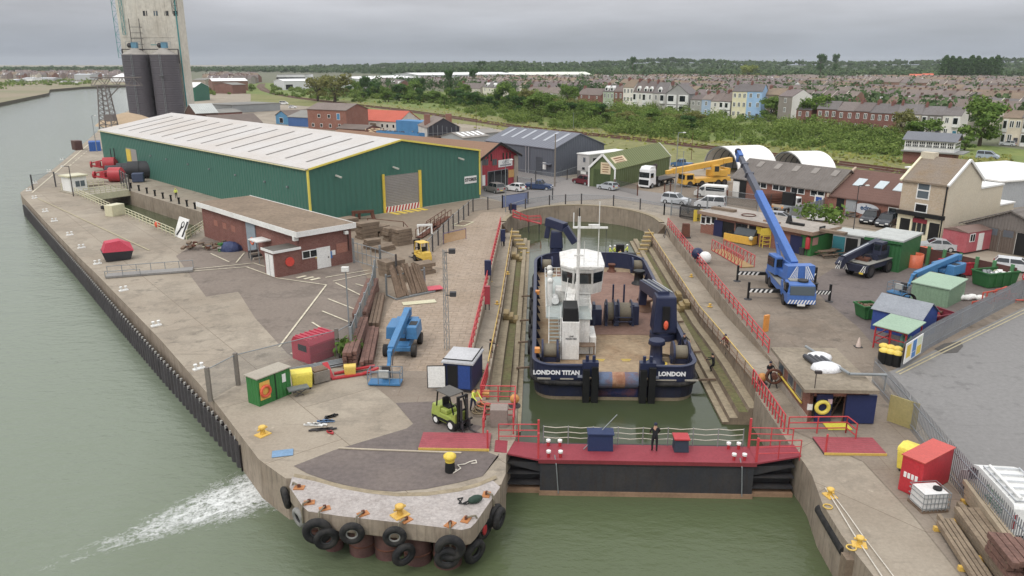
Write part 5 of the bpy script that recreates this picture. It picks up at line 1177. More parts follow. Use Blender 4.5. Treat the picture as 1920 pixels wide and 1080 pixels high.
house((858,182),(900,184),166,156,'#c9c2b4',1,2,3,'pale bay fronted house among the trees by the warehouse',bays=(0,)); house((905,184),(932,186),164,154,'#dcd5c5',3,2,3,'cream house with twin white dormers near the bright green tree',dormers=2)
house((985,188),(1020,190),174,163,BRICKD,0,2,4,'brown roofed house with white upper windows behind the scrub'); house((1020,190),(1048,191),175,164,'#b9b2a6',0,2,3,'pale bay windowed house left of the round green tree',bays=(1,)); house((1083,196),(1126,199),178,166,BRICKD,0,2,3,'long brown roofed brick house left of the sage green one')
# rows of roofs behind: each near house an object, the far ones one mass
ang=Fr((1167,209),(1600,248)).a; dx=V((cos(ang),sin(ang),0)); dy=V((-dx.y,dx.x,0))
CHIM=mat('chimney_brick','#6f544a',rough=.9,dirt=.3)
def row_house(rnd,W_=6.6):
    b=MB(); D=rnd.choice((9.,9.5,10)); h=rnd.uniform(5.0,5.8); hr=h+rnd.uniform(2.9,3.6); wm=rnd.choice((BRICKR,mat('taupe_rv','#8d7d74',dirt=.3,rv=.2),mat('cream_rv','#cfc6b6',dirt=.3,rv=.15),mat('grey_rv','#9b948b',dirt=.3,rv=.2))); rm=rnd.choice(ROOFS)
    b.prof([(0,0),(D,0),(D,h),(D/2,hr),(0,h)],0,W_,wm,ax='x')
    for a,c in (((-.2,h-.1),(D/2,hr)),((D/2,hr),(D+.2,h-.1))): b.prof([(a[0],a[1]+.02),(c[0],c[1]+.02),(c[0],c[1]+.2),(a[0],a[1]+.2)],.02,W_-.02,rm,ax='x')
    if rnd.random()<.55: b.cbox(.35,D/2,hr -.5,.6,1.3,1.3,CHIM)
    if rnd.random()<.5: b.box(-.08,-.1,h*.0,.08,D,.1,wm); b.bar((0,-.1,h+.2),(0,D/2,hr +.32),.25,.2,mat('cream_rv','#cfc6b6'))
    for z in (.9,3.4):
        for x in (1.3,3.9): b.box(x-.6,-.06,z,x+.6,.02,z+1.4,WHITE); b.box(x-.48,-.08,z+.12,x+.48,-.05,z+1.28,GLASS)
    if rnd.random()<.35: b.prof([(0,0),(D,0),(D,h),(D/2,hr +.3),(0,h)],-.1,.0,WHITE,ax='x')
    if rnd.random()<.25: b.prof([(2,h+.3),(3.6,h+.3),(2.8,h+2.2)],.3,D/2,WHITE)
    return b
PR=[row_house(random.Random(k)) for k in range(10)]; PM=[]
for k,b in enumerate(PR):
    me=bpy.data.meshes.new('row_house'); me.from_pydata([tuple(p) for p in b.v],[],b.f)
    for m in b.mats: me.materials.append(m)
    me.polygons.foreach_set('material_index',b.m); me.update(); PM.append(me)
FRONT=[(640,168),(780,172),(960,178),(1130,195),(1247,203),(1370,208),(1428,211),(1500,222),(1600,232),(1720,240),(1870,256),(2100,275)]
BACK=[(640,164),(800,160),(940,155),(1100,153),(1250,152),(1420,155),(1600,152),(1740,155),(2100,160)]
cand=[]; o0=G(1167,209); rnd=random.Random(21)
rowoff=0; k=0
while rowoff <1000:
    skip=rnd.uniform(0,30)
    for i in range(-170,190):
        p=o0+dx*(i*6.6)+dy*(rowoff +12)
        if p.y<100: continue
        px,py=proj(p)
        if not (640<px<2000): continue
        if py>pl(FRONT,px)-2 or py<pl(BACK,px): continue
        bk=random.Random((i+k*5) // 9*131+k); m=bk.randrange(10); jd=bk.uniform(-7,7)
        if bk.random()<.1 or (i+k*5) % 9==0 and bk.random()<.5: continue
        cand.append((p+dy*jd,k % 2,m if R.random()<.8 else R.randrange(10)))
    rowoff+=32 if k % 2 else 52; k+=1
cand.sort(key=lambda c: c[0].length)
bm_far=MB()
for q,(p,fl,i) in enumerate(cand):
    m=i; rz=ang+(pi if fl else 0); p2=p+(dx*6.6+dy*9.5 if fl else V((0,0,0)))
    if q<280:
        o=bpy.data.objects.new('row_house',PM[m]); COL.objects.link(o); o.location=p2; o.rotation_euler.z=rz
        tag(o,'small brown roofed terraced house in the close packed rows behind the railway','house','terraced houses in rows behind the railway')
    elif q<3200:
        bm_far.M=MX.Translation(p2) @ MX.Rotation(rz,4,'Z'); s=PR[m]
        o_=len(bm_far.v); bm_far.v+=[bm_far.M @ v for v in s.v]
        ids=[bm_far.mi(mm) for mm in s.mats]
        for f_,mi_ in zip(s.f,s.m): bm_far.f.append([o_+j for j in f_]); bm_far.m.append(ids[mi_]); bm_far.sm.append(False)
bm_far.M=MX.Identity(4); tag(bm_far.build('far_roofs'),'distant brown roofs of the town','rooftops',kind='stuff')
# scattered garden trees between the rows
vs,fs=[],[]
for i in range(650):
    x=rnd.uniform(700,1960); y=lerp(pl(BACK,x),pl(FRONT,x),rnd.random() ** 1.6); p=G(x,y); r=rnd.uniform(1.6,4.2)
    for j in range(2): clump(vs,fs,(p.x+rnd.uniform(-1,1),p.y,4+j*2.6),r,24,.8,rnd,1.1,-.6)
o=mo('garden_trees',mk('garden_trees',vs,fs,F_WOOD)); tag(o,'small garden trees scattered between the roofs','trees',kind='stuff')
# ================================================================ MIDDLE DISTANCE BUILDINGS
def simple(name,label,cat,a,c,eave,ridge,D,wm,rm,axis='x',wins=(),group=None,gm=GLASS,minr=.8):
    f=Fr(a,c); h=HT(f.w(f.L/2,0),eave); hr=max(h+minr,HT(f.w(f.L/2,D/2 if axis=='x' else 0),ridge)) if ridge else None
    t=f.thing(name,label,cat,group)
    if ridge: gable(t,f.L,D,h,hr,wm,rm,ridge=axis,over=.25)
    else:
        b=MB(); b.box(0,0,0,f.L,D,h,wm); b.build('wall',t); b=MB(); b.box(-.2,-.2,h+.01,f.L+.2,D+.2,h+.3,rm); b.build('roof',t)
    for (fu,fz,w,hh,m) in wins: u,z=f.L*fu,h*fz; wq=panel(t,'window',WHITE,u-w/2-.1,z-hh/2-.1,u+w/2+.1,z+hh/2+.1); panel(wq,'pane',m or gm,u-w/2,z-hh/2,u+w/2,z+hh/2,out=.06)
    return t,f,h,hr
GRYC=mat('grey_cladding','#9ea1a2',rough=.6,dirt=.25,corr=(.5,3,.03)); GRYD=mat('grey_felt','#8b8983',rough=.9,dirt=.5,ds=.1); WHS=mat('bright_roof','#e9e9e8',rough=.6,dirt=.1)
DBLU=paint('#3f7fa9','door_blue2'); SKYB=mat('blue_boards','#4f8fb8',dirt=.25,corr=(.3,3,.02)); REDT=mat('red_pantiles','#c05a44',rough=.85,dirt=.35,ds=.3,course=.3,dcol='#a0503c')
simple('green_shed','dark green shed with white roof just right of the silo','shed',(367,190),(394,187),163,155,40,mat('far_green','#2f6b58',dirt=.2),WHS,'y')
simple('white_roof_barn','open fronted barn with pale sheet roof at the foot of the silo','barn',(369,228),(410,226),212,195,12,mat('barn_brown','#5f463c',dirt=.4),mat('pale_sheet','#b9bdb9',dirt=.3,corr=(.8,0,.03)))
simple('brown_roof_range','long low range with brown roof behind the white barn','building',(405,241),(492,236),232,215,14,BRICKD,mat('dull_brown_roof','#71635a',dirt=.5,ds=.2))
simple('grey_flat_store','grey flat topped store at the edge of the railway field','store',(436,212),(526,207),196,None,22,GRYC,GRYD)
simple('dark_roof_store','low store with mixed grey roofs behind the brown range','store',(410,222),(455,219),211,205,12,BRICKD,GRYD)
t,f,h,hr=simple('blue_gabled_shed','bright blue gabled shed with brown roof beside the brick warehouse','shed',(518,232),(541,234),217,208,14,SKYB,mat('dull_brown_roof','#71635a'),'y',((.45,.45,2.2,1.8,None),))
simple('blue_fronted_store','blue fronted store with grey roof between blue shed and brick warehouse','store',(541,236),(578,238),220,208,14,paint('#41669e','store_blue'),GRYD)
t,f,h,hr=simple('brick_warehouse','two storey brick warehouse with brown roof and white framed windows','building',(579,246),(651,250),206,194,11,BRICK,ROOFS[0],'x',((.13,.3,.9,1.0,None),(.35,.3,.9,1.0,None),(.58,.3,.9,1.0,None),(.3,.72,1.0,1.0,None),(.56,.72,1.0,1.0,None),(.82,.3,.9,1.2,None),(.8,.72,1.2,1.9,DBLU)))
panel(t,'lower_wall',CONC,0,0,f.L,h*.12,out=.05)
t,f,h,hr=simple('red_roof_building','long white walled building with bright red pantile roof','building',(655,240),(748,246),226,207,11,mat('dirty_white','#cfcac0',dirt=.4),REDT,'x',((.08,.5,1.2,1.3,None),(.2,.5,1.2,1.3,None),(.33,.5,1.5,1.6,mat('far_green','#2f6b58')),(.5,.4,3,2,mat('shutter_brown','#8a7a66')),(.68,.5,.9,1.1,None),(.78,.5,.9,1.1,None),(.9,.5,.9,1.1,None)))
simple('low_brown_store','low brown brick store in front of the red roofed building','store',(632,252),(684,255),242,234,8,BRICKD,mat('dull_brown_roof','#71635a'))
f=Fr((732,254),(788,259)); t=f.thing('blue_container_stack','tall blue container stack beside the red roofed building','container'); h=HT(f.o,226); BC=mat('container_blue','#4487bb',dirt=.35,ds=.3,corr=(.6,3,.05)); b=MB(); b.box(0,2.5,0,f.L,8,h,BC); b.build('body',t)
f=Fr((706,262),(786,268)); t=f.thing('blue_scrap_bin','long open blue bin heaped with scrap','scrap bin'); h=HT(f.o,245); b=MB()
b.box(0,0,0,f.L,.15,h,BC); b.box(0,2.4,0,f.L,2.55,h,BC); b.box(0,.15,0,.15,2.4,h,BC); b.box(f.L-.15,.15,0,f.L,2.4,h,BC); b.box(.15,.15,0,f.L-.15,2.4,.2,BC); b.build('body',t)
sc=thing('scrap_heap','tangle of grey and brown scrap metal heaped in the blue bin','scrap',f.w(0,0),f.a); b=MB()
for i in range(70): x,y=R.uniform(.4,f.L-.4),R.uniform(.4,2.2); z=h*.75+R.uniform(0,1.0); d=rdir(R)*R.uniform(.3,1.1); b.bar((x,y,z),(x+d.x,min(2.35,max(.2,y+d.y*.4)),max(h*.6,z+d.z*.5)),R.uniform(.1,.4),R.uniform(.05,.3),R.choice((RUST,DSTEEL,STEEL,BLACK)))
b.build('metal',sc)
f=Fr((668,258),(708,262)); t=f.thing('timber_heap','pile of pale cut logs and planks','timber pile'); b=MB(); PT_=mat('pale_timber','#cdb38c',dirt=.4,ds=1)
for i in range(90):
    x,y=R.uniform(0,f.L),R.uniform(0,6); z=max(.15,(1-abs(x/f.L-.5)*1.7)*3.2*R.random()); d=V((R.uniform(-1,1),R.uniform(-.6,.6),R.uniform(-.25,.25)))*1.6; b.cyl((x-d.x,y-d.y,z),(x+d.x,y+d.y,max(.1,z+d.z)),.14,PT_,n=6)
b.build('logs',t)
t,f,h,hr=simple('black_gabled_house','old house with black boarded gable, brown roof and two brick chimneys','house',(802,264),(862,262),239,222,12,mat('black_boarding','#3a3a42',dirt=.2),ROOFS[0],'y')
for x in (.12,.8): b=MB(); b.cbox(f.L*x,5,hr -2.6,1.6,1.3,3.6,BRICK); b.build('chimney',t)
panel(t,'side_wall',mat('dirty_white','#cfcac0'),.05,0,11.9,h-.1,'l',0,.04)
b=MB()
for i in range(8): x=f.L*i/7; b.tube([(x,-1.2,0),(x,-1.2,h+R.uniform(-.5,1.0))],.06,STEEL,5)
b.tube([(0,-1.2,h*.6),(f.L,-1.2,h*.6)],.05,STEEL,4); b.box(-.3,-1.5,h*.35,f.L+.3,-.3,h*.35+.1,TIMB); so=b.build('scaffold',loc=f.o,rz=f.a); tag(so,'scaffolding poles and boards before the black gable','scaffolding')
t,f,h,hr=simple('lean_to_store','low store with row of bright white rooflights','store',(868,271),(916,266),257,247,9,GRYC,mat('old_sheet','#8d877f',dirt=.4),'x')
for i in range(5): b=MB(); x=f.L*(.08+i*.19); k=(hr -h)/4.5; b.prof([(.8,h+k*.8+.2),(3.8,h+k*3.8+.2),(3.8,h+k*3.8+.26),(.8,h+k*.8+.26)],x,x+f.L*.1,WHS,ax='x'); b.build('rooflight',t)
simple('slate_lean_to','small slate coloured store behind the grey warehouse','store',(908,262),(936,260),249,244,8,GRYC,mat('old_sheet','#8d877f'))
t,f,h,hr=simple('office_block','white flat roofed office block with dark window bands among the trees','building',(521,166),(573,166),140,None,30,mat('office_white','#c9c9c8',dirt=.2),GRYD,wins=((.5,.72,26,2.4,None),(.5,.38,26,2.4,None)))
simple('white_unit','low white industrial unit in front of the office block','building',(533,169),(588,168),152,148,30,mat('unit_white','#d3d3d6',dirt=.15),WHS,wins=((.18,.35,6,4,BLACK),))
simple('long_warehouse','very long grey walled warehouse with white roof, blue and green panels on its wall','warehouse',(688,166),(790,160),147,143,60,mat('pale_wall','#b7babb',dirt=.2),WHS,wins=((.3,.6,8,4,mat('sign_green','#4a9a6a')),(.55,.6,7,4,mat('sign_blue','#4a7fb0'))))
simple('white_warehouse','widest white roofed warehouse on the skyline side of the town','warehouse',(786,154),(965,151),140,136,60,mat('pale_wall','#b7babb'),WHS)
simple('cream_warehouse','cream roofed warehouse at the right end of the warehouse line','warehouse',(962,150),(1110,149),140,135,50,mat('pale_wall','#b7babb'),mat('cream_roof','#dde0cf',dirt=.1))
simple('brick_works','old brick works with several flat roofs near the single track','building',(400,171),(466,170),152,147,30,BRICKR,WHS); simple('brick_annexe','pinkish brick annexe beside the old brick works','building',(437,176),(462,175),159,155,20,BRICKR,GRYD)
simple('pale_yard_store','pale store left of the old brick works','store',(362,162),(386,162),150,147,30,CONC,GRYD)
simple('red_roof_house','pair of bright orange roofed houses before the wood','house',(1708,157),(1730,157),146,139,12,mat('dirty_white','#cfcac0'),mat('orange_roof','#d9664a',dirt=.1)); simple('red_roof_house','larger bright orange roofed house before the tall row of trees','house',(1732,156),(1752,156),146,138,12,mat('dirty_white','#cfcac0'),mat('orange_roof','#d9664a'))
simple('white_boat_shed','white rounded boat shed across the river behind the crane','shed',(207,153),(236,153),146,138,60,WHS,WHS)
for i,(x0,x1,y0,e) in enumerate(((42,62,152,147),(66,100,151,147),(20,30,153,150),(140,170,150,140),(172,200,147,141),(190,202,142,137))): simple('riverside_shed','pale shed on the far river bank, '+('first from the picture edge','widest of the low bluish ones','smallest beside the dark trees','grey block by the moored boat','grey shed behind the gantry','small white one below the trees')[i],'shed',(x0,y0),(x1,y0),e,e -1.5,20,mat('pale_wall','#b7babb') if i else WHS,mat('pale_sheet2','#c3c8cc',dirt=.2),minr=.5)
for i,x in enumerate((116,133,143)): simple('riverside_house','tiny white house on the far bank, '+('left of three','middle of three','nearest the moored boat')[i],'house',(x-4,156),(x+4+i,156),153.5,151.5,8,WHS,GRYD,'y',minr=1)
# far left town rows
bm=MB()
for i in range(260):
    x=rnd.uniform(-200,240) if i<180 else rnd.uniform(380,470); y=rnd.uniform(139,148) if i<180 else rnd.uniform(146,158); p=G(x,y); s=PR[i % 10]; bm.M=MX.Translation(p) @ MX.Rotation(rnd.uniform(-.4,.4),4,'Z') @ MX.Scale(1.6,4,'X' if False else V((1,0,0)))
    o_=len(bm.v); bm.v+=[bm.M @ v for v in s.v]; ids=[bm.mi(mm) for mm in s.mats]
    for f_,mi_ in zip(s.f,s.m): bm.f.append([o_+j for j in f_]); bm.m.append(ids[mi_]); bm.sm.append(False)
bm.M=MX.Identity(4); tag(bm.build('distant_roofs'),'distant roofs beyond the river','rooftops',kind='stuff')
# ================================================================ VEHICLES
def wheel(par,c,ax,r,w,rim=None,name='wheel'):
    c,ax=V(c),V(ax).normalized(); b=MB(); b.cyl(c-ax*w/2,c+ax*w/2,r,RUBBER,n=16); o=b.build(name,par,.02)
    b=MB(); b.cyl(c+ax*w*.48,c+ax*w*.53,r *.6,rim or CHROME,n=12); b.cyl(c-ax*w*.48,c-ax*w*.53,r *.6,rim or CHROME,n=12); b.build('rim',o); return o
def place(name,label,cat,rear,front,off=0.,group=None,z=0.):
    a,c=G(rear[0],rear[1],z),G(front[0],front[1],z); d=c-a; n_=V((-d.y,d.x,0)).normalized()
    if n_.y<0: n_=-n_
    return thing(name,label,cat,(a+c)/2+n_*off,atan2(d.y,d.x),group),d.length
STY={  # length, width, body profile, cabin: (x0 bottom, x1 bottom, x0 top, x1 top, z top)
    'hatch': (4.0,1.74,1.0,(-1.85,.75,-1.5,-.0,1.46)),'suv': (4.6,1.88,1.12,(-2.15,.85,-1.9,.25,1.74)),'sedan': (4.5,1.78,.98,(-1.55,.95,-.95,.2,1.43)),
    'estate': (4.7,1.8,1.0,(-2.25,.95,-1.95,.2,1.48)),'mpv': (4.8,1.9,1.18,(-2.3,1.5,-2.15,.6,1.9)),'pickup': (5.0,1.85,1.1,(-.5,1.0,-.35,.5,1.75))}
def car(style,col,rear,front,label,off=.85,group='parked cars',z=0.):
    L,W_,hb,(cx0,cx1,tx0,tx1,zt)=STY[style]; t,_=place('parked_car',label,'car',rear,front,off,group,z); m=mat('car_'+col.strip('#'),col,rough=.25,dirt=.3,ds=1.5,spec=.6) if isinstance(col,str) else col
    h=L/2; b=MB(); hood=hb-.14
    pr=[(-h,.32),(-h+.05,.75),(-h+.12,hb),(cx1-.05,hb),(h-.35,hood -.06),(h-.05,.72),(h,.5),(h-.08,.25),(-h+.1,.25)]
    b.prof(pr,-W_/2,W_/2,m); b.build('body',t,.07)
    y0,y1=W_/2-.06,W_/2-.22; b=MB(); v=[(cx0,-y0,hb),(cx1,-y0,hb),(cx1,y0,hb),(cx0,y0,hb),(tx0,-y1,zt-.04),(tx1,-y1,zt-.04),(tx1,y1,zt-.04),(tx0,y1,zt-.04)]
    b.add(v,[(0,1,5,4),(1,2,6,5),(2,3,7,6),(3,0,4,7)],GLASS); b.build('window',t)
    b=MB(); b.box(tx0-.02,-y1-.01,zt-.06,tx1+.02,y1+.01,zt,m)
    for s in (-1,1):
        for q in ((cx0,tx0),(cx1,tx1),(lerp(cx0,cx1,.45),lerp(tx0,tx1,.5))): b.bar((q[0],s*(y0+.01),hb),(q[1],s*(y1+.01),zt-.03),.09,.07,m)
    b.build('roof',t,.02)
    for x in (-h+.82,h-.85):
        for s in (-1,1): wheel(t,(x,s*(W_/2-.1),.32),(0,1,0),.33 if style != 'suv' else .37,.23)
    for s in (-1,1):
        b=MB(); b.box(h-.22,s*.62-.2,.6,h-.01,s*.62+.2,.78,mat('lamp_clear','#dfe3e6',rough=.1,dirt=0)); b.build('headlight',t)
        b=MB(); b.box(-h-.01,s*.7-.14,.7,-h+.15,s*.7+.14,.98,mat('lamp_red','#9c1f24',rough=.2,dirt=0)); b.build('tail_light',t)
    b=MB(); b.box(-h-.015,-.28,.5,-h+.1,.28,.62,mat('plate_yellow','#e6c84a',dirt=0)); b.box(h-.1,-.28,.42,h+.015,.28,.54,WHITE); b.build('number_plate',t)
    return t
car('suv','#8f8b86',(936,365),(903,357),'grey brown off road car parked nearest the red fronted building'); car('hatch','#e3e3e2',(975,361),(944,357),'white hatchback beside the grey brown off road car'); car('pickup','#2c4268',(997,356),(1019,357),'dark blue pickup behind the tall mesh gate')
car('suv','#6a1a28',(1104,349),(1072,343),'maroon off road car on the lane by the green hut'); car('hatch','#b9bec3',(1150,359),(1118,354),'silver hatchback in front of the green hut doors'); car('suv','#c3c7cb',(1242,381),(1284,386),'silver off road car standing at the lane edge by the vans')
car('mpv','#e6e7e8',(1357,393),(1302,389),'white people carrier, lower of the two white vehicles by the fence',group='white vans'); car('hatch','#a9adb4',(1447,418),(1480,421),'silver car half hidden behind the office roof',off=1.5); car('sedan','#e0e0df',(1560,420),(1522,416),'white car behind the leafy bush and office roof',off=1.5)
car('suv','#23262c',(1656,412),(1630,426),'near black car with pale number plate by the oval sign'); car('suv','#2a3038',(1686,418),(1660,432),'dark car tucked against the pub corner'); car('sedan','#b6babd',(1786,474),(1728,470),'silver car showing its roof above the brown fence')
car('estate','#dfe1e3',(1874,508),(1940,516),'white estate car at the right edge in front of the garage'); car('mpv','#aab6c4',(1829,297),(1871,300),'pale blue silver car parked alone on the grass'); car('hatch','#cfd3d6',(1903,275),(1872,273),'distant silver car in front of the cream house'); car('hatch','#d9dadb',(1628,251),(1613,249),'tiny white car parked before the brick terrace'); car('pickup','#3e6a96',(1290,316),(1256,312),'blue pickup behind the green hut end',off=1)
car('mpv','#e8e8e8',(527,196),(538,196),'small white van standing on the railway field',group='white vans',off=0); car('hatch','#e8e8e8',(545,203),(553,203),'tiny white car at the edge of the railway field',off=0)
def van(rear,front,label,off,col=None,rack=False,group='white vans',L=5.4):
    t,_=place('panel_van',label,'van',rear,front,off,group); m=col or WHITE; W_=1.95; h=L/2; b=MB()
    b.prof([(-h,.35),(-h-.0,1.9),(-h+.12,2.1),(h-1.75,2.1),(h-1.2,1.9),(h-.62,1.22),(h-.1,1.0),(h,.6),(h-.05,.3),(-h+.1,.3)],-W_/2,W_/2,m); b.build('body',t,.08)
    b=MB(); b.poly([(h-1.23,-.82,1.86),(h-.64,-.85,1.26),(h-.64,.85,1.26),(h-1.23,.82,1.86)][::-1],GLASS); b.M=MX.Translation((.04,0,.03)) ; b.v=[v+V((.04,0,.03)) for v in b.v]; b.build('windscreen',t)
    for s in (-1,1):
        b=MB(); y=s*(W_/2+.01); b.poly([(h-1.75,y,1.3),(h-.78,y,1.3),(h-1.25,y,1.8),(h-1.75,y,1.85)],GLASS); b.box(h-1.78,y-.01,.5,h-1.74,y+.012,1.9,STEEL); b.build('side_window',t)
        b=MB(); b.box(h-.3,s*.68-.18,.72,h-.02,s*.68+.18,.95,mat('lamp_clear','#dfe3e6')); b.build('headlight',t); b=MB(); b.box(-h-.02,s*.86-.1,.85,-h+.1,s*.86+.1,1.6,mat('lamp_red','#9c1f24')); b.build('tail_light',t)
        b=MB(); b.box(h-1.5,y+(.02 if s>0 else -.16),1.2,h-1.3,y+(.16 if s>0 else -.02),1.45,BLACK); b.build('wing_mirror',t)
    b=MB(); b.box(-h-.012,-.01,.5,-h+.05,.01,1.95,DSTEEL); b.box(-h-.05,-W_/2+.05,.35,-h+.1,W_/2-.05,.52,BLACK); b.box(-h-.03,-.26,.62,-h+.05,.26,.74,mat('plate_yellow','#e6c84a')); b.box(-h-.02,.15,1.05,-h+.05,.3,1.25,DSTEEL); b.build('rear_trim',t)
    for x in (-h+.95,h-.95):
        for s in (-1,1): wheel(t,(x,s*(W_/2-.12),.34),(0,1,0),.34,.24)
    return t,h,W_
t,h,W_=van((1357,373),(1303,369),'white minibus van with dark side window, upper of the two vehicles by the fence',1.0)
for s in (-1,1): b=MB(); b.box(-h+.3,s*(W_/2)-.02,1.2,h-2.0,s*(W_/2)+.02,1.85,GLASS); b.build('side_window',t)
t,h,W_=van((1880,1012),(1800,915),'large white van with roof rack and faint green lettering outside the palisade fence',-1.0)
b=MB()
for s in (-.85,.85): b.bar((-h+.2,s,2.22),(h-1.9,s,2.22),.06,.06,CHROME)
for i in range(6): x=lerp(-h+.25,h-2,i/5); b.bar((x,-.85,2.2),(x,.85,2.2),.08,.05,CHROME); b.bar((x,.85,2.05),(x,.85,2.22),.05,.05,CHROME); b.bar((x,-.85,2.05),(x,-.85,2.22),.05,.05,CHROME)
b.cyl((-h+.3,.6,2.3),(h-2.0,.6,2.3),.08,WHITE,n=8); b.build('roof_rack',t)
GI=mat('green_ink','#5f8f7a',dirt=0); b=MB()
for i,(z,x0,x1) in enumerate(((1.62,-1.7,-.2),(1.45,-1.5,-.4),(1.2,-1.8,-.3),(1.05,-1.8,-.1),(.9,-1.6,-.5))):
    x=x0
    while x<x1: w=R.uniform(.06,.2); b.box(x,W_/2-.01,z,x+w,W_/2+.012,z+.09,GI); b.box(x,-W_/2-.012,z,x+w,-W_/2+.01,z+.09,GI); x+=w+.05
for z in (1.55,1.42): b.box(-h-.014,-.7,z,-h+.05,-.1,z+.06,DSTEEL)
b.build('lettering',t)
# ---- flatbed lorry, white cab
t,_=place('flatbed_lorry','white cabbed flatbed lorry with folded loader crane beside the green hut','lorry',(1263,343),(1207,355),.5); LW2=mat('lorry_white','#e6e7e8',rough=.35,dirt=.15)
b=MB(); b.box(2.2,-1.2,.6,4.5,1.2,3.5,LW2,(.12,.1)); b.prof([(2.3,3.5),(4.3,3.5),(3.9,3.95),(2.4,4.0)],-1.0,1.0,LW2); b.build('cab',t,.1); b=MB(); b.box(4.3,-1.05,2.0,4.47,1.05,2.95,GLASS); b.box(3.2,-1.22,2.0,4.1,1.22,2.8,GLASS); b.build('window',t)
b=MB(); b.box(4.45,-1.0,.5,4.58,1.0,1.6,BLACK); b.box(4.45,-1.2,.35,4.62,1.2,.65,LW2); b.build('grille',t); b=MB(); b.box(-4.5,-.5,.75,2.2,.5,1.05,BLACK); b.box(-4.6,-1.25,1.1,.9,1.25,1.3,mat('flatbed_dark','#45413f',dirt=.4)); b.build('flatbed',t)
b=MB(); b.box(1.1,-.9,1.0,2.0,.9,2.0,BLACK); b.bar((1.5,.3,2),(1.5,.6,4.2),.35,.35,DSTEEL); b.bar((1.5,.6,4.2),(1.6,-.8,3.6),.3,.3,DSTEEL); b.bar((1.8,-.6,2),(1.8,-.7,3.8),.3,.3,DSTEEL); b.build('loader_crane',t)
for x in (-3.6,-2.3,1.2,3.5):
    for s in (-1,1): wheel(t,(x,s*1.05,.5),(0,1,0),.5,.35,STEEL)
# ---- crane carrier helper
def stripes(b,x0,x1,z0,z1,y,n,m1,m2,lean=.5,flip=1,f=None):
    f=f or (lambda u,z: (u,y,z))
    for i in range(n):
        for j,m in ((0,m1),(.5,m2)):
            p,q=lerp(x0,x1,(i+j)/n),lerp(x0,x1,(i+j+.5)/n); l=lean *flip*(z1-z0); cl=lambda u: min(x1,max(x0,u))
            b.poly([f(p,z0),f(q,z0),f(cl(q+l),z1),f(cl(p+l),z1)],m)
# ---- big blue mobile crane
CB=mat('crane_blue','#4470b8',rough=.4,dirt=.25,ds=.7,dcol='#2c4a80'); CBD=mat('boom_grey','#5a5d68',rough=.5,dirt=.3)
pf,pr_=G(1500,584),G(1444,520); dd=G(1468,585)-G(1436,541); hd=atan2(dd.y,dd.x)
hd=atan2((G(1470,584)-G(1437,541)).y,(G(1470,584)-G(1437,541)).x); ax=V((cos(hd),sin(hd),0)); ay=V((-ax.y,ax.x,0)); CO=G(1501,582)-ax*4.9
t=thing('mobile_crane','bright blue mobile crane with long raised boom and striped outriggers extended','crane',CO,hd)
b=MB(); b.box(-4.8,-1.25,.75,2.6,1.25,1.45,CB); b.box(-4.6,-1.3,1.45,2.6,1.3,1.55,mat('deck_grey','#8f8d84',dirt=.4)); b.box(2.0,-1.3,1.0,2.6,-1.2,2.2,CB); b.box(2.0,1.2,1.0,2.6,1.3,2.2,CB); b.build('carrier',t,.03)
b=MB(); b.box(2.7,-1.28,.55,4.9,1.28,1.65,CB); b.box(2.75,-1.24,1.65,4.8,1.24,2.4,CB,(.1,.08)); cb=b.build('cab',t,.08)
b=MB(); b.box(4.68,-1.1,1.45,4.93,1.1,2.28,GLASSB); b.box(3.2,-1.29,1.5,4.5,1.29,2.25,GLASS); b.build('windscreen',cb)
b=MB(); stripes(b,-1.26,1.26,.62,1.0,0,9,WHITE,CB,.5,1,lambda u,z: (4.915,u,z)); b.build('bumper_stripes',cb); b=MB(); b.box(4.9,-.35,.42,4.95,.35,.6,WHITE); b.build('number_plate',cb)
for s in (-1,1): b=MB(); b.box(4.3,s*1.3-.1,1.9,4.5,s*1.3+.1,2.5,BLACK); b.build('wing_mirror',cb)
b=MB(); b.cyl((3.6,.3,2.45),(3.6,.3,2.6),.5,mat('tyre_worn','#3a3836',dirt=.4)); b.box(2.8,-.9,2.41,3.6,.7,2.5,mat('deck_grey','#8f8d84')); b.build('spare_wheel',t)
for x in (-3.9,-2.6,3.2):
    for s in (-1,1): wheel(t,(x,s*1.08,.56),(0,1,0),.56,.4,DSTEEL)
for x,s,ln in ((-4.5,-1,2.9),(1.9,-1,3.0),(-4.5,1,2.6),(1.9,1,2.2)):
    b=MB(); y1=s*(1.2+ln); b.bar((x,s*.9,.95),(x,y1,.95),.32,.32,BLACK); b.bar((x,y1,1.75),(x,y1,.12),.2,.2,BLACK); b.lathe([(.4,0),(.38,.08),(.1,.12)],DSTEEL,(x,y1,0),10)
    f=lambda u,z: (x+.17,u,z); lo,hi=min(s*1.9,y1),max(s*1.9,y1); stripes(b,lo,hi,.78,1.12,0,5,WHITE,BLACK,.6,1,f); b.build('outrigger',t)
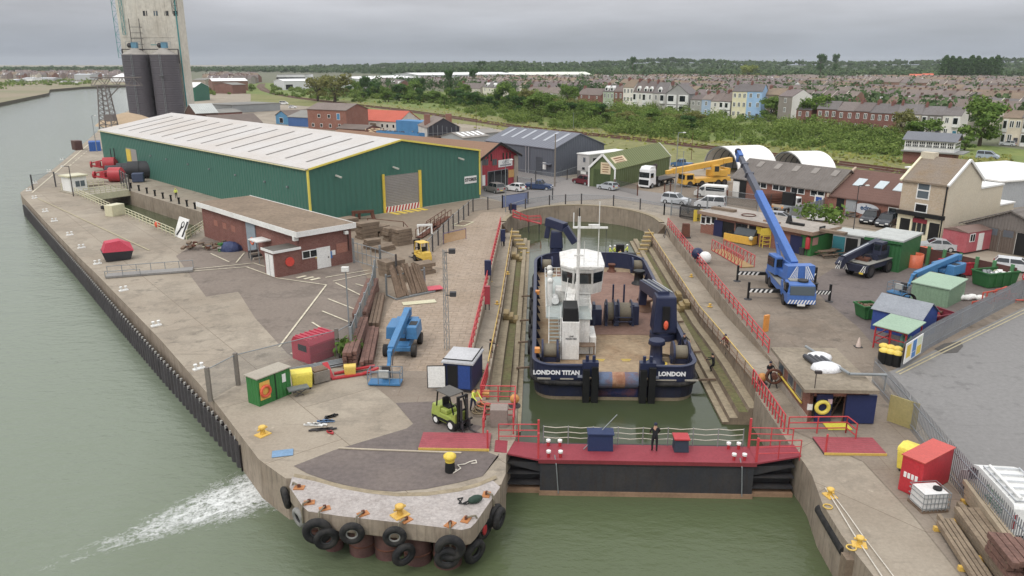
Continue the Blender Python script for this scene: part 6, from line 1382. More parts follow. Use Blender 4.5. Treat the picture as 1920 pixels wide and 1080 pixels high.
# slewing part: its back faces the camera, boom away
tip=AT(1387,292,88.5); piv=CO+V((0,0,3.0))-ax*1.6; bd=V((tip.x-piv.x,tip.y-piv.y,0)).normalized(); sa=atan2(bd.y,bd.x)-hd
b=MB(); b.M=MX.Translation((-1.6,0,0)) @ MX.Rotation(sa,4,'Z'); b.cyl((0,0,1.5),(0,0,1.75),1.0,DSTEEL,n=20); b.box(-2.2,-1.05,1.75,1.6,1.05,2.4,CB); b.box(-2.6,-.4,2.4,.3,.5,3.3,CB); up=b.build('slewing_frame',t,.05)
b=MB(); b.M=MX.Translation((-1.6,0,0)) @ MX.Rotation(sa,4,'Z'); b.box(-3.3,-1.35,1.95,-2.2,1.35,3.4,CB,(.02,.0))
stripes(b,-1.35,-.35,2.05,3.38,0,5,WHITE,CB,.55,1,lambda u,z: (-3.33 ,u,z)); stripes(b,.35,1.35,2.05,3.38,0,5,WHITE,CB,.55,-1,lambda u,z: (-3.33,u,z)); b.build('counterweight',up)
b=MB(); b.M=MX.Translation((-1.6,0,0)) @ MX.Rotation(sa,4,'Z'); b.box(-.6,.55,1.8,1.5,1.4,3.6,CB,(.08,.06)); oc=b.build('operator_cab',up,.06); b=MB(); b.M=MX.Translation((-1.6,0,0)) @ MX.Rotation(sa,4,'Z'); b.box(-.2,.52,2.5,1.3,1.43,3.4,GLASS); b.box(-.62,.7,2.6,-.5,1.3,3.4,GLASS); b.build('window',oc)
L0=t.matrix_world; MI=(MX.Translation(CO) @ MX.Rotation(hd,4,'Z')).inverted(); p0=MI @ (piv-bd *1.6+V((0,0,.1))); p1=MI @ tip; k1=p0.lerp(p1,.62)
b=MB(); b.bar(p0,k1,.72,.8,CB); bo=b.build('boom',up,.05); d=(p1-p0).normalized()
b=MB(); b.bar(k1-d *.5,p0.lerp(p1,.8),.58,.64,CBD); b.bar(p0.lerp(p1,.78),p1,.46,.5,CBD); b.bar(p0.lerp(p1,.8)-d *.1,p0.lerp(p1,.8)+d *.1,.9,.7,CBD); b.bar(p0.lerp(p1,.9)-d *.1,p0.lerp(p1,.9)+d *.1,.8,.6,CBD); b.build('inner_boom',bo)
b=MB(); b.bar(p1-d *.4,p1+d *.9,.5,.75,CB); b.bar(p1+d *.5,p1+d *.5+V((0,0,-1.0)),.4,.4,CB); b.cyl(p1+d *.7+V((-.3,0,.1)),p1+d *.7+V((.3,0,.1)),.35,DSTEEL); b.build('boom_head',bo)
b=MB(); q0=p0.lerp(p1,.3); b.cyl(MI @ (piv+bd *1.2+V((0,0,-.9))),q0+V((0,0,-.4)),.2,CB); b.cyl((MI @ (piv+bd *1.2+V((0,0,-.9)))).lerp(q0,.6),q0,.12,CHROME); b.build('lift_ram',bo)
pb2=p0.lerp(p1,.45); b=MB(); bx=d.cross(V((0,0,1))).normalized(); b.bar(pb2+bx*.4-d *1.0 ,pb2+bx*.4+d *1.2,.04,.35,WHITE); b.build('boom_board',bo)
# ---- dark rough terrain crane
DKN=mat('dark_navy','#2f3347',rough=.45,dirt=.35,ds=.8,dcol='#22232b'); o=G(1628,512); hd=atan2((G(1604,520)-G(1652,505)).y,(G(1604,520)-G(1652,505)).x)
t=thing('yard_crane','dark navy rough terrain crane with low boom and striped corners','crane',o,hd)
b=MB(); b.box(-2.9,-1.15,.9,2.9,1.15,1.5,DKN); b.box(-2.9,-1.25,1.5,2.6,1.25,1.6,mat('deck_grey','#8f8d84')); b.box(2.6,-1.25,.7,3.1,1.25,1.5,DKN); b.build('carrier',t,.04)
b=MB()
for s in (-1,1): stripes(b,min(s*.6,s*1.25),max(s*.6,s*1.25),.75,1.5,0,3,WHITE,BLACK,.5,s,lambda u,z: (3.115,u,z))
b.box(3.1,.55,.55,3.13,1.0,.75,YEL); b.build('corner_stripes',t)
for x in (-1.9,1.9):
    for s in (-1,1): wheel(t,(x,s*1.05,.7),(0,1,0),.7,.45,DSTEEL)
b=MB(); b.box(-1.9,-1.0,1.6,.3,.9,2.2,DKN); b.box(-2.2,-.9,1.7,-1.5,.9,2.9,DKN); sf=b.build('slewing_frame',t,.05)
b=MB(); b.box(-1.3,.2,2.2,.2,1.15,3.6,DKN,(.15,.05)); b.build('operator_cab',sf,.05); b=MB(); b.box(-1.0,.17,2.7,.05,1.18,3.35,GLASS); b.box(.0,.35,2.7,.16,1.0,3.35,GLASS); b.build('window',sf)
MI=(MX.Translation(o) @ MX.Rotation(hd,4,'Z')).inverted(); p0=MI @ (o+V((0,0,3.2)))+V((-1.9,-.3,0)); te=AT(1581,486,G(1600,515).y-1); p1=MI @ te
b=MB(); b.bar(p0,p1,.62,.75,DKN); b.bar(p0.lerp(p1,.3)+V((0,0,.4)),p1+V((0,0,.4)),.15,.06,CHROME); bo=b.build('boom',sf,.04); d=(p1-p0).normalized(); b=MB(); b.bar(p1,p1+d *.7+V((0,0,-.5)),.6,.8,DKN); stripes(b,-.3,.3,0,.9,0,3,WHITE,BLACK,.4,1,lambda u,z: (p1.x+d.x*.9,p1.y+u,p1.z-.9+z)); b.build('boom_head',bo)
b=MB(); b.torus((1.3,.3,1.95),(1,.3,0),.4,.06,RUBBER,16,6); b.box(.6,-.9,1.6,1.6,.5,1.9,RUST); b.build('winch_rope',t)
for i in range(4): b=MB(); b.box(-.3+i*.0,-1.27,.75+i*.2,.2,-1.2,.85+i*.2,WHITE); b.build('step',t)
# ---- yellow crane behind the fence
YC=mat('crane_yellow','#e0aa22',rough=.45,dirt=.3,ds=.6,dcol='#8a6a22'); t,_=place('yellow_crane','yellow mobile crane with its boom lowered, parked before the arched tent','crane',(1350,346),(1290,350),0)
b=MB(); b.box(-5,-1.25,.8,2.8,1.25,1.6,YC); b.build('carrier',t,.04); b=MB(); b.box(2.9,-1.25,.6,5.2,1.25,2.5,YC,(.25,.08)); cb=b.build('cab',t,.06); b=MB(); b.box(3.4,-1.27,1.5,4.7,1.27,2.3,GLASS); b.box(4.85,-1.0,1.5,5.12,1.0,2.3,GLASS); b.build('window',cb)
for x in (-3.6,-2.2,1.4,4.0):
    for s in (-1,1): wheel(t,(x,s*1.08,.6),(0,1,0),.6,.4,DSTEEL)
b=MB(); b.box(-4.2,-1.2,1.7,-1,1.2,2.9,YC); b.box(-4.8,-1.2,2.0,-4.2,1.2,3.2,YC); b.build('slewing_frame',t,.05)
b=MB(); b.bar((-3.6,0,4.3),(7.2,.2,3.1),.9,1.0,YC); b.bar((7.0,.2,3.1),(8.6,.3,2.9),.7,.7,YC); b.bar((-3.6,0,4.4),(-5.6,0,4.6),1.1,.9,YC); b.build('boom',t,.06)
b=MB(); b.box(-2.2,.6,2.0,-.8,1.5,3.9,YC); b.box(-2.0,1.45,2.7,-1.0,1.53,3.7,GLASS); b.build('operator_cab',t,.05)
# ---- boom lifts
LB_=mat('lift_blue','#3d7cae',rough=.45,dirt=.3,ds=.8,dcol='#2b5376')
def boom_lift(body,basket,label,blen=None):
    o,q=G(*body),G(*basket); d=q-o; hd=atan2(d.y,d.x); t=thing('boom_lift',label,'boom lift',o,hd,'blue boom lifts'); L=d.length
    b=MB(); b.box(-1.5,-.7,.45,1.6,.7,.95,LB_); b.box(1.4,-.9,.5,1.8,.9,.85,LB_); b.box(-1.7,-.95,.4,-1.4,.95,.8,LB_); b.build('chassis',t,.04)
    for x in (-1.4,1.5):
        for s in (-1,1): wheel(t,(x,s*1.1,.48),(0,1,0),.48,.36,DSTEEL)
    b=MB(); b.cyl((0,0,.95),(0,0,1.15),.7,DSTEEL,n=18); b.box(-2.0,-.3,1.15,.6,.3,1.5,LB_); b.box(-1.7,.35,1.1,.7,1.25,2.1,LB_,(.08,.06)); b.box(-1.7,-1.25,1.1,.7,-.35,2.1,LB_,(.08,.06)); b.box(-2.4,-.9,1.2,-1.75,.9,2.0,LB_); b.build('turret',t,.06)
    b=MB(); b.box(-.8,.5,2.08,.1,1.1,2.13,BLACK); b.build('vent',t)
    e=max(3.0,L-2.2); b=MB(); b.bar((-2.2,0,2.55),(e,0,1.75),.48,.55,LB_); b.bar((e -.6,0,1.8),(e +.5,0,1.65),.36,.4,LB_); b.box(-2.5,-.3,2.1,-1.9,.3,2.75,LB_); bo=b.build('boom',t,.04)
    b=MB(); b.bar((e +.4,0,1.7),(e +.7,0,1.0),.25,.3,LB_); b.bar((e +.7,0,1.0),(L-.5,0,.5),.25,.25,LB_); b.bar((e +.2,.25,1.9),(e +.9,.25,.9),.08,.08,DSTEEL); b.build('jib',bo)
    b=MB(); b.box(L-.5,-1.15,.1,L+.5,1.15,.22,LB_)
    for z in (.65,1.15):
        for p,r in (((L-.5,-1.15),(L+.5,-1.15)),((L+.5,-1.15),(L+.5,1.15)),((L+.5,1.15),(L-.5,1.15)),((L-.5,1.15),(L-.5,-1.15))): b.tube([(*p,z),(*r,z)],.03,mat('basket_grey','#6d7c88',dirt=.3),5)
    for x in (-.5,.5):
        for y in (-1.15,-.4,.4,1.15): b.tube([(L+x,y,.2),(L+x,y,1.15)],.03,mat('basket_grey','#6d7c88'),5)
    bk=b.build('basket',bo); b=MB(); b.box(L+.3,-.35,.7,L+.52,.35,1.2,mat('panel_grey','#a9aaa6',dirt=.3)); b.box(L-.5,-.3,.25,L-.3,.3,1.2,DSTEEL); b.build('control_panel',bk)
    return t
boom_lift((757,655),(723,720),'blue boom lift beside the stacks of timber, basket resting on the apron'); boom_lift((1768,530),(1688,553),'blue boom lift beyond the pale green shed, basket on the dark asphalt')
# ---- forklifts
def forklift(o,hd,col,label,cat='forklift',fk=True,s=1.0):
    t=thing('forklift_truck',label,'forklift',o,hd); t.scale=(s,s,s)
    m=col; b=MB(); b.box(-1.35,-.55,.3,.75,.55,.85,m); b.box(-1.35,-.58,.5,-.5,.58,1.25,m,(.06,.08)); b.box(-.5,-.5,.85,.1,.5,1.15,m); b.box(.5,-.52,.5,.85,.52,1.15,m); b.build('body',t,.06)
    b=MB(); b.box(-1.2,-.6,.42,.7,.6,.56,BLACK); b.build('side_band',t)
    b=MB(); b.box(-.55,-.25,1.15,-.0,.25,1.25,BLACK); b.box(-.62,-.25,1.2,-.5,.25,1.75,BLACK); b.build('seat',t,.03); b=MB(); b.torus((.35,0,1.5),(-.7,0,.7),.17,.02,BLACK,12,5); b.bar((.35,0,1.5),(.6,0,1.15),.05,.05,BLACK); b.build('steering_wheel',t)
    b=MB()
    for y in (-.5,.5): b.bar((-.85,y,1.2),(-.7,y,2.2),.07,.07,BLACK if fk else m); b.bar((.75,y,1.1),(.4,y,2.2),.07,.07,BLACK if fk else m)
    b.box(-.85,-.55,2.2,.5,.55,2.25,mat('guard_grey','#5c5954',dirt=.5) if fk else m); b.build('overhead_guard',t)
    b=MB()
    for y in (-.32,.32): b.box(.92,y-.07,.15,1.08,y+.07,2.3,BLACK); b.box(1.08,y*.7-.05,.2,1.2,y*.7+.05,2.1,DSTEEL)
    for z in (.5,1.3,2.2): b.box(.95,-.35,z,1.05,.35,z+.1,BLACK)
    b.box(1.2,-.55,.25,1.28,.55,.35,BLACK); b.box(1.2,-.55,.7,1.28,.55,.8,BLACK); mt=b.build('mast',t)
    for y in (-.28,.28): b=MB(); b.box(1.28,y-.06,.1,2.45,y+.06,.14,DSTEEL); b.box(1.26,y-.06,.1,1.32,y+.06,.8,DSTEEL); b.build('fork',mt)
    for x,r,rm in ((-.85,.3,WHITE),(.55,.36,WHITE)):
        for q in (-1,1): wheel(t,(x,q*.5,r),(0,1,0),r,.24,rm if fk else DSTEEL)
forklift(G(848,797),atan2((G(885,815)-G(825,785)).y,(G(885,815)-G(825,785)).x),mat('lime_paint','#98a83c',rough=.4,dirt=.25),'lime green forklift with grey overhead guard, near the gate end of the apron',s=1.03)
forklift(G(791,490),atan2((G(768,478)-G(806,494)).y,(G(768,478)-G(806,494)).x),mat('fork_yellow','#e0b92e',rough=.4,dirt=.25),'yellow forklift facing the timber stacks in the inner yard',fk=False,s=1.05)
# ---- flatbed pickup seen from behind
t,_=place('tipper_truck','small white flatbed truck seen from behind beside the workshop, orange lamps on its tail','truck',(1463,402),(1500,394),.8)
b=MB(); b.box(-2.4,-1,.75,1.0,1,.95,STEEL); b.box(-2.4,-1,.95,-2.3,1,1.35,mat('pale_frame','#cbb9a0')); b.build('flatbed',t); b=MB(); b.box(1.1,-.95,.5,2.9,.95,2.1,WHITE,(.15,.08)); b.build('cab',t,.06); b=MB(); b.box(1.05,-.8,1.3,1.25,.8,1.95,GLASS); b.box(1.5,-.97,1.3,2.5,.97,1.9,GLASS); b.build('window',t); b=MB(); b.box(.2,-.95,.95,.95,.95,2.9,BLACK); b.build('headboard',t)
for s in (-1,1): b=MB(); b.box(-2.45,s*.8-.12,.85,-2.38,s*.8+.12,1.1,paint('#e08a2a','amber')); b.build('tail_light',t)
for x in (-1.4,1.9):
    for s in (-1,1): wheel(t,(x,s*.85,.38),(0,1,0),.38,.25)
# ================================================================ DOCK FITTINGS AND PIER HEAD
RRAIL=paint('#c93a3f','rail_red',dirt=.3); YRAIL=paint('#d8b344','rail_yellow',dirt=.4); CREAM=paint('#cfc9a6','rail_cream',dirt=.35); MESH=mat('mesh_panel','#8b8f92',rough=.6,dirt=.2,alpha=.26); MESHD=mat('mesh_panel_dark','#55585c',rough=.6,dirt=.2,alpha=.3)
BOLY=paint('#e0b53a','bollard_yellow',dirt=.4,dcol='#8a5a2a')
def railing(name,label,cat,pts,m,h=1.1,n=2,r=.035,step=2.0,group=None,top=None,infill=None):
    o=sum((V(p) for p in pts),V())/len(pts); o.z=min(p[2] for p in pts); b=MB(); b.M=MX.Translation(-o)
    for a,c in zip(pts,pts[1:]):
        a,c=V(a),V(c); L=(c-a).length; k=max(1,round(L/step))
        for i in range(k+1): p=a.lerp(c,i/k); b.cyl(p,p+V((0,0,h)),r *1.1,m,n=6)
        for j in range(n): z=V((0,0,h*(j+1)/n)); b.cyl(a+z,c+z,r *(1.4 if top and j==n -1 else 1),top if top and j==n -1 else m,n=6)
        if infill: b.quad(a+V((0,0,.05)),c+V((0,0,.05)),c+V((0,0,h-.05)),a+V((0,0,h-.05)),infill)
    return tag(b.build(name,loc=o),label,cat,group)
def zw(v): return zwalk(v)
VS=[58,64,70,90,106]
railing('quay_railing','long red railing on the left quay edge above the dock walkway','railing',[DK(UQL-.15,v,0) for v in (50.5,70,90,106)],RRAIL,1.15,3,.045,1.6)
railing('quay_railing','long red railing on the right quay edge above the dock walkway','railing',[DK(UQR+.15,v,0) for v in (57,70,90,106)],RRAIL,1.15,3,.045,1.6)
railing('walkway_handrail','yellow topped handrail along the left dock walkway','handrail',[DK(UWL+.05-.15,v,zw(v)) for v in (52,58,64,70,90,105)],mat('rail_rust','#8a6a50',dirt=.5),1.05,2,.03,2.2,top=YRAIL)
railing('walkway_handrail','yellow topped handrail along the right dock walkway with netting below','handrail',[DK(UWR-.15,v,zw(v)) for v in (51,58,64,70,90,105)],mat('rail_rust','#8a6a50'),1.05,2,.03,2.2,top=YRAIL,infill=mat('debris_net','#9a7a60',alpha=.4,dirt=.2))
railing('platform_railing','red railing round the left gate platform','railing',[DK(-1.35,42.6,0),DK(-1.35,47.3,0),DK(-3.7,47.3,0)],RRAIL,1.15,3,.04,1.2); railing('platform_railing','red railing leaning beside the steps by the left platform','railing',[DK(-3.7,47.4,0),DK(-3.5,51.5,-.1)],RRAIL,1.15,3,.045,.5)
railing('platform_railing','short red railing at the back of the left ramp','railing',[DK(-3.2,42.4,0),DK(-3.2,44.5,0),DK(-1.4,44.5,0)],RRAIL,1.15,3,.04,1.0); railing('platform_railing','red railing along the water edge of the right gate platform','railing',[DK(15.45,43.5,0),DK(15.45,50.8,0)],RRAIL,1.15,2,.045,.62)
railing('platform_railing','red railing in the middle of the right gate platform','railing',[DK(15.6,43.2,0),DK(19.2,43.4,0),DK(19.4,42.4,0)],RRAIL,1.15,3,.04,1.5); railing('platform_railing','red sloping railing by the pump house corner','railing',[DK(18.3,46,0),DK(17.9,50,0)],RRAIL,1.15,3,.045,1.3)
for lab,u,v,d in (('left',-6.9,40.4,0),('right',16.9,40.6,0)):
    t=thing('access_ramp','red chequered access ramp at the %s end of the gate' % lab,'ramp',DK(u,v,.0),-PSI); b=MB(); RAMP=mat('ramp_red','#a0474f',rough=.7,dirt=.4,ds=1.5,corr=(.25,1,.01)); b.box(0,0,.1,4.2 if u<0 else 3.6,2.0,.16,RAMP); b.box(0,-.04,.02,4.2 if u<0 else 3.6,0,.17,YRAIL); b.box(0.0,0.02,.0,4.0 if u<0 else 3.6,1.98,.1,DSTEEL); b.build('deck',t)
    b=MB(); x=4.1 if u<0 else .1; b.tube([(x,.1,0),(x,.1,1.3)],.06,RRAIL,6); b.build('post',t)
# ---- caisson gate
gt=thing('dock_gate','black steel dock gate with red walkway deck and rust stained face','dock gate',DK(0,40,0),-PSI)
GB_=mat('gate_black','#34353a',rough=.7,dirt=.6,ds=.5,dcol='#4b4540',streak=.45); GR=mat('gate_deck_red','#93333f',rough=.7,dirt=.35,ds=1.2,dcol='#7b3038')
b=MB(); b.box(.3,0,-4,12.75,2.4,-.42,GB_); b.box(.25,-.06,-2.62,12.8,2.4,-2.3,mat('gate_boot','#9a7a5e',dirt=.6,ds=.8)); b.build('hull',gt)
b=MB(); b.box(.2,-.1,-.4,12.85,1.9,-.22,GR); b.box(.2,-.13,-.44,12.85,-.1,-.2,mat('gate_edge','#8a2f36',dirt=.5))
for x0,x1 in ((.2,-2.4),(12.85,15.5)): b.add([(x0,-.1,-.3),(x1,.35,-.02),(x1,1.7,-.02),(x0,1.9,-.3),(x0,-.1,-.2),(x1,.35,.08),(x1,1.7,.08),(x0,1.9,-.2)],[(0,1,5,4),(1,2,6,5),(2,3,7,6),(4,5,6,7),(0,3,2,1)],GR)
b.build('deck',gt)
for s,x0,x1 in ((-1,-2.1,.3),(1,12.75,15.2)):
    b=MB(); b.box(x0,.9,-4,x1,2.3,-.4,GB_)
    for z in (-.6,-1.3,-2.0): b.box(x0,.25,z-.08,x1,.9,z,GB_)
    b.box(x0,.2,-2.6,x1,.9,-2.35,mat('gate_boot','#9a7a5e'))
    b.poly([(x0,.22,-.55),(x1,.22,-.55),(x1 if s<0 else x0,.22,-1.2)],GB_); b.build('end_buttress',gt)
for x in (.8,1.5,11.6,12.2):
    for y in (.25,1.6): b=MB(); b.cyl((x,y,-.22),(x,y,.08),.09,RED,n=8); b.cyl((x,y,.08),(x,y,.2),.14,WHITE,n=8); b.build('bollard',gt)
for x,w,h,m in ((3.9,1.5,1.05,mat('box_navy','#27365c',dirt=.3)),(8.7,.85,.8,mat('box_dark','#33404f',dirt=.2))): b=MB(); b.box(x-w/2,1.0,-.2,x+w/2,1.8,-.2+h,m,(.04,.04)); bb=b.build('deck_box',gt); b=MB(); b.box(x-w/2-.04,.96,-.2+h,x+w/2+.04,1.84,-.12+h,m if w>1 else RED); b.build('lid',bb)
b=MB()
for z in (.25,.6,.95):
    for i in range(8): x=lerp(.5,12.5,i/8); x2=lerp(.5,12.5,(i+1)/8); xm=(x+x2)/2; b.tube([(x,1.85,z),(xm,1.85,z-.07),(x2,1.85,z)],.022,mat('pale_rope','#c9c2b2',dirt=.2),4)
for i in range(9): x=lerp(.5,12.5,i/8); b.tube([(x,1.85,-.22),(x,1.85,1.0)],.03,STEEL,5)
b.build('rope_rail',gt)
b=MB(); b.tube([(2.9,1.2,-.2),(4.9,1.85,1.8)],.03,STEEL,5); b.build('stay',gt)
for x,y,h in ((.2,.1,1.6),(.2,1.8,1.6),(12.85,.1,1.5),(12.85,1.8,1.9)): b=MB(); b.box(x-.06,y-.06,-.3,x+.06,y+.06,h-.2,RRAIL); b.build('gate_post',gt)
for p,q in (((-2.2,1.75),(.2,1.8)),((12.85,1.8),(15.4,1.75)),((12.85,.1),(15.4,.3))):
    b=MB()
    for z in (.3,.7,1.1): b.tube([(*p,z),(*q,z)],.035,RRAIL,5)
    for k in (0,.5,1): b.tube([(lerp(p[0],q[0],k),lerp(p[1],q[1],k),-.2),(lerp(p[0],q[0],k),lerp(p[1],q[1],k),1.1)],.035,RRAIL,5)
    b.build('end_rail',gt)
for x in (1.15,11.9): b=MB(); b.tube([(x,.1,.0),(x+.1,-.15,-.5),(x+.25,-.12,-2.4)],.035,STEEL,5); b.build('chain',gt)
# ---- pier head
t=thing('pier_cap','pale worn concrete cap wrapped round the end of the pier','concrete cap',(0,0,0))
cap=PX([(548,897),(543,916),(567,952),(578,962),(640,971),(720,980),(800,989),(866,997),(882,993),(892,983),(938,916),(924,904),(895,916),(860,925),(800,933),(745,934),(690,928),(640,919),(590,905)])
b=MB(); b.prism(cap,-.85,.1,M_HEADW,M_SLAB); b.build('slab',t,.06)
b=MB(); inr=[p for p in PX([(552,890),(590,897),(640,911),(690,920),(745,926),(800,925),(860,917),(895,908),(930,893)])]; outr=PX([(551,897),(590,904.5),(640,918.5),(690,927),(745,933),(800,932),(860,924),(895,915),(932,899)])
for i in range(len(inr)-1): b.quad(*[(p.x,p.y,.075) for p in (outr[i],outr[i+1],inr[i+1],inr[i])],M_COPE)
tag(b.build('coping_kerb'),kind='structure')
PILE=mat('pile_rust','#6a4a44',rough=.85,dirt=.6,ds=.8,dcol='#3a2a28'); cen=G(740,900)
for i,(px,py) in enumerate(((590,955),(655,966),(720,974),(792,982),(858,985),(895,960),(556,930))):
    p=G(px,py); d=(cen -p).normalized()*.9; p=p+d; q=thing('mooring_pile','rusty round steel pile standing in the water under the pier cap','pile',(p.x,p.y,-5),0,'piles under the pier cap'); b=MB(); b.cyl((0,0,0),(0,0,4.12),.72 if 0<i<5 else .5,PILE,n=18); b.build('shaft',q); b=MB(); b.torus((0,0,3.0),(0,0,1),.72 if 0<i<5 else .5,.05,RUST,18,5); b.build('collar',q)
TYW=mat('pale_tyre','#8d8c88',rough=.85,dirt=.5,dcol='#4a4844',ds=2)
tyres=[(595,996,.74,0,'pair','first of the big black tyres from the left, with a second one behind'),(612,1010,.62,.2,'','black tyre low by the water half behind the first big one'),(660,1000,.62,0,'','black tyre with pale inner rim below the second rusty plate'),(740,1006,.58,0,'','black tyre with pale inner rim near the middle of the pier'),(757,1040,.62,.5,'','scuffed black tyre hanging lowest with a green rope'),(844,1028,.74,0,'','thick black tyre at the right front corner of the pier'),(838,1046,.62,.1,'','black tyre dipping in the water under the thick corner one'),(890,1034,.66,.8,'','tall black tyre turned sideways round the right corner'),
    (906,992,.62,.9,'red','black tyre with a red patch on its right rim'),(928,966,.62,1.1,'','upper of two black tyres at the far right of the pier'),(936,972,.6,1.2,'','lower of two black tyres at the far right of the pier'),(561,970,.55,-.9,'pale','pale grey weathered tyre left of the big pair'),(536,933,.62,-1.2,'','large dark tyre at the left shoulder of the pier')]
for px,py,r,yaw,k,lab in tyres:
    z=-1.2 if py<1015 else -1.75
    if px<570 or px>900: z=-.95 if py<985 else -1.3
    p=G(px,py,z) if not 590<px<872 else AT(px,py,G(px,pl([(578,962),(640,971),(720,980),(800,989),(866,997)],px),.1).y-.34); t=thing('fender_tyre',lab,'tyre',p,yaw+(.1 if px<800 else .0),'tyres hung round the pier'); b=MB(); m=TYW if k=='pale' else RUBBER; b.torus((0,0,0),(0,1,.12),r *.74,r *.3,m,22,9); b.build('carcass',t); b=MB(); b.torus((0,-.04,0),(0,1,.12),r *.46,.05,TYW if 650<px<750 else mat('tyre_inner','#3b3b3d',dirt=.3),18,6); b.build('rim_bead',t)
    if k=='red': b=MB(); b.ball((-.1,-r *.3,.1),.28,RED,(.7,.25,1.2)); b.build('red_patch',t)
for i,(px,py,hx,hy) in enumerate(((561,915,548,912),(580,943,566,955),(609,954,597,972),(681,964,666,982),(762,976,746,992),(844,984,844,1002),(874,975,896,975),(912,928,926,938))):
    p=G(px,py,.1); t=thing('mooring_plate','small rusty orange plate with a short chain to a tyre','plate',p,.2*i,'rusty plates on the pier cap'); b=MB(); b.box(-.28,-.2,0,.28,.2,.05,mat('orange_rust','#b8763a',dirt=.5,ds=3,dcol='#6b3f25')); b.box(-.08,-.05,.05,.08,.05,.22,RUST); b.build('plate',t)
    q=G(hx,hy,.0)-p; q.rotate(MX.Rotation(-.2*i,3,'Z')); b=MB(); b.tube([(0,0,.15),(q.x*.8,q.y*.8,.18),(q.x,q.y,-.1),(q.x,q.y,-.9)],.05,mat('old_rope','#7d7460',dirt=.4),6); b.build('chain',t)
def bitt(px,py,label,z=.05,s=1.0,cat='bollard',post=False):
    t=thing('mooring_bollard',label,cat,G(px,py,z),R.uniform(0,3)); t.scale=(s*.82,)*3; b=MB()
    b.box(-.5,-.4,0,.5,.4,.07,BOLY); b.build('base_plate',t); b=MB(); b.lathe([(.2,.07),(.17,.45),(.3,.55),(.3,.68),(.2,.74)],BOLY,n=14); b.cyl((-.42,0,.5),(.42,0,.5),.08,BOLY,n=8); b.build('horn',t); return t
bitt(750,966,'rusty yellow horned bollard on the pale pier cap',.1,1.0); bitt(493,815,'yellow mooring bollard on the quay by the blue plate',0,1.0); bitt(1556,930,'yellow mooring bollard on the right quay, nearer the gate',0,.8); bitt(1611,1022,'yellow mooring bollard on the right quay, nearer the timber stacks',0,.8)
for px,py,lab in ((919,528,'dark yellow bitt on the left walkway'),(952,514,'small yellow bitt by the second step'),(932,570,'low yellow bitt on the left walkway'),(1331,575,'yellow ball bitt on the right walkway'),(1296,519,'small yellow bitt on the right walkway'),(1381,650,'small yellow bitt by the leaning person')): bitt(px,py,lab,-1.25 if px != 1296 else -1.25,.55)
t=thing('capstan_post','tall bollard with yellow cap and black foot on the dark pier surface','bollard',G(844,883,.05)); b=MB(); b.lathe([(.3,0),(.26,.55),(.26,.6)],BLACK,n=16); b.build('post',t); b=MB(); b.lathe([(.27,.6),(.27,.75),(.36,.85),(.36,.98),(.22,1.08)],YEL,n=16); b.build('cap',t)
for (px,py,lab) in ((965,762,'orange mushroom bollard on the left gate platform'),(1428,721,'orange mushroom bollard on the right walkway')):
    t=thing('mushroom_bollard',lab,'bollard',G(px,py,-.02 if px<1000 else -.1)); b=MB(); b.lathe([(.4,0),(.4,.1),(.2,.12),(.2,.4)],DSTEEL); b.build('base',t); b=MB(); b.ball((0,0,.55),.33,mat('bollard_orange','#cf8d3d',dirt=.3)); b.build('cap',t)
b=MB(); b.box(-.6,-.4,0,.6,.4,.03,mat('plate_blue','#6f93b5',dirt=.4,ds=2)); tag(b.build('steel_plate',loc=G(530,850,.02),rz=.25),'pale blue steel plate lying on the quay','plate')
def rope(pts,r,m,name,label,cat='rope',z=.06):
    P=[G(x,y,z) for x,y in pts]; o=P[0].copy(); b=MB(); b.M=MX.Translation(-o); b.tube(P,r,m,6); return tag(b.build(name,loc=o),label,cat)
WR=mat('white_rope','#cfc7b8',dirt=.3); rope([(635,840),(700,843),(780,846),(865,849)],.06,mat('pale_hose','#b7aa94',dirt=.3),'pale_hose','long pale hose laid straight across the pier','hose')
rope([(844,884),(856,880),(850,887),(864,878),(858,872),(872,870),(880,866),(892,863),(894,868),(884,869)],.035,WR,'loose_rope','loose white rope trailing from the yellow capped bollard')
rope([(865,942),(858,935),(868,933),(860,944),(876,945),(888,938)],.03,BLACK,'thin_line','thin dark line with a green buoy on the pier cap',z=.14); t=thing('pick_up_buoy','dark green buoy lying on the pier cap','buoy',G(891,936,.3),.5); b=MB(); b.ball((0,0,0),.22,mat('buoy_green','#2c4438'),(2.0,1,1)); b.cyl((-.4,0,0),(-.7,0,-.05),.05,BLACK); b.build('float',t)
rope([(1548,915),(1576,960),(1600,1000),(1640,1060),(1700,1150)],.035,WR,'mooring_rope','pale rope running along the right quay edge, outer of two'); rope([(1560,925),(1590,965),(1618,1005),(1660,1060),(1720,1140)],.03,WR,'mooring_rope','pale rope beside the second yellow bollard, inner of two')
for px,py,lab in ((1552,951,'nearer the gate'),(1596,1028,'nearer the timber')): b=MB(); b.torus((0,0,.04),(0,0,1),.22,.04,YRAIL,16,6); tag(b.build('mooring_ring',loc=G(px,py)),'yellow ring set in the right quay, '+lab,'ring')
b=MB(); a,c=G(1538,955,-.7),G(1585,1035,-.7); b.cyl(a-a,c-a,.3,RUBBER,n=14); tag(b.build('cylinder_fender',loc=a),'long black rubber fender on the right quay wall','fender')
b=MB(); p=G(1594,1056,-.8); b.box(-.35,-.3,-5,.25,.3,.4,mat('old_pile','#8d7a66',dirt=.7,ds=1,streak=.4)); b.box(.35,-.2,-5,.7,.3,.2,TIMB); tag(b.build('timber_pile',loc=p),'old split timber pile at the right quay edge','pile')
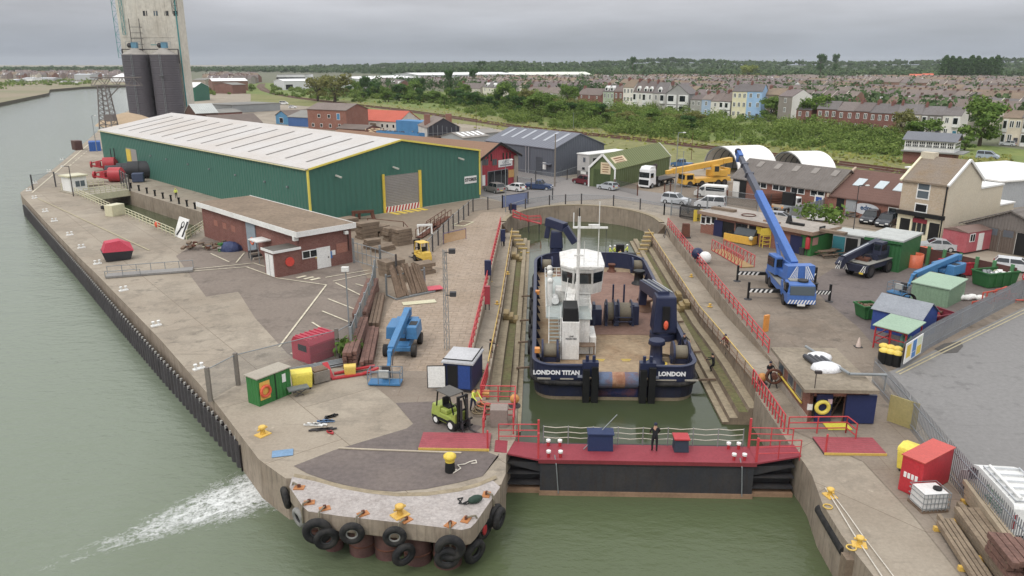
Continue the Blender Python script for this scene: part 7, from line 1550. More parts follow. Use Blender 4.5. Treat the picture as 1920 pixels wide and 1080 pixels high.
# ---- sheet pile wall along the river
SP=mat('sheet_pile','#4d4a4c',rough=.85,dirt=.6,ds=.6,dcol='#2e2b2b',streak=.3); pp=[G(x,y,-.75) for x,y in ((42,384),(95,445),(150,507),(215,582),(300,678),(370,752),(450,838))]
b=MB(); o=pp[0].copy(); b.M=MX.Translation(-o); k=0; prev=None; PZ=[]
for a,c in zip(pp,pp[1:]):
    L=(c-a).length; d=(c-a)/L; nx=V((-d.y,d.x,0)); n=int(L/.22)
    for i in range(n): PZ.append((a+d *(i*L/n),nx,k)); k+=1
for (p,nx,k),(q,nx2,k2) in zip(PZ,PZ[1:]):
    f=[0,.26,.26,0]; A,B=p+nx*f[k % 4],q+nx2*f[k2 % 4]; b.quad((A.x,A.y,-.75),(B.x,B.y,-.75),(B.x,B.y,-6),(A.x,A.y,-6),SP); b.quad((A.x,A.y,-.75),(B.x,B.y,-.75),(B+nx*.08).to_tuple()[:2]+(-.75,),(A+nx*.08).to_tuple()[:2]+(-.75,),SP)
    if k % 4==1: b.cyl((A.x,A.y,-1),(A.x,A.y,-.68),.1,mat('pile_top','#a5a29c',dirt=.5),n=6)
t=tag(b.build('sheet_pile_wall',loc=o),'dark corrugated sheet pile wall along the river side of the quay','sheet piling')
# ---- churned water by the pier
m=bpy.data.materials.new('foam'); m.use_nodes=True; q=NT(m); out=q.n('OutputMaterial'); p=q.n('BsdfPrincipled'); p.inputs['Base Color'].default_value=C('#e6e8e6'); p.inputs['Roughness'].default_value=.7
g=q.n('TexCoord').outputs['Object']; sx=q.n('SeparateXYZ'); q.l(g,sx.inputs[0])
n1=q.noise(g,.55,7,.72); n2=q.noise(g,2.6,5,.7); mp=q.n('Mapping'); q.l(g,mp.inputs[0]); mp.inputs['Scale'].default_value=(.35,1.6,1); n3=q.noise(mp.outputs[0],1.3,5,.65)
wid=q.math('SUBTRACT',1.0,q.math('ABSOLUTE',q.math('DIVIDE',sx.outputs[1],q.math('MAXIMUM',.7,q.math('SUBTRACT',5.4,q.math('MULTIPLY',sx.outputs[0],.3))))))
rg=lambda n: q.math('SUBTRACT',1.0,q.math('ABSOLUTE',q.math('SUBTRACT',q.math('MULTIPLY',n,4.0),2.0)))
env=q.math('MULTIPLY',q.rng(wid,0,.8),q.rng(sx.outputs[0],3,14,1.08,.45)); k=q.math('ADD',q.math('ADD',q.math('MULTIPLY',rg(n1),.3),q.math('MULTIPLY',rg(n2),.3)),q.math('ADD',q.math('MULTIPLY',n3,.5),q.math('MULTIPLY',env,.61))); al=q.math('MULTIPLY',q.rng(k,1.14,1.5,0,.92),q.rng(wid,0,.25))
al=q.math('MULTIPLY',al,q.rng(sx.outputs[0],14,21,1,0)); q.l(al,p.inputs['Alpha']); q.l(p.outputs[0],out.inputs[0])
a,c=G(522,905,WZ),G(60,1075,WZ); d=c-a; b=MB(); ys=10; nn=10
b.add([(i*2.4,j*2.2-5.5,.03) for i in range(11) for j in range(6)],[(i*6+j,(i+1)*6+j,(i+1)*6+j+1,i*6+j+1) for i in range(10) for j in range(5)],m)
o=b.build('churned_foam',loc=a,rz=atan2(d.y,d.x)); tag(o,'white churned water streaming away from the pier','foam',kind='stuff')
# ---- dock corner steps, red steps at the head, timber shores between boat and wall
for s,u in ((-1,-3.1),(1,15.4)):
    t=thing('dock_steps','stone steps with yellow edges in the %s far corner of the dock' % ('left' if s<0 else 'right'),'steps',DK(u,104,0),-PSI); b=MB()
    for i in range(6): b.box(-.6+(-s)*i*.3,-.9-i*.8,-2.8,.6+(-s)*i*.3,-.1-i*.8,-.35-i*.38,M_COPE); b.box(-.62+(-s)*i*.3,-.93-i*.8,-.42-i*.38,.62+(-s)*i*.3,-.88-i*.8,-.33-i*.38,YRAIL)
    b.build('flight',t)
for i,(s,v) in enumerate(((-1,58),(-1,64),(-1,70),(-1,78),(1,56),(1,62),(1,70))):
    u0,u1=(-1.6,-.4) if s<0 else (12.35,14.2); o=DK(u0,v,-1.95); b=MB(); b.bar((0,0,0),(u1-u0,.1,.05),.14,.14,TIMB); tag(b.build('timber_shore',loc=o,rz=-PSI),'short timber shore wedged between the boat and the dock step','timber','timber shores beside the boat')
for s,u,v in ((-1,-3.2,71),(1,15.6,75),(-1,-3.2,95),(1,15.3,78)):
    t=thing('yellow_steps','yellow edged steps down from the %s dock walkway, %s' % ('left' if s<0 else 'right','farther from the gate' if v>76 else 'nearer the gate'),'steps',DK(u,v,-1.3),-PSI); b=MB()
    for i in range(4): b.box(0,-.7,-1.2,-s*(.5+i*.45) if s<0 else -.5-i*.45,.7,-.05-i*.3,mat('step_ochre','#9a8455',dirt=.5,ds=1))
    b.build('flight',t)
t=thing('red_stair','red steel stair hanging inside the round dock head','stair',DK(-3.6,112,0),-PSI+.1); b=MB(); b.bar((0,0,.0),(4.2,.6,-1.2),.9,.12,RRAIL)
for y in (-.4,.4):
    for z in (.5,1.0): b.tube([(0,y,z),(2.2,y,z-1.0),(4.2,y+.5,z-1.0)],.05,RRAIL,5)
    for x,z in ((0,0),(1.1,-.5),(2.2,-.8),(4.2,-1.1)): b.tube([(x,y,z),(x,y,z+1)],.05,RRAIL,5)
b.tube([(2.4,.4,-.8),(2.4,.4,-2.6)],.08,DSTEEL,5); b.tube([(4.0,.6,-1.1),(4.0,.6,-2.6)],.08,DSTEEL,5); b.build('flight',t)
# ---- fences with dark posts round the dock head and yard
def mesh_fence(pts,label,h=1.9,step=3.0,post=DSTEEL,mesh=MESH,rail_=STEEL,name='mesh_fence',group=None,z=0.,pw=.09):
    P=[p if isinstance(p,V) else G(p[0],p[1],z) for p in pts]; t=thing(name,label,'fence',P[0],0,group); b=MB(); o=P[0]
    for a,c in zip(P,P[1:]): b.quad(a-o+V((0,0,.08)),c-o+V((0,0,.08)),c-o+V((0,0,h)),a-o+V((0,0,h)),mesh)
    b.build('mesh',t); b=MB()
    for a,c in zip(P,P[1:]): b.cyl(a-o+V((0,0,h)),c-o+V((0,0,h)),.035,rail_,n=5)
    b.build('top_rail',t)
    for a,c in zip(P,P[1:]):
        k=max(1,round((c-a).length/step))
        for i in range(k+(c is P[-1])): p=a.lerp(c,i/k)-o; b=MB(); b.box(p.x-pw,p.y-pw,0,p.x+pw,p.y+pw,h+.15,post); b.build('post',t)
    return t
hd_=[ (958,402),(985,393),(1030,386),(1090,383),(1150,386),(1200,393),(1245,403)]; mesh_fence(hd_,'fence with dark posts curving round the head of the dock',1.6,3.6)
mesh_fence([(800,484),(850,430),(887,397)],'grey mesh fence with dark posts between the inner yard and the apron',2.0,3); mesh_fence([(887,397),(942,390)],'short mesh fence left of the blue gate',1.9,3); mesh_fence([(990,383),(1036,375)],'mesh gate leaf with a yellow notice, right of the blue gate',1.9,5)
t=mesh_fence([(942,390),(990,382)],'blue panelled gate across the yard entrance',1.9,4,NAVY,mat('gate_mesh_blue','#4f6ca8',dirt=.2,alpha=.75),NAVY,'yard_gate'); mesh_fence([(1245,403),(1305,412)],'low fence between the dock head and the black gate',1.5,3)
t=thing('black_gate','black vertical bar gate beside the site office','gate',G(1276,410),atan2((G(1311,416)-G(1276,410)).y,(G(1311,416)-G(1276,410)).x)); b=MB(); L=(G(1311,416)-G(1276,410)).length
for i in range(22): b.box(i*L/21-.03,-.03,.1,i*L/21+.03,.03,2.2,BLACK)
b.box(0,-.04,.4,L,.04,.5,BLACK); b.box(0,-.04,1.9,L,.04,2.0,BLACK); b.build('bars',t)
# ================================================================ YARD OBJECTS
def T2(name,label,cat,a,c,group=None,z=0.): f=Fr(a,c,z=z); return f.thing(name,label,cat,group),f
def solo(name,label,cat,fn,loc,rz=0.,group=None,bevel=0.): b=MB(); fn(b); return tag(b.build(name,loc=loc,rz=rz,bevel=bevel),label,cat,group)
def open_bin(name,label,a,c,D,h,m,fillm=None,cat='skip'):
    t,f=T2(name,label,cat,a,c); L=f.L; b=MB(); s=.25
    b.add([(s,s*.5,.1),(L-s,s*.5,.1),(L-s,D-s*.5,.1),(s,D-s*.5,.1),(0,0,h),(L,0,h),(L,D,h),(0,D,h)],[(0,1,5,4),(1,2,6,5),(2,3,7,6),(3,0,4,7),(3,2,1,0)],m)
    for k in range(1,4): b.box(L*k/4-.06,-.06,.15,L*k/4+.06,.05,h,m)
    for q in ((-.05,-.06,L+.05,.06),(-.05,D-.06,L+.05,D+.06),(-.06,.06,.06,D-.06),(L-.06,.06,L+.06,D-.06)): b.box(q[0],q[1],h-.1,q[2],q[3],h+.04,m)
    b.build('body',t)
    if fillm:
        b=MB()
        for i in range(26): x,y=R.uniform(.3,L-.3),R.uniform(.3,D-.3); d=rdir(R)*R.uniform(.2,.6); b.bar((x,y,h*.75),(min(L-.2,max(.2,x+d.x)),min(D-.2,max(.2,y+d.y)),h*.8+abs(d.z)*.6),R.uniform(.1,.5),R.uniform(.05,.3),R.choice(fillm))
        b.build('contents',t)
    return t,f
def shed(name,label,cat,a,c,D,h,hr,wm,rm,axis='x',**k): t,f=T2(name,label,cat,a,c); gable(t,f.L,D,h,hr,wm,rm,ridge=axis,over=.15,th=.06,**k); return t,f
# ---- left quay
KG=mat('kiosk_green','#2f7a37',dirt=.25,corr=(.3,3,.02))
t,f=T2('green_container','green container shed with an orange lifebuoy board on its end, on the quay','container',(487,763),(547,738)); D=f.span(0,0,0,'y',466); h=HT(f.o,712)
b=MB(); b.box(0,0,0,f.L,D,h,KG); b.build('body',t); b=MB(); b.box(-.1,-.1,h,f.L+.1,D+.1,h+.07,mat('shed_lid','#a39a8a',dirt=.5)); b.build('roof',t); b=MB(); b.box(f.L*.52,-.03,.05,f.L*.54,.02,h,BLACK); b.build('door_seam',t); panel(t,'notice',WHITE,f.L*.74,h*.55,f.L*.85,h*.85,out=.03)
u=f.L*.18; lb=panel(t,'lifebuoy_board',paint('#e0b03a','board_yellow'),u-.35,h*.2,u+.45,h*.85,out=.03); b=MB(); b.torus((u+.05,-.1,h*.5),(0,1,0),.36,.1,paint('#d9542e','buoy_orange'),18,7); b.build('lifebuoy',lb)
solo('pipe_bundle','bundle of pale scaffold tubes beside the green container','tubes',lambda b: [b.cyl((0,i*.13,.1+.12*(i % 2)),(5,i*.13+.3,.1+.12*(i % 2)),.06,STEEL,n=6) for i in range(8)],G(545,705),.45)
t,f=T2('red_container','crimson ribbed container with rounded roof in the car park corner','container',(583,684),(634,665)); h=HT(f.o,640); D=f.span(0,0,0,'y',568); D=min(max(D,2.2),4); CRM=mat('crimson','#b3263f',rough=.45,dirt=.25,ds=.6)
b=MB(); b.prof([(0,0),(0,h-.4),(.3,h),(D-.3,h),(D,h-.4),(D,0)],0,f.L,CRM,ax='x'); b.build('body',t,.05)
b=MB()
for z in (.35,.7): b.box(-.03,-.04,h*z,f.L+.03,-.0,h*z+.08,CRM)
for i in range(6): b.box(f.L*(i+.4)/6,.3,h,f.L*(i+.6)/6,D-.3,h+.06,CRM)
b.build('rib',t); panel(t,'louvre',BLACK,.4,.9,D-.8,h-.5,'l',0,.03)
def wheelie(px,py,rz,label,s=1.,m=None):
    t=thing('waste_bin',label,'bin',G(px,py),rz); t.scale=(s,)*3; m=m or paint('#e6d22a','bin_yellow',dirt=.15); b=MB(); b.box(-.65,-.5,.15,.65,.5,1.1,m,(-.06,-.06)); b.build('body',t,.04); b=MB(); b.prof([(-.56,1.1),(.56,1.1),(.5,1.3),(0,1.42),(-.5,1.3)],-.72,.72,m,ax='x'); b.build('lid',t,.03)
    for x in (-.5,.5): wheel(t,(x,-.4,.1),(1,0,0),.1,.06)
    return t
wheelie(567,727,.35,'big yellow wheeled bin next to the green container'); wheelie(1714,886,-.9,'big yellow wheeled bin behind the red clothing container',1.15)
wheelie(657,703,.2,'small buff yellow bin on the red frame',.6,paint('#d9b93f','bin_buff'))
t,f=T2('wire_crate','weathered wire crate of scrap between the yellow bin and the red frame','crate',(590,723),(620,715)); b=MB(); b.box(0,0,.1,f.L,1.1,.9,mat('crate_grey','#8b8379',dirt=.6,ds=2)); b.build('body',t); b=MB(); b.box(.1,.1,.9,f.L-.1,1.0,1.0,TIMB); b.build('contents',t)
solo('bent_steelwork','bent red steelwork lying by the bins','steelwork',lambda b: [b.bar((0,0,.1),(2.2,.3,.1),.3,.12,RED),b.bar((2.2,.3,.1),(3.4,.2,.5),.3,.12,RED),b.bar((0,0,.1),(-.4,1.2,.9),.4,.1,RED),b.bar((.2,.9,.1),(3.2,1.2,.3),.25,.12,RED)],G(622,712),.25)
t=thing('quay_trolley','small grey wheeled trolley beside the green container','trolley',G(560,741),.5); b=MB(); b.box(-.7,-.35,.5,.7,.35,.6,mat('trolley_grey','#6f7472',dirt=.3)); b.build('tray',t)
for x in (-.5,.5): b=MB(); b.tube([(x,-.3,.5),(-x*.6,-.3,.08)],.03,DSTEEL,5); b.tube([(x,.3,.5),(-x*.6,.3,.08)],.03,DSTEEL,5); b.build('leg',t)
mesh_fence([(395,752),(447,722),(634,672)],'wire fence panels with stout posts by the green container',2.3,6,mat('post_grey','#7d756c',dirt=.4),MESH,STEEL,pw=.13); mesh_fence([(634,672),(662,655)],'fence link behind the crimson container',2.2,4); mesh_fence([(660,668),(700,560),(704,530)],'grey green mesh fence between the car park and the timber stacks',2.3,3,STEEL,mat('mesh_green','#7f8f8b',alpha=.6,dirt=.2))
vs,fs=[],[]; p=G(645,672)
for i in range(3): clump(vs,fs,(p.x+i*.3,p.y+i*.5,.7),.8,90,.16,rnd,1.2,-.5)
o=mo('weed_bush',mk('weed_bush',vs,fs,F_OAK)); tag(o,'patch of tall green weeds by the crimson container','weeds')
# timber
def planks(a,c,W_,rows,label,m,h0=0.,ln=None,group='timber stacks'):
    t,f=T2('timber_stack',label,'timber stack',a,c,group); L=f.L; n=max(3,int(W_/.32)); 
    for k in range(rows):
        b=MB()
        for j in range(n): y=j*W_/n +R.uniform(0,.03); e0,e1=R.uniform(-.25,.15),R.uniform(-.15,.25); b.box(e0,y,h0+k*.34,L+e1,y+W_/n -.04,h0+k*.34+.28,m)
        b.build('plank_layer',t)
    b=MB()
    for k in range(rows):
        for x in (.15,.85): b.box(L*x-.06,0,h0+k*.34-.06,L*x+.06,W_,h0+k*.34,TIMB)
    b.build('bearer',t); return t
planks((671,689),(692,622),1.1,4,'tall stack of reddish timbers nearest the weeds',TIMR); planks((700,690),(712,625),1.0,2,'low stack of reddish timbers right of the tall one',TIMR); planks((688,612),(711,545),1.2,4,'reddish timbers stacked against the green mesh fence',TIMR); planks((711,618),(722,560),.9,2,'grey brown planks between the fence stack and the boom lift',TIMB)
t=thing('timber_rack','steel rack holding upright bundles of grey timbers','timber rack',G(743,563),atan2((G(815,548)-G(743,563)).y,(G(815,548)-G(743,563)).x)); L=(G(815,548)-G(743,563)).length; b=MB(); b.box(0,-.1,.05,L,.1,.2,STEEL); b.box(0,1.8,1.9,L,1.9,2.0,STEEL)
for x in (0,L): b.box(x-.07,1.8,0,x+.07,1.95,2.2,STEEL); b.box(x-.06,-.1,.05,x+.06,1.8,.15,STEEL)
b.build('frame',t)
for x0,x1 in ((.2,L*.34),(L*.46,L*.82)):
    b=MB(); x=x0
    while x<x1: w=R.uniform(.18,.3); b.bar((x,R.uniform(-.0,.3),.2),(x+R.uniform(-.2,.2),1.5+R.uniform(0,.4),2.6+R.uniform(-.3,.5)),w,w,TIMB); x+=w+.03
    b.build('timber_bundle',t)
BLK=mat('block_brown','#82705d',rough=.95,dirt=.6,ds=1,fine=.25,fs=4)
for i,(px,py,sx,sy,sz,rz) in enumerate(((650,432,3.2,2,1.6,.4),(690,445,3,1.6,1.9,.3),(716,440,2.4,1.5,1.2,.5),(735,450,2.2,1.4,1.6,.35),(755,458,2.4,1.4,1.9,.3),(720,470,3.2,1.4,.7,.5),(700,465,2.4,1.2,.8,.2),(736,515,2.6,1.8,1.7,.3),(765,525,1.8,1.6,1.1,.1),(795,512,2.2,1.6,1.0,.2))):
    t=thing('keel_block_stack','brown stack of old timber keel blocks in the inner yard','block stack',G(px,py),rz+.4,'stacks of keel blocks in the inner yard')
    z=0; k=0
    while z<sz: b=MB(); d=R.uniform(.35,.5); q=R.uniform(0,.3); b.box(-sx/2+q,-sy/2,z,sx/2-R.uniform(0,.5),sy/2,z+d -.04,BLK); b.build('block_layer',t); z+=d; k+=1
solo('timber_trestle','dark timber trestle beside the green shed wall','trestle',lambda b: [b.bar((-1.6,0,1.1),(1.6,0,1.1),.4,.4,RUST),b.bar((-1.3,0,1),(-1.5,-.3,0),.4,.4,RUST),b.bar((1.3,0,1),(1.5,-.3,0),.4,.4,RUST),b.bar((-.5,0,1),(-.6,.2,0),.4,.4,RUST)],G(681,411),.3)
t,f=T2('palisade_gate','grey steel gate with uprights between the brick store and the timber racks','gate',(664,493),(714,508)); b=MB()
for x in (0,f.L): b.box(x-.09,-.09,0,x+.09,.09,2.9,STEEL)
for z in (.3,1.4,2.4): b.bar((0,0,z),(f.L,0,z),.07,.07,STEEL)
for i in range(1,6): b.bar((f.L*i/6,0,.2),(f.L*i/6,0,2.5),.05,.05,STEEL)
b.build('frame',t); mesh_fence([(714,508),(744,520)],'grey fence continuing from the steel gate to the timber rack',2.4,4)
railing('brown_rail','old brown pipe rail behind the keel blocks','railing',[G(690,425),G(757,432),G(772,450)],RUST,1.2,1,.05,4)
solo('white_trestle','white steel trestle standing alone in the inner yard','trestle',lambda b: [b.bar((-1,0,1.5),(1,0,1.5),.25,.25,WHITE),b.bar((-.9,0,1.5),(-.9,-.3,0),.15,.15,WHITE),b.bar((.9,0,1.5),(.9,-.3,0),.15,.15,WHITE),b.bar((-.9,.6,1.4),(-.9,.9,0),.15,.15,WHITE),b.bar((.9,.6,1.4),(.9,.9,0),.15,.15,WHITE),b.bar((-.9,0,.2),(.9,0,1.4),.12,.12,WHITE)],G(797,443),.2)
for a,c,lab in (((792,448),(826,426),'rusty steel walkway section lying along the yard fence'),((812,432),(846,408),'second rusty walkway section farther along the yard fence')): t,f=T2('rusty_walkway',lab,'walkway section',a,c); b=MB(); b.box(0,0,.1,f.L,.9,.2,RUST); [b.tube([(0,y,1.2),(f.L,y,1.2)],.05,RUST,5) for y in (0,.9)]; [b.tube([(f.L*i/5,y,.1),(f.L*i/5,y,1.2)],.05,RUST,5) for i in range(6) for y in (0,.9)]; b.build('frame',t)
solo('red_sheet','bright red sheet propped by the timber rack','sheet',lambda b: b.box(-1,-.7,.25,1,.7,.3,paint('#c9334a','sheet_red')),G(811,545),.4); solo('white_tray','white steel tray on the apron by the yard fence','tray',lambda b: [b.box(-1,-1.6,.02,1,1.6,.1,CREAM),b.box(-.8,-1.4,.1,.8,1.4,.11,BLK)],G(868,420),-.4); solo('hatch_cover','pale hatch cover in the ribbed apron','hatch',lambda b: b.box(-1.6,-.5,0,1.6,.5,.03,CREAM),G(786,567,.05),.3)
solo('orange_net_barrier','orange and purple mesh barrier panel beside the yard fence','barrier',lambda b: [b.quad((0,0,.1),(4,0,.1),(4,0,1.3),(0,0,1.3),mat('net_orange','#c99a55',alpha=.6)),b.tube([(0,0,0),(0,0,1.4),(4,0,1.4),(4,0,0)],.05,mat('purple_rail','#6f5a7a'),5)],G(832,458),.85)
# cabin by the dock
t,f=T2('blue_cabin','dark blue steel cabin with pale lid roof and its white door swung open','cabin',(832,733),(886,738)); h=HT(f.o,680); D=2.8; b=MB(); b.box(0,0,.2,f.L*.42,D,h,NAVY); b.box(f.L*.42,.0,.2,f.L,D,h,NAVY); b.box(.1,.1,0,f.L-.1,D-.1,.2,DSTEEL); b.build('body',t,.03); b=MB(); b.box(-.1,-.1,h,f.L+.1,D+.1,h+.12,mat('cabin_lid','#b9b9bb',dirt=.3)); b.tube([(0,0,h+.3),(f.L,0,h+.3),(f.L,D,h+.3)],.05,BLACK,5); b.build('roof',t)
panel(t,'doorway',BLACK,.3,.25,f.L*.48,h-.15,out=.02); panel(t,'door',paint('#2b4a90','door_blue3'),f.L*.52,.3,f.L-.15,h-.1,out=.03); b=MB(); b.M=MX.Translation((.2,-.05,.3)) @ MX.Rotation(radians(195),4,'Z'); b.box(0,0,0,1.3,.06,h-.45,BLACK); b.box(.06,.06,.06,1.24,.08,h-.5,WHITE); b.box(.06,-.02,.06,1.24,0,h-.5,WHITE); b.build('open_door',t)
# lattice mast, lamp posts, flood lights
t=thing('lattice_mast','tall slim lattice mast with floodlights on the apron','mast',G(838,655)); h=HT(t.location,468); b=MB(); q=[(.22,.13),(-.22,.13),(0,-.25)]; n=int(h/.6)
for x,y in q: b.tube([(x,y,0),(x*.6,y*.6,h)],.03,STEEL,4)
for i in range(n):
    z0,z1=h*i/n,h*(i+1)/n
    for j in range(3): s0,s1=1-.4*i/n,1-.4*(i+1)/n; a,c=q[j],q[(j+1) % 3]; b.tube([(a[0]*s0,a[1]*s0,z0),(c[0]*s1,c[1]*s1,z1)],.018,STEEL,3)
b.build('lattice',t)
for z in (h*.97,h*.55): b=MB(); b.cbox(.6,-.2,z,.5,.4,.35,DSTEEL); b.tube([(0,0,z),(.6,-.2,z+.1)],.04,DSTEEL,4); b.build('floodlight',t)
def lamp(px,pyb,pyt,label,head='box',m=STEEL,r=.07,d=0): 
    p=G(px,pyb); t=thing('lamp_post',label,'lamp post',p); h=HT(p,pyt); b=MB(); b.cyl((0,0,0),(0,0,h),r,m,r *.7,8); b.build('pole',t); b=MB()
    if head =='box': b.cbox(0,-.1,h,.55,.35,.35,mat('lamp_white','#dcdcd6'))
    elif head =='arm': b.bar((0,0,h),(d or .9,-.2,h+.1),.12,.1,m); b.ball((d or .9,-.2,h+.05),.2,mat('lamp_white','#dcdcd6'),(1.5,.8,.5))
    else: b.cyl((0,0,h),(0,0,h+.15),r *1.2,m)
    b.build('lamp_head',t); return t
lamp(657,650,508,'slim lamp post with white box lamp in the car park'); lamp(948,398,300,'tall lamp post with twin floods at the dock head gate','arm'); lamp(1264,382,249,'tall pale lamp post by the grey vans','arm'); lamp(1276,384,285,'thin pale pole beside the tall lamp post','none'); lamp(1595,470,348,'dark street lamp post rising before the brick unit','arm',DSTEEL); lamp(1040,350,253,'telegraph pole at the corner of the grey warehouse','none',mat('pole_wood','#8a7f73',dirt=.3),.14)
lamp(182,285,217,'quay lamp post near the blue container by the river','arm',STEEL,.1); lamp(138,368,312,'dark quay lamp post beside the bridge cabin','arm',DSTEEL,.09,-1.0); lamp(1296,300,250,'thin railway post in the field','none',RUST); lamp(893,243,203,'dark thin railway post left in the field','none',RUST); lamp(1075,243,212,'slim railway signal post by the scrub','none',STEEL); lamp(1376,265,240,'railway signal post behind the arched tent','none',DSTEEL)
# ---- lock, bridge and far quay
def cream_rail(a,c,lab): railing('lock_railing',lab,'railing',[G(*a),G(*c)],CREAM,1.15,3,.06,1.6)
cream_rail((141,364),(208,395),'cream lattice railing along the lock, nearer the bridge'); cream_rail((236,404),(328,445),'cream lattice railing along the lock, right of the cabinet'); cream_rail((350,450),(382,430),'cream railing across the end of the lock')
t,f=T2('quay_cabinet','cream steel cabinet standing between the two lock railings','cabinet',(212,407),(236,402)); h=HT(f.o,386); b=MB(); b.box(0,0,0,f.L,1.6,h,CREAM); b.build('body',t,.04); panel(t,'door',CREAM,.15,.2,f.L-.15,h-.15,out=.04)
solo('orange_buoy','round orange buoy hung on the lock railing','buoy',lambda b: b.ball((0,0,0),.42,paint('#e2562b','orange_red'),(1,.6,1.1)),G(295,421,.7)); solo('coiled_hose','black coil by the cream cabinet','coil',lambda b: [b.torus((0,0,.25+k*.12),(0,.3,1),.7,.12,RUBBER,16,6) for k in range(3)],G(200,394))
t,f=T2('club_board','tall white board with black markings leaning by the lock end','board',(326,442),(344,449)); h=HT(f.o,408); b=MB(); b.add([(0,0,0),(f.L,0,0),(f.L,1,h),(0,1,h),(0,.12,0),(f.L,.12,0),(f.L,1.12,h),(0,1.12,h)],[(0,1,2,3),(5,4,7,6),(0,4,5,1),(3,2,6,7),(1,5,6,2),(0,3,7,4)],WHITE); b.build('panel',t); b=MB(); g_=lambda x,z: (f.L*x,z/h-.03,z)
for x0,x1,z0,z1 in ((.2,.38,.1,.35),(.32,.5,.3,.6),(.75,.92,.1,.9)): b.poly([g_(x0,h*z0),g_(x0+.15,h*z0),g_(x1+.1,h*z1),g_(x1-.05,h*z1)],BLACK)
b.torus((f.L*.58,.68-.04,h*.68),(0,1,-.45),.4,.06,BLACK,14,4); b.build('emblem',t)
for i in range(9): p=G(lerp(246,366,i/8),lerp(353,392,i/8)); t=thing('quay_bollard','small black bollard along the far wall of the lock','bollard',p,0,'black bollards along the lock wall'); b=MB(); b.lathe([(.22,0),(.16,.1),(.16,.85),(.24,.9),(.2,1.05)],BLACK,n=8); b.build('post',t)
for i,(px,py) in enumerate(((65,372),(85,397),(102,415),(131,441),(153,465),(183,495),(232,545),(293,611),(373,692),(54,358),(66,344),(92,322),(116,300))):
    t=thing('white_bollard','white double headed mooring bollard along the river edge','bollard',G(px,py),.8,'white bollards along the river'); t.scale=(.78,)*3; b=MB(); b.box(-.55,-.25,0,.55,.25,.12,WHITE); b.build('base_plate',t)
    for x in (-.3,.3): b=MB(); b.lathe([(.14,.12),(.12,.4),(.2,.48),(.18,.58)],WHITE,(x,0,0),9); b.build('horn',t)
t,f=T2('swing_bridge','cream railed road bridge across the lock','bridge',(158,368),(238,358)); D=9; b=MB(); b.box(-.5,0,-.5,f.L+.5,D,.12,mat('bridge_deck','#9a917e',dirt=.4)); b.box(-.5,-.15,-.9,f.L+.5,0,.2,CREAM); b.build('deck',t)
for y in (0,D): 
    b=MB()
    for z in (.5,.9,1.3): b.tube([(0,y,z),(f.L,y,z)],.06,CREAM,5)
    for i in range(9): b.tube([(f.L*i/8,y,0),(f.L*i/8,y,1.3)],.07,CREAM,5)
    b.build('railing',t)
t,f=T2('bridge_cabin','white bridge keeper cabin with flat roof','cabin',(134,361),(165,357)); h=HT(f.o,333); b=MB(); b.box(0,0,0,f.L,3,h,WHITE); b.build('wall',t); b=MB(); b.box(-.3,-.3,h,f.L+.3,3.3,h+.25,CREAM); b.build('roof',t); win(t,.8,h*.3,2.6,h*.75,gm=GLASSB)
mesh_fence([(62,356),(105,350),(124,356)],'wire gate and posts at the narrow end of the quay',2.6,5,DSTEEL,mat('mesh_faint','#8b8f92',alpha=.15)); mesh_fence([(228,348),(244,358)],'grey mesh fence at the bridge end',2.8,3)
RB=paint('#b8323a','buoy_red',dirt=.4)
def nav_buoy(px,py,rz,lab,L=7.):
    t=thing('channel_buoy',lab,'buoy',G(px,py),rz,'navigation buoys lying on the quay'); b=MB(); b.cyl((0,0,1.4),(2.2,0,1.4),1.4,RB,n=18); b.cyl((2.2,0,1.4),(2.8,0,1.4),1.4,RB,.5,18); b.build('hull',t); b=MB()
    for y,z in ((-.8,.7),(.8,.7),(0,2.2)): b.tube([(-.0,y,z),(-L*.45,y*.4,1.4+(z-1.4)*.4)],.14,RB,5)
    b.cyl((-L*.45,0,1.4),(-L*.5,0,1.4),.7,RB,n=10); b.bar((-L*.2,-.6,1.4),(-L*.2,.6,1.4),.9,.9,RB); b.build('tower',t); return t
nav_buoy(208,341,.1,'red buoy lying on the quay next to the white cabin',6); nav_buoy(196,320,.3,'red buoy with a white top lying behind the other',5)
for i,(px,py,r,L,lab) in enumerate(((200,333,1.2,6,'nearest the red buoys'),(222,331,1.35,5.5,'in the middle'),(243,335,1.7,4.2,'widest one by the shed door'))): solo('black_cylinder','big black cylinder lying on the quay, '+lab,'cylinder',lambda b: [b.cyl((0,0,r),(L,0,r),r,mat('cyl_black','#3b3c3f',rough=.6,dirt=.4),n=22),b.torus((L*.5,0,r),(1,0,0),r,.06,BLACK,22,4)],G(px,py),.3,'black cylinders on the quay')
for i in range(4): solo('thin_post','thin dark post standing behind the black cylinders','post',lambda b: b.cyl((0,0,0),(0,0,4.5),.09,DSTEEL,n=6),G(212+i*6.5,318-i*.4),0,'thin posts by the shed')
t,f=T2('blue_container','bright blue container at the far corner of the green shed','container',(168,284),(190,283)); h=HT(f.o,267); b=MB(); b.box(0,0,0,f.L,5,h,mat('container_bright','#2f62ae',dirt=.25,corr=(.5,3,.04))); b.build('body',t); t,f=T2('brown_container','small brown box container at the river edge','container',(142,282),(156,281)); b=MB(); b.box(0,0,0,f.L,3,2.4,mat('container_brown','#5e4039',dirt=.3)); b.build('body',t)
t,f=T2('tarp_crate','low dark blue tank by the bridge fence','tank',(248,343),(270,342)); b=MB(); b.box(0,0,.1,f.L,2,1.7,mat('tank_blue','#424d66',dirt=.3)); b.build('body',t,.1)
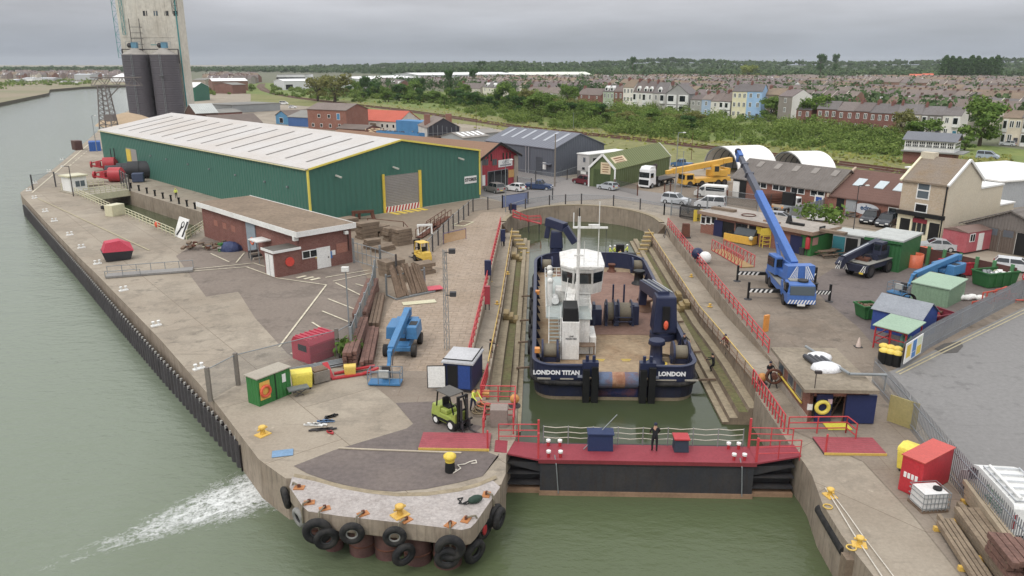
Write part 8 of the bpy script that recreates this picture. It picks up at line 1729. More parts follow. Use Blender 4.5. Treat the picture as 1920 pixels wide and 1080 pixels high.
# travelling gantry crane by the silo
t=thing('quay_crane','rusty grey lattice quay crane left of the silo','crane',G(205,243)); h=HT(t.location,160); b=MB(); GM=mat('gantry_grey','#7d7673',rough=.7,dirt=.5,dcol='#5a4a42'); w=2.2
for x in (-w,w):
    for y in (-w,w): b.tube([(x,y,0),(x*.55,y*.55,h)],.22,GM,5)
n=9
for i in range(n):
    z0,z1=h*i/n,h*(i+1)/n; s0,s1=w*(1-.45*i/n),w*(1-.45*(i+1)/n)
    for (ax_,ay_),(cx_,cy_) in (((-1,-1),(1,-1)),((1,-1),(1,1)),((1,1),(-1,1)),((-1,1),(-1,-1))): b.tube([(ax_*s0,ay_*s0,z0),(cx_*s1,cy_*s1,z1)],.1,GM,4); b.tube([(ax_*s1,ay_*s1,z1),(cx_*s1,cy_*s1,z1)],.1,GM,4)
b.build('tower',t); b=MB(); X0,X1=-3.5,13
for y in (-1,1):
    for z in (h,h+2.6): b.tube([(X0,y,z),(X1,y,z)],.16,GM,5)
    for i in range(8): x0,x1=lerp(X0,X1,i/8),lerp(X0,X1,(i+1)/8); b.tube([(x0,y,h+(2.6 if i % 2 else 0)),(x1,y,h+(0 if i % 2 else 2.6))],.1,GM,4)
b.tube([(1.4,0,h*.72),(6,0,h)],.2,GM,5); b.box(X0,-1.1,h+2.5,X1,1.1,h+2.7,GM); b.build('boom',t); b=MB(); b.cbox(1.2,-.8,h*.2,3,2.4,2.2,GM); b.build('machinery',t)
solo('sand_heap','heap of buff sand at the foot of the silo','sand heap',lambda b: b.lathe([(11,0),(9,1.6),(5,3.4),(1,4.4)],mat('sand','#b39b7c',rough=.95,dirt=.4,ds=.3),n=20),G(240,234))
# red liferaft launch on the quay with a steel gangway section
t,f=T2('covered_boat','small dark boat under a red canopy on the quay','boat',(194,494),(252,487)); b=MB(); L=f.L; b.add([(.3,.3,.1),(L-.3,.3,.1),(L-.3,1.9,.1),(.3,1.9,.1),(0,0,1.2),(L,0,1.1),(L,2.2,1.1),(0,2.2,1.2)],[(0,1,5,4),(1,2,6,5),(2,3,7,6),(3,0,4,7),(3,2,1,0),(4,5,6,7)],mat('boat_dark','#3a3c42',dirt=.3)); b.build('hull',t)
b=MB(); b.add([(.1,-.02,1.2),(L+.1,-.02,1.1),(L+.1,2.22,1.1),(.1,2.22,1.2),(.5,.3,2.2),(L*.62,.3,2.35),(L*.62,1.9,2.35),(.5,1.9,2.2),(L-.1,1.1,1.9)],[(0,1,8,5,4),(1,2,8),(2,3,7,6,8),(3,0,4,7),(4,5,6,7),(5,8,6)],paint('#c2304a','canopy_red',rough=.6)); b.build('canopy',t)
solo('steel_gangway','grey steel gangway section with hand rails lying on the quay','gangway',lambda b: [b.box(0,0,.05,8.6,1.5,.25,mat('gangway_grey','#8d8a86',dirt=.4)),b.tube([(0,1.5,1.0),(8.6,1.5,1.0)],.04,STEEL,5),b.tube([(0,0,.8),(3.4,0,.8)],.04,STEEL,5)]+[b.tube([(8.6*i/6,1.5,.2),(8.6*i/6,1.5,1.0)],.04,STEEL,5) for i in range(7)]+[b.tube([(1.7*i,0,.2),(1.7*i,0,.8)],.04,STEEL,5) for i in range(3)],G(198,523),.32)
t=thing('salvage_heap','heap of timber, grey sheets and drums by the brick store','heap',G(395,468)); b=MB()
for i in range(34): x,y=R.uniform(-3,2.4),R.uniform(-1.2,1.2); d=rdir(R)*R.uniform(.3,.9); z=R.uniform(.1,.9); b.bar((x,y,z),(x+d.x,y+d.y,max(.1,z+d.z*.3)),R.uniform(.2,.7),R.uniform(.06,.3),R.choice((RUST,TIMB,STEEL,BLK,CREAM)))
b.build('timber',t); b=MB(); b.cyl((1.6,-.8,0),(1.6,-.8,1.0),.35,GRNP); b.cyl((1.6,-.8,.4),(1.6,-.8,.65),.36,WHITE); b.build('drum',t)
solo('blue_tarpaulin','heap covered with a dark blue tarpaulin','tarpaulin',lambda b: [b.ball((0,0,.2),1.1,mat('tarp_blue','#39456e',rough=.5,dirt=.2,bump=.2,bs=2),(1.3,.8,.9),10,6),b.ball((.9,.3,.1),.7,mat('tarp_blue','#39456e'),(1,.8,.8),8,5)],G(432,470))
solo('lifebuoy','white and orange lifebuoy hung on the brick store wall','lifebuoy',lambda b: b.torus((-.12,BD*.44,1.7),(1,0,0),.38,.1,paint('#d9643a','buoy_orange2'),16,6),FB.o,FB.a)
# ---- right yard
def fence_pal(pts,label,h,step=.17):
    P=[G(x,y) for x,y in pts]; o=P[0]; t=thing('palisade_fence',label,'fence',o); PM_=mat('palisade_grey','#8b8f94',rough=.5,metal=.15,dirt=.35); b=MB()
    for a,c in zip(P,P[1:]):
        L=(c-a).length; d=(c-a)/L; n=int(L/step)
        for i in range(n): p=a+d *(i*step)-o; b.add([(p.x-d.x*.055,p.y-d.y*.055,.05),(p.x+d.x*.055,p.y+d.y*.055,.05),(p.x+d.x*.055,p.y+d.y*.055,h-.08),(p.x,p.y,h),(p.x-d.x*.055,p.y-d.y*.055,h-.08)],[(0,1,2,3,4)],PM_)
    b.build('pales',t); b=MB()
    for a,c in zip(P,P[1:]):
        for z in (.4,h-.4): b.bar(a-o+V((0,0,z)),c-o+V((0,0,z)),.05,.06,PM_)
    b.build('rail',t); return t
fence_pal([(1688,692),(1740,655),(1800,622),(1860,590),(1925,556),(2050,505)],'long grey palisade fence dividing the yard from the tarmac road',2.2,.125); fence_pal([(1634,722),(1700,800),(1770,890),(1850,990),(1930,1090),(1990,1165)],'grey palisade fence sloping down to the bottom right corner',2.2,.2)
t,f=T2('safety_board','safety sign board with blue, white and yellow panels on the fence end','sign',(1690,694),(1722,672)); b=MB(); b.box(0,-.1,.5,f.L,-.05,2.1,WHITE); b.build('board',t)
for x0,x1,z0,z1,m in ((.06,.3,.9,1.9,YEL),(.4,.62,.6,1.05,paint('#3b7fc4','notice_blue')),(.4,.62,1.1,2.0,paint('#3b7fc4','notice_blue')),(.68,.94,.6,1.3,YEL),(.68,.94,1.35,2.0,mat('notice_pale','#cfd8c0'))): panel(t,'notice',m,f.L*x0,z0,f.L*x1,z1,'f',-.1,.01)
PG=mat('pale_green','#7c9a7c',dirt=.15,corr=(.35,3,.02)); t,f=T2('pale_green_shed','pale green metal shed with a flat sloping roof among the skips','shed',(1706,563),(1775,578)); D=f.span(f.L,0,0,'y',1806); D=min(max(D,3),6); h=HT(f.o,530); b=MB(); b.box(0,0,0,f.L,D,h,PG); b.build('wall',t); b=MB(); b.add([(-.1,-.1,h),(f.L+.1,-.1,h),(f.L+.1,D+.1,h+.25),(-.1,D+.1,h+.25),(-.1,-.1,h+.1),(f.L+.1,-.1,h+.1),(f.L+.1,D+.1,h+.35),(-.1,D+.1,h+.35)],[(4,5,6,7),(0,1,5,4),(1,2,6,5),(2,3,7,6),(3,0,4,7),(3,2,1,0)],mat('pale_green_roof','#93ae95',dirt=.2)); b.build('roof',t)
shed('blue_shed','dark blue shed with patched grey felt roof near the palisade fence','shed',(1632,617),(1722,640),3.2,1.9,2.9,mat('shed_blue','#2f4a92',dirt=.2),mat('patched_felt','#8f949b',rough=.8,dirt=.4,ds=.6),'x')
t,f=T2('bottle_store','red framed store with pale green roof for gas bottles','store',(1637,652),(1694,668)); D=2.8; b=MB(); PGR=mat('pale_green_roof','#9ccaa2'); b.add([(-.2,-.2,1.9),(f.L+.2,-.2,1.9),(f.L+.2,D,2.2),(-.2,D,2.2),(-.2,-.2,1.97),(f.L+.2,-.2,1.97),(f.L+.2,D,2.27),(-.2,D,2.27)],[(4,5,6,7),(0,1,5,4),(1,2,6,5),(2,3,7,6),(3,0,4,7),(3,2,1,0)],PGR); b.build('roof',t); b=MB()
for x in (0,f.L*.5,f.L):
    for y in (0,D-.2): b.bar((x,y,0),(x,y,1.95),.1,.1,RED)
for z in (.5,1.1,1.8): b.bar((0,0,z),(f.L,0,z),.07,.07,RED); b.bar((0,0,z),(0,D-.2,z),.07,.07,RED)
b.build('frame',t)
for i in range(3): solo('gas_bottle','dull green gas bottle standing in the red framed store','gas bottle',lambda b: b.lathe([(.16,0),(.16,1.3),(.08,1.5),(.05,1.6)],mat('bottle_green','#5c8a78',dirt=.2),n=10),f.w(f.L*.8+i*.3,.5),0,'gas bottles in the red store')
for i in range(6): t=thing('yellow_lidded_drum','black drum with a yellow lid at the end of the palisade fence','drum',G(1654+(i % 3)*13,672+(i % 3)*3+(i // 3)*9),0,'black drums with yellow lids'); b=MB(); b.cyl((0,0,0),(0,0,1.0),.33,BLACK,n=14); b.build('body',t); b=MB(); b.lathe([(.36,.98),(.36,1.12),(.2,1.22)],paint('#e8c93a','lid_yellow'),n=14); b.build('lid',t)
t=thing('traffic_cone','white banded traffic cone near the red store','cone',G(1609,651)); b=MB(); b.box(-.28,-.28,0,.28,.28,.06,BLACK); b.build('foot',t); b=MB(); b.cyl((0,0,.06),(0,0,.8),.2,mat('cone_pale','#d9c3b6',dirt=.3),.05,12); b.build('cone',t)
open_bin('waste_skip','dark green skip filled with white sacks by the palisade fence',(1850,543),(1908,537),2.1,1.6,mat('skip_green','#2e6b36',dirt=.35),(STEEL,WHITE,CREAM)); open_bin('waste_skip','bright red skip with torn sheets beside the blue boom lift',(1782,520),(1830,518),2.2,1.5,mat('skip_red','#b8283a',dirt=.3),(RED,CREAM,RED)); open_bin('waste_skip','small green skip by the blue shed',(1618,602),(1650,600),1.6,1.3,mat('skip_green','#2e6b36'),(RUST,TIMB))
t,f=open_bin('maroon_skip','maroon open frame skip full of chain and scrap',(1722,622),(1790,610),3.4,1.1,mat('skip_maroon','#7d2436',dirt=.4),(RUST,RED,RUST))
t=thing('steelwork_heap','tangled orange red steel tubes near the fence','steelwork',G(1842,566),.3); b=MB()
for i in range(14): x,y,z=R.uniform(-2.6,2.6),R.uniform(-1,1),R.uniform(.2,1.2); b.tube([(x,y,z),(x+R.uniform(.8,2.2),y+R.uniform(-.4,.4),z),(x+R.uniform(.8,2.2),y+R.uniform(-.5,.5),0)],.07,paint('#d4513a','frame_orange',dirt=.4),5); b.tube([(x,y,0),(x,y,z)],.07,paint('#d4513a','frame_orange'),5)
b.build('tube_frame',t)
for px,py,r,lab in ((1712,500,.95,'orange tank with open top nearer the camera'),(1730,488,.85,'bright orange tank by the brown fence')): solo('orange_tank',lab,'tank',lambda b: b.lathe([(r,0),(r,1.5),(r *.92,1.5),(r *.9,1.2)],paint('#d9663a','tank_orange',dirt=.35),n=18),G(px,py))
t,f=T2('plank_fence','dark brown plank fence with green posts beside the pub yard','fence',(1700,488),(1900,536)); b=MB(); b.box(0,0,.1,f.L,.12,1.9,mat('fence_brown','#5c3832',dirt=.4,course=.45)); b.build('boards',t)
for i in range(7): b=MB(); x=f.L*(i+.4)/6.6; b.box(x-.16,-.2,0,x+.16,0,2.2,mat('post_green','#4f8a57',dirt=.3)); b.build('post',t)
solo('hose_coil','black hose coil hung beside the pale green shed','coil',lambda b: [b.torus((0,k*.06,.9),(.3,1,0),.62-.04*k,.05,RUBBER,18,6) for k in range(4)],G(1701,580)); solo('white_sacks','white sacks by the orange frames','sacks',lambda b: [b.ball((i*.6-.6,R.uniform(-.2,.2),.3),.5,WHITE,(1,.7,.6),8,5) for i in range(4)],G(1812,563))
t=thing('stop_sign','red stop sign seen at the right edge','road sign',G(1915,565)); h=HT(t.location,518); b=MB(); b.cyl((0,0,0),(0,0,h+.3),.05,STEEL,n=8); b.build('post',t); b=MB(); b.cyl((0,-.06,h),(0,-.1,h),.45,paint('#c8202c','stop_red'),n=8); sgn=b.build('plate',t); text('STOP',.3,WHITE,sgn,(0,-.11,h))
# generator, stands, benches
t,f=T2('yellow_compressor','yellow skid compressor with dark hood in front of the site office','compressor',(1356,452),(1409,462)); b=MB(); CY=paint('#e3ad1f','comp_yellow',dirt=.3); b.box(0,0,.1,f.L,2.0,1.1,CY); b.box(.08,.08,1.0,f.L-.08,1.92,1.12,BLACK); b.build('skid',t,.04); b=MB(); b.prof([(.3,1.1),(1.0,1.9),(1.9,1.9),(1.95,1.1)],f.L*.3,f.L*.98,mat('hood_grey','#4a4f52',dirt=.3),ax='x'); b.build('hood',t,.08); b=MB(); b.ball((f.L-.1,-.1,1.0),.3,CREAM); b.build('filter',t)
solo('yellow_stand','yellow steel stand with a yellow notice by the office door','stand',lambda b: [b.bar((x,y,0),(x,y,1.5),.08,.08,YEL) for x in (-.5,.5) for y in (0,.7)]+[b.bar((-.5,y,z),(.5,y,z),.08,.08,YEL) for y in (0,.7) for z in (.5,1.0,1.5)]+[b.box(-.9,-.05,1.6,.5,0,2.5,YEL)],G(1436,465),.2)
t=thing('blue_barrel','blue barrel with white lid by the office door','barrel',G(1417,457)); b=MB(); b.lathe([(.3,0),(.34,.5),(.3,.9)],NAVY); b.build('body',t); b=MB(); b.cyl((0,0,.9),(0,0,1.0),.33,WHITE,n=12); b.build('lid',t)
solo('red_cylinder','red cylinder fixed before the green end of the office','cylinder',lambda b: [b.lathe([(.28,.9),(.28,2.2),(.1,2.35)],RED),b.tube([(0,.1,0),(0,.1,2.6)],.05,DSTEEL,5)],G(1512,480)); solo('dark_bin','small dark bin at the foot of the red cylinder','bin',lambda b: b.lathe([(.3,0),(.36,.9)],DSTEEL),G(1503,478))
def bench(px,py,rz,lab): 
    t=thing('picnic_table',lab,'picnic table',G(px,py),rz); b=MB(); b.box(-1,-.4,.72,1,.4,.8,TIMB); b.build('tabletop',t)
    for y in (-.75,.75): b=MB(); b.box(-1,y-.15,.42,1,y+.15,.48,TIMB); b.build('seat',t)
    for x in (-.7,.7): b=MB(); b.bar((x,-.75,0),(x,.25,.75),.1,.06,TIMB); b.bar((x,.75,0),(x,-.25,.75),.1,.06,TIMB); b.build('leg',t)
bench(1549,482,.25,'brown picnic table by the green end of the office'); bench(1571,478,.3,'brown picnic table nearer the teal door'); bench(1597,407,.2,'picnic bench below the oval sign')
solo('metal_cart','rusty brown upright cart near the dock head','cart',lambda b: [b.box(-.5,-.4,.2,.5,.4,1.9,RUST,(.08,.05)),b.box(-.6,-.5,.05,.6,.5,.2,DSTEEL)],G(1285,446)); solo('tripod','dark tripod frame near the right railing','frame',lambda b: [b.tube([(0,0,1.2),(c_,s_,0)],.05,DSTEEL,5) for c_,s_ in ((.5,0),(-.3,.4),(-.3,-.4))],G(1249,445)); solo('yellow_board','yellow board leaning by the black gate','board',lambda b: b.box(-.7,-.05,0,.7,.05,1.7,YEL),G(1308,415),.3)
solo('wrapped_bag','white wrapped bag with a dark blue tank behind the right railing','bag',lambda b: [b.ball((0,0,.7),.75,WHITE,(1,.9,.95)),b.ball((-.7,.7,1.0),.7,NAVY)],G(1321,494)); solo('orange_board','tall orange board standing in the right yard','board',lambda b: b.box(-.25,-.1,0,.25,.1,1.5,paint('#e0902a','board_orange')),G(1435,622),.5)
t,f=T2('lattice_gangway','long red lattice gangway lying on the right yard','gangway',(1334,470),(1390,503)); b=MB(); LA_=f.L; b.box(0,0,.05,LA_,1.5,.15,mat('gangway_deck','#a98a55',dirt=.5)); 
for y in (0,1.5):
    b.tube([(0,y,1.4),(LA_,y,1.4)],.05,RRAIL,5); b.tube([(0,y,.1),(LA_,y,.1)],.05,RRAIL,5)
    for i in range(10): x0,x1=LA_*i/9,LA_*min(9,i+1)/9; b.tube([(x0,y,.1),(x0,y,1.4)],.045,RRAIL,5); b.tube([(x0,y,.1),(x1,y,1.4)],.03,RRAIL,4)
b.build('frame',t)
mesh_fence([(1258,404),(1290,400),(1360,395),(1420,402)],'grey mesh fence along the lane in front of the vans',2.2,4,STEEL,MESHD); mesh_fence([(1152,356),(1195,367)],'dark mesh gate at the green hut',1.8,5,RUST,MESHD,DSTEEL); mesh_fence([(1245,372),(1256,368),(1420,392)],'mesh fence with banner before the yellow crane',2.2,5,RUST,MESHD); mesh_fence([(1480,415),(1550,396)],'grey fence closing the workshop yard',2.0,3,STEEL,mat('mesh_dense','#8a8f8f',alpha=.85)); mesh_fence([(970,352),(996,356)],'mesh fence by the lane end',2,3); mesh_fence([(970,336),(1040,345),(1085,330)],'mesh fence in front of the grey warehouse',2.0,5)
vs,fs=[],[]
for px,py,r in ((1513,424,1.6),(1545,430,1.3),(1562,434,1.4)): p=G(px,py); clump(vs,fs,(p.x,p.y,2.2),r,150,.22,rnd,.9,-.6)
o=mo('leafy_bush',mk('leafy_bush',vs,fs,F_OAK)); tag(o,'bright leafy bush growing behind the office roof','bush')
solo('steel_rack','rack of dark steel sections before the workshop windows','rack',lambda b: [b.bar((-3,i*.15,.5+(i % 5)*.35),(3,i*.15,.5+(i % 5)*.35),.2,.15,RUST) for i in range(15)]+[b.bar((x,0,0),(x,0,2.2),.12,.12,DSTEEL) for x in (-2,2)],G(1466,390),.15)
t=thing('roof_litter','rubbish, tyres and a black cone on the office roof','litter',FO.w(FO.L*.72,DO*.4,ho+.3),FO.a); b=MB(); b.cyl((0,0,0),(0,0,1.0),.45,BLACK,.2); b.bar((.4,-.4,.15),(2.2,-.2,.15),.4,.3,BLACK); b.bar((-2.6,-1.4,.1),(-.4,-1.4,.1),.5,.2,mat('roof_plank','#9a7a66',dirt=.5)); b.bar((5,-1,.15),(8,-.8,.15),.8,.3,BLK); b.bar((-12,.2,.15),(-8.5,.5,.15),.8,.35,BLK); b.torus((-6,0,.08),(0,0,1),.9,.06,RUST,16,4); b.build('scrap',t)
# ---- pump house roof, near right quay
solo('sheet_heap','white and black plastic sheeting weighed down on the pump house roof','sheeting',lambda b: [b.ball((0,0,.1),.95,mat('white_sheet','#e4e4e6',rough=.5,dirt=.1,bump=.15,bs=3),(1.1,.8,.45),10,6),b.ball((.2,2.0,.1),.9,mat('white_sheet','#e4e4e6'),(1.0,.7,.4),10,6)]+[b.cyl((-.5+i*.32,.3,.22),(-.8+i*.32,1.9,.22),.17,mat('black_sheet','#3d3e44',rough=.4)) for i in range(4)],FU.w(1.9,UD*.42,hu+.22),FU.a)
solo('yellow_lifebuoy','yellow lifebuoy hung on the blue pump house door','lifebuoy',lambda b: b.torus((FU.f(1540,761)[0],-.22,FU.f(1540,761)[1]),(0,1,0),.38,.13,paint('#e6d23a','ring_yellow'),18,8),FU.o,FU.a); solo('yellow_mat','bright yellow mat on the ground before the pump house door','mat',lambda b: b.box(-.75,-.45,0,.75,.45,.05,paint('#ece01f','mat_yellow',dirt=.1)),G(1570,800,.06)); solo('rope_reel','rusty rope reel on a stand beside the pump house','reel',lambda b: [b.torus((0,0,.9),(.3,1,0),.5,.1,RUST,16,6),b.cyl((0,-.2,.9),(.1,.3,.9),.2,RUST),b.bar((-.3,0,0),(0,0,.9),.08,.08,DSTEEL),b.bar((.3,0,0),(0,0,.9),.08,.08,DSTEEL)],G(1449,728))
t,f=T2('clothing_container','bright red container with white lettering panel near the bottom right fence','container',(1722,937),(1778,905)); h=2.1; D=1.15; CR_=paint('#c22330','cont_red',dirt=.15); b=MB(); b.box(0,0,.05,f.L,D,h,CR_); b.build('body',t,.03); b=MB(); b.box(-.05,-.05,h,f.L+.05,D+.05,h+.06,paint('#c9483c','cont_lid')); b.build('lid',t)
pn=panel(t,'panel',CR_,.2,.2,D-.2,h-.2,'l',0,.02); b=MB()
for i in range(4): b.box(-.04,.2+i*.2,.95,-.02,.34+i*.2,1.25,WHITE)
b.build('lettering',pn)
t,f=T2('water_tank','white caged plastic tank on a pallet beside the red container','tank',(1728,965),(1778,962)); b=MB(); b.box(.05,.05,.15,f.L-.05,1.2,1.1,mat('tank_plastic','#dddbd8',rough=.4,dirt=.25),(.02,.02)); b.cyl((f.L*.7,.5,1.1),(f.L*.7,.5,1.2),.22,BLACK); b.build('bottle',t,.06); b=MB(); b.box(0,0,0,f.L,1.25,.14,TIMB); b.build('pallet',t); b=MB()
for z in (.3,.6,.9,1.12): b.tube([(0,0,z),(f.L,0,z),(f.L,1.25,z),(0,1.25,z),(0,0,z)],.02,STEEL,4)
for i in range(8): x=f.L*i/7; b.tube([(x,0,.15),(x,0,1.12)],.018,STEEL,4)
b.build('cage',t)
LT=mat('long_timber','#8f7d66',rough=.9,dirt=.6,ds=.8,dcol='#5f5144',fine=.25,fs=6)
def long_t(a,c,W_,n,rows,lab,m=LT): 
    t,f=T2('long_timber_pile',lab,'timber pile',a,c)
    for k in range(rows):
        for j in range(n): b=MB(); y=j*W_/n; e=R.uniform(-.4,.4); b.box(e,y,.25+k*.3,f.L+R.uniform(-.5,.5),y+W_/n -.05,.25+k*.3+.26,m); b.build('beam',t)
    for x in (.5,f.L*.5,f.L-.6): b=MB(); b.box(x-.1,-.15,0,x+.1,W_+.15,.25,BOLY); b.build('bearer',t)
long_t((1749,985),(1868,1175),.9,4,1,'low pile of long grey brown beams nearest the quay edge'); long_t((1782,972),(1905,1150),1.5,5,2,'higher pile of long grey brown beams beside the palisade fence'); long_t((1800,935),(1930,1120),.5,2,3,'long pale beams stacked against the fence',mat('pale_beam','#ab9a80',rough=.9,dirt=.5,ds=.8)); planks((1842,1068),(1880,1120),1.3,3,'short reddish offcuts stacked on the long beams',TIMR,.9)
solo('faded_net','yellowish net hung on the lower palisade fence','net',lambda b: b.box(-.9,-.1,.1,.9,.0,1.9,mat('net_buff','#b5a65e',alpha=.6,dirt=.4)),G(1690,800),-.9)
for px,py,lab in ((893,700,'coil of cables on the left walkway'),(905,775,'loose brown rope heap by the lime forklift')): solo('rope_heap',lab,'rope',lambda b: [b.torus((R.uniform(-.3,.3),R.uniform(-.3,.3),.1+.06*k),(R.uniform(-.2,.2),R.uniform(-.2,.2),1),R.uniform(.35,.6),.06,mat('manila_rope','#8d7a5c'),14,5) for k in range(6)],G(px,py,-.05))
solo('steel_box','grey steel box on the left gate platform','box',lambda b: b.box(-.55,-.5,0,.55,.5,1.2,mat('box_taupe','#8d7f76',dirt=.2)),G(936,795,.01),-PSI,None,.03); solo('orange_crate','flat orange crate on the left walkway','crate',lambda b: b.box(-.6,-.35,.0,.6,.35,.3,mat('crate_orange','#d49a45',dirt=.3)),G(901,742,-.1),0); solo('hose_heap','bright orange red hose bundle near the lime forklift','hose',lambda b: [b.torus((R.uniform(-.4,.4),R.uniform(-.2,.2),.15+.05*k),(.3,.2,1),.3,.05,mat('hose_orange','#e07a50'),12,5) for k in range(5)],G(911,764,0))
for px,py,w,h,m,lab in ((915,520,.7,1.6,NAVY,'dark blue control box by the red railing, farther up the dock'),(914,575,.5,1.7,paint('#a03340','red_pillar'),'dull red pillar beside the left quay railing'),(943,455,.6,1.5,NAVY,'dark box on a post at the far end of the left railing'),(961,395,1.2,.9,NAVY,'blue sign board at the dock head gate')):
    solo('control_box',lab,'control box',lambda b: [b.box(-w/2,-.2,.6,w/2,.2,h+.6,m),b.tube([(-w/3,0,0),(-w/3,0,.6)],.05,DSTEEL,5),b.tube([(w/3,0,0),(w/3,0,.6)],.05,DSTEEL,5)],G(px,py+6),0)
for px,py,w,d,rz,m,lab in ((605,806,.9,.12,.2,DSTEEL,'dark stain like strip of rubber lying on the quay'),(590,797,.8,.15,-.1,WHITE,'torn strip of white sheet on the quay'),(612,790,.7,.2,.1,mat('rope_blue','#5f7fa5',dirt=.3),'tangle of pale blue rope on the quay'),(622,781,.5,.25,.4,BLACK,'black rag on the quay'),(620,811,.35,.12,-.5,RED,'small dark red rag on the quay')): solo('quay_litter',lab,'litter',lambda b: [b.bar((R.uniform(-w,0),R.uniform(-d,d),.05),(R.uniform(0,w),R.uniform(-d,d),.05),.1,.08,m) for i in range(7)],G(px,py,.03),rz)
# ================================================================ PEOPLE
SKIN=mat('skin','#b98a70',rough=.6,dirt=0,fine=.05); BOOT=mat('boot','#25221f',dirt=.2); HAIRM=mat('hair_brown','#3a2c22',dirt=0)
HIV=mat('hi_vis','#d3e03a',rough=.6,dirt=.1); DCL=mat('dark_cloth','#23242a',rough=.85,dirt=.15); NCL=mat('navy_cloth','#2c3148',rough=.85,dirt=.15); RCL=mat('red_cloth','#8a2a30',rough=.85,dirt=.15)
def person(p,face,label,top=DCL,legs=DCL,hat=None,lean=0.,step=.12,arms=((.28,.12),(.28,.12)),crouch=0.,cap=None,sleeves=None,group=None):
    t=thing('person',label,'person',p,face,group); hip=.93-crouch*.45; N=[]; E=[]; RD=[]; TG=[]
    def n(x,y,z,r,tg,par=None):
        N.append((x,y,z)); RD.append(r); TG.append(tg)
        if par is not None: E.append((par,len(N)-1))
        return len(N)-1
    # facing +x; y is the figure's left
    l=lean; pel=n(0,0,hip,.135,'legs'); w=n(l*.25,0,hip+.16,.125,'top',pel); ch=n(l*.6,0,hip+.38,.15,'top',w); nk=n(l*.85,0,hip+.56,.065,'skin',ch); hd=n(l*.95+.02,0,hip+.68,.095,'skin',nk); n(l*.98+.02,0,hip+.8,.075,'skin',hd); n(l*.95+.115,0,hip+.68,.022,'skin',hd)
    for s in (1,-1):
        st=step*s; hp=n(0,.1*s,hip-.06,.095,'legs',pel); kn=n(st*.6+.03+crouch*.35,.12*s,hip*.52,.07,'legs',hp); an=n(st-.02,.12*s,.1,.05,'boot',kn); n(st+.14,.13*s,.05,.045,'boot',an)
        sh=n(l*.62,.19*s,hip+.48,.068,'top',ch); fx,fz=arms[0 if s>0 else 1]; el=n(l*.62+fx*.35,.25*s,hip+.22+fz*.5,.05,'top',sh); wr=n(l*.62+fx,.22*s,hip+.0+fz,.034,'slv',el); pm=n(l*.62+fx*1.15+.02,.21*s,hip-.07+fz,.034,'skin',wr)
        for q in range(4): k=n(l*.62+fx*1.15+.035+q*.012,.21*s+(q-1.5)*.018,hip-.12+fz,.009,'skin',pm); n(l*.62+fx*1.15+.05+q*.012,.205*s+(q-1.5)*.018,hip-.155+fz-.006*(q in (1,2)),.008,'skin',k)
        n(l*.62+fx*1.15+.05,.21*s-.045*s,hip-.09+fz,.01,'skin',pm)
    me=bpy.data.meshes.new('b'); me.from_pydata(N,E,[]); o=bpy.data.objects.new('b',me); COL.objects.link(o); sk=o.modifiers.new('s','SKIN'); sv=me.skin_vertices[0].data
    for i,r in enumerate(RD): sv[i].radius=(r,r)
    sv[0].use_root=True; sb=o.modifiers.new('u','SUBSURF'); sb.levels=1; sb.render_levels=1
    dg=bpy.context.evaluated_depsgraph_get(); m2=bpy.data.meshes.new_from_object(o.evaluated_get(dg)); bpy.data.objects.remove(o); MT={'top': top,'legs': legs,'skin': SKIN,'boot': BOOT,'slv': sleeves or top}; ks=list(MT); m2.materials.clear()
    for k in ks: m2.materials.append(MT[k])
    sg=[(V(N[a]),V(N[b_]),TG[b_],TG[a]) for a,b_ in E]
    for f in m2.polygons:
        c=f.center; best=None
        for a,b_,tb,ta in sg:
            d=b_-a; k=max(0,min(1,(c-a).dot(d)/max(1e-9,d.length_squared))); q=(a+d *k-c).length
            if best is None or q<best[0]: best=(q,tb if k>.45 else ta)
        f.material_index=ks.index(best[1]); f.use_smooth=True
    bo=bpy.data.objects.new('body',m2); COL.objects.link(bo); bo.parent=t
    hx,hz=l*.95+.02,hip+.72; b=MB()
    if hat: b.ball((hx,0,hz+.03),.125,hat,(1.15,1,.85),12,8); b.cyl((hx,0,hz+.0),(hx+.03,0,hz+.02),.14,hat,n=12); b.build('hard_hat',t)
    else: b.ball((hx-.015,0,hz+.02),.105,HAIRM if not cap else cap,(1,.95,.9),10,6); b.build('hair' if not cap else 'cap',t)
    b=MB()
    for s in (1,-1): b.ball((hx+.085,.035*s,hip+.7),.013,BLACK,n=6,k=4)
    b.box(hx+.085,-.025,hip+.635,hx+.1,.025,hip+.645,RCL); b.build('face',t)
    return t
WH=WHITE; S=-pi/2-PSI
person(DK(7.1,41.1,-.22),S+pi,'person in dark clothes standing on the red gate walkway',DCL,DCL,cap=NCL,step=.02).scale=(1.08,)*3
dk=lambda rx,ry: TO+(lambda q: V((q[0]*cos(PSI)+q[1]*sin(PSI),q[1]*cos(PSI)-q[0]*sin(PSI),DKZ)))(TL(rx,ry,DKZ))
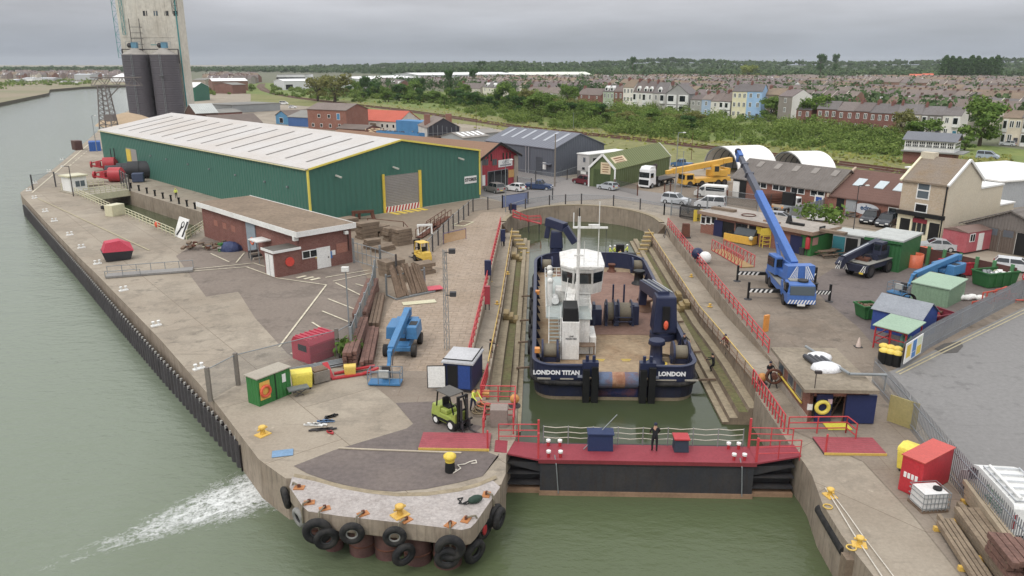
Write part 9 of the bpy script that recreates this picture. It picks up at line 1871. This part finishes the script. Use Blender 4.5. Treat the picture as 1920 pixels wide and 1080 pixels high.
person(dk(520,248),0,'person in yellow vest and white helmet, leftmost of the group at the bow',HIV,DCL,WH); person(dk(546,245),2.6,'person in yellow vest and white helmet, second from the left at the bow',HIV,DCL,WH); person(dk(613,240),3.0,'person in yellow vest and white helmet, right of the black box at the bow',HIV,DCL,WH); person(dk(572,262),1.2,'person in yellow vest bending low beside the black box at the bow',HIV,DCL,None,lean=.35,crouch=.5)
person(dk(912,745),-1.0,'person in black overalls on the boat deck at the starboard quarter',DCL,DCL,cap=NCL,arms=((.4,.3),(.35,.2)))
person(G(1337,697,-2.1),2.6,'person in black crouched on the right dock step holding a line',DCL,DCL,cap=BLACK,crouch=.4,lean=.15,arms=((.45,.3),(.45,.3)))
person(G(1362,662,-1.1),-2.4,'person in red and black jacket leaning over the right yellow rail',RCL,DCL,cap=NCL,lean=.35,sleeves=DCL,step=.25,arms=((.4,.2),(.4,.2)))
person(G(1441,720,-.25),S,'person in navy cap and black jacket turning the rope reel',DCL,DCL,cap=NCL,arms=((.42,.3),(.38,.25)),sleeves=RCL)
person(G(920,674,-.95),-.3,'person in dark clothes carrying something yellow on the left walkway',DCL,DCL,cap=BLACK,arms=((.42,.35),(.2,.1)))
person(G(944,462,-1.3),1.0,'person in dark clothes at the far end of the left walkway',NCL,DCL,step=.2)
person(G(887,771,0),-.8,'person in yellow jacket bending behind the lime forklift',HIV,NCL,lean=.3,arms=((.4,.1),(.4,.1)))
person(G(331,372,0),-1.2,'person in yellow vest walking along the far lock wall',HIV,DCL,cap=HIV,step=.22)
# ================================================================ AIR
b=MB(); b.box(-9300,-260,-8,9300,9300,82,mat('none','#ffffff')); o=b.build('haze'); o.data.materials.clear()
m=bpy.data.materials.new('haze_air'); m.use_nodes=True; t=NT(m); out=t.n('OutputMaterial'); v=t.n('VolumePrincipled'); v.inputs['Color'].default_value=(.86,.9,.95,1); v.inputs['Density'].default_value=.00007; v.inputs['Anisotropy'].default_value=.1; t.l(v.outputs[0],out.inputs['Volume']); o.data.materials.append(m)
tag(o,'thin pale haze in the distance','haze',kind='stuff')
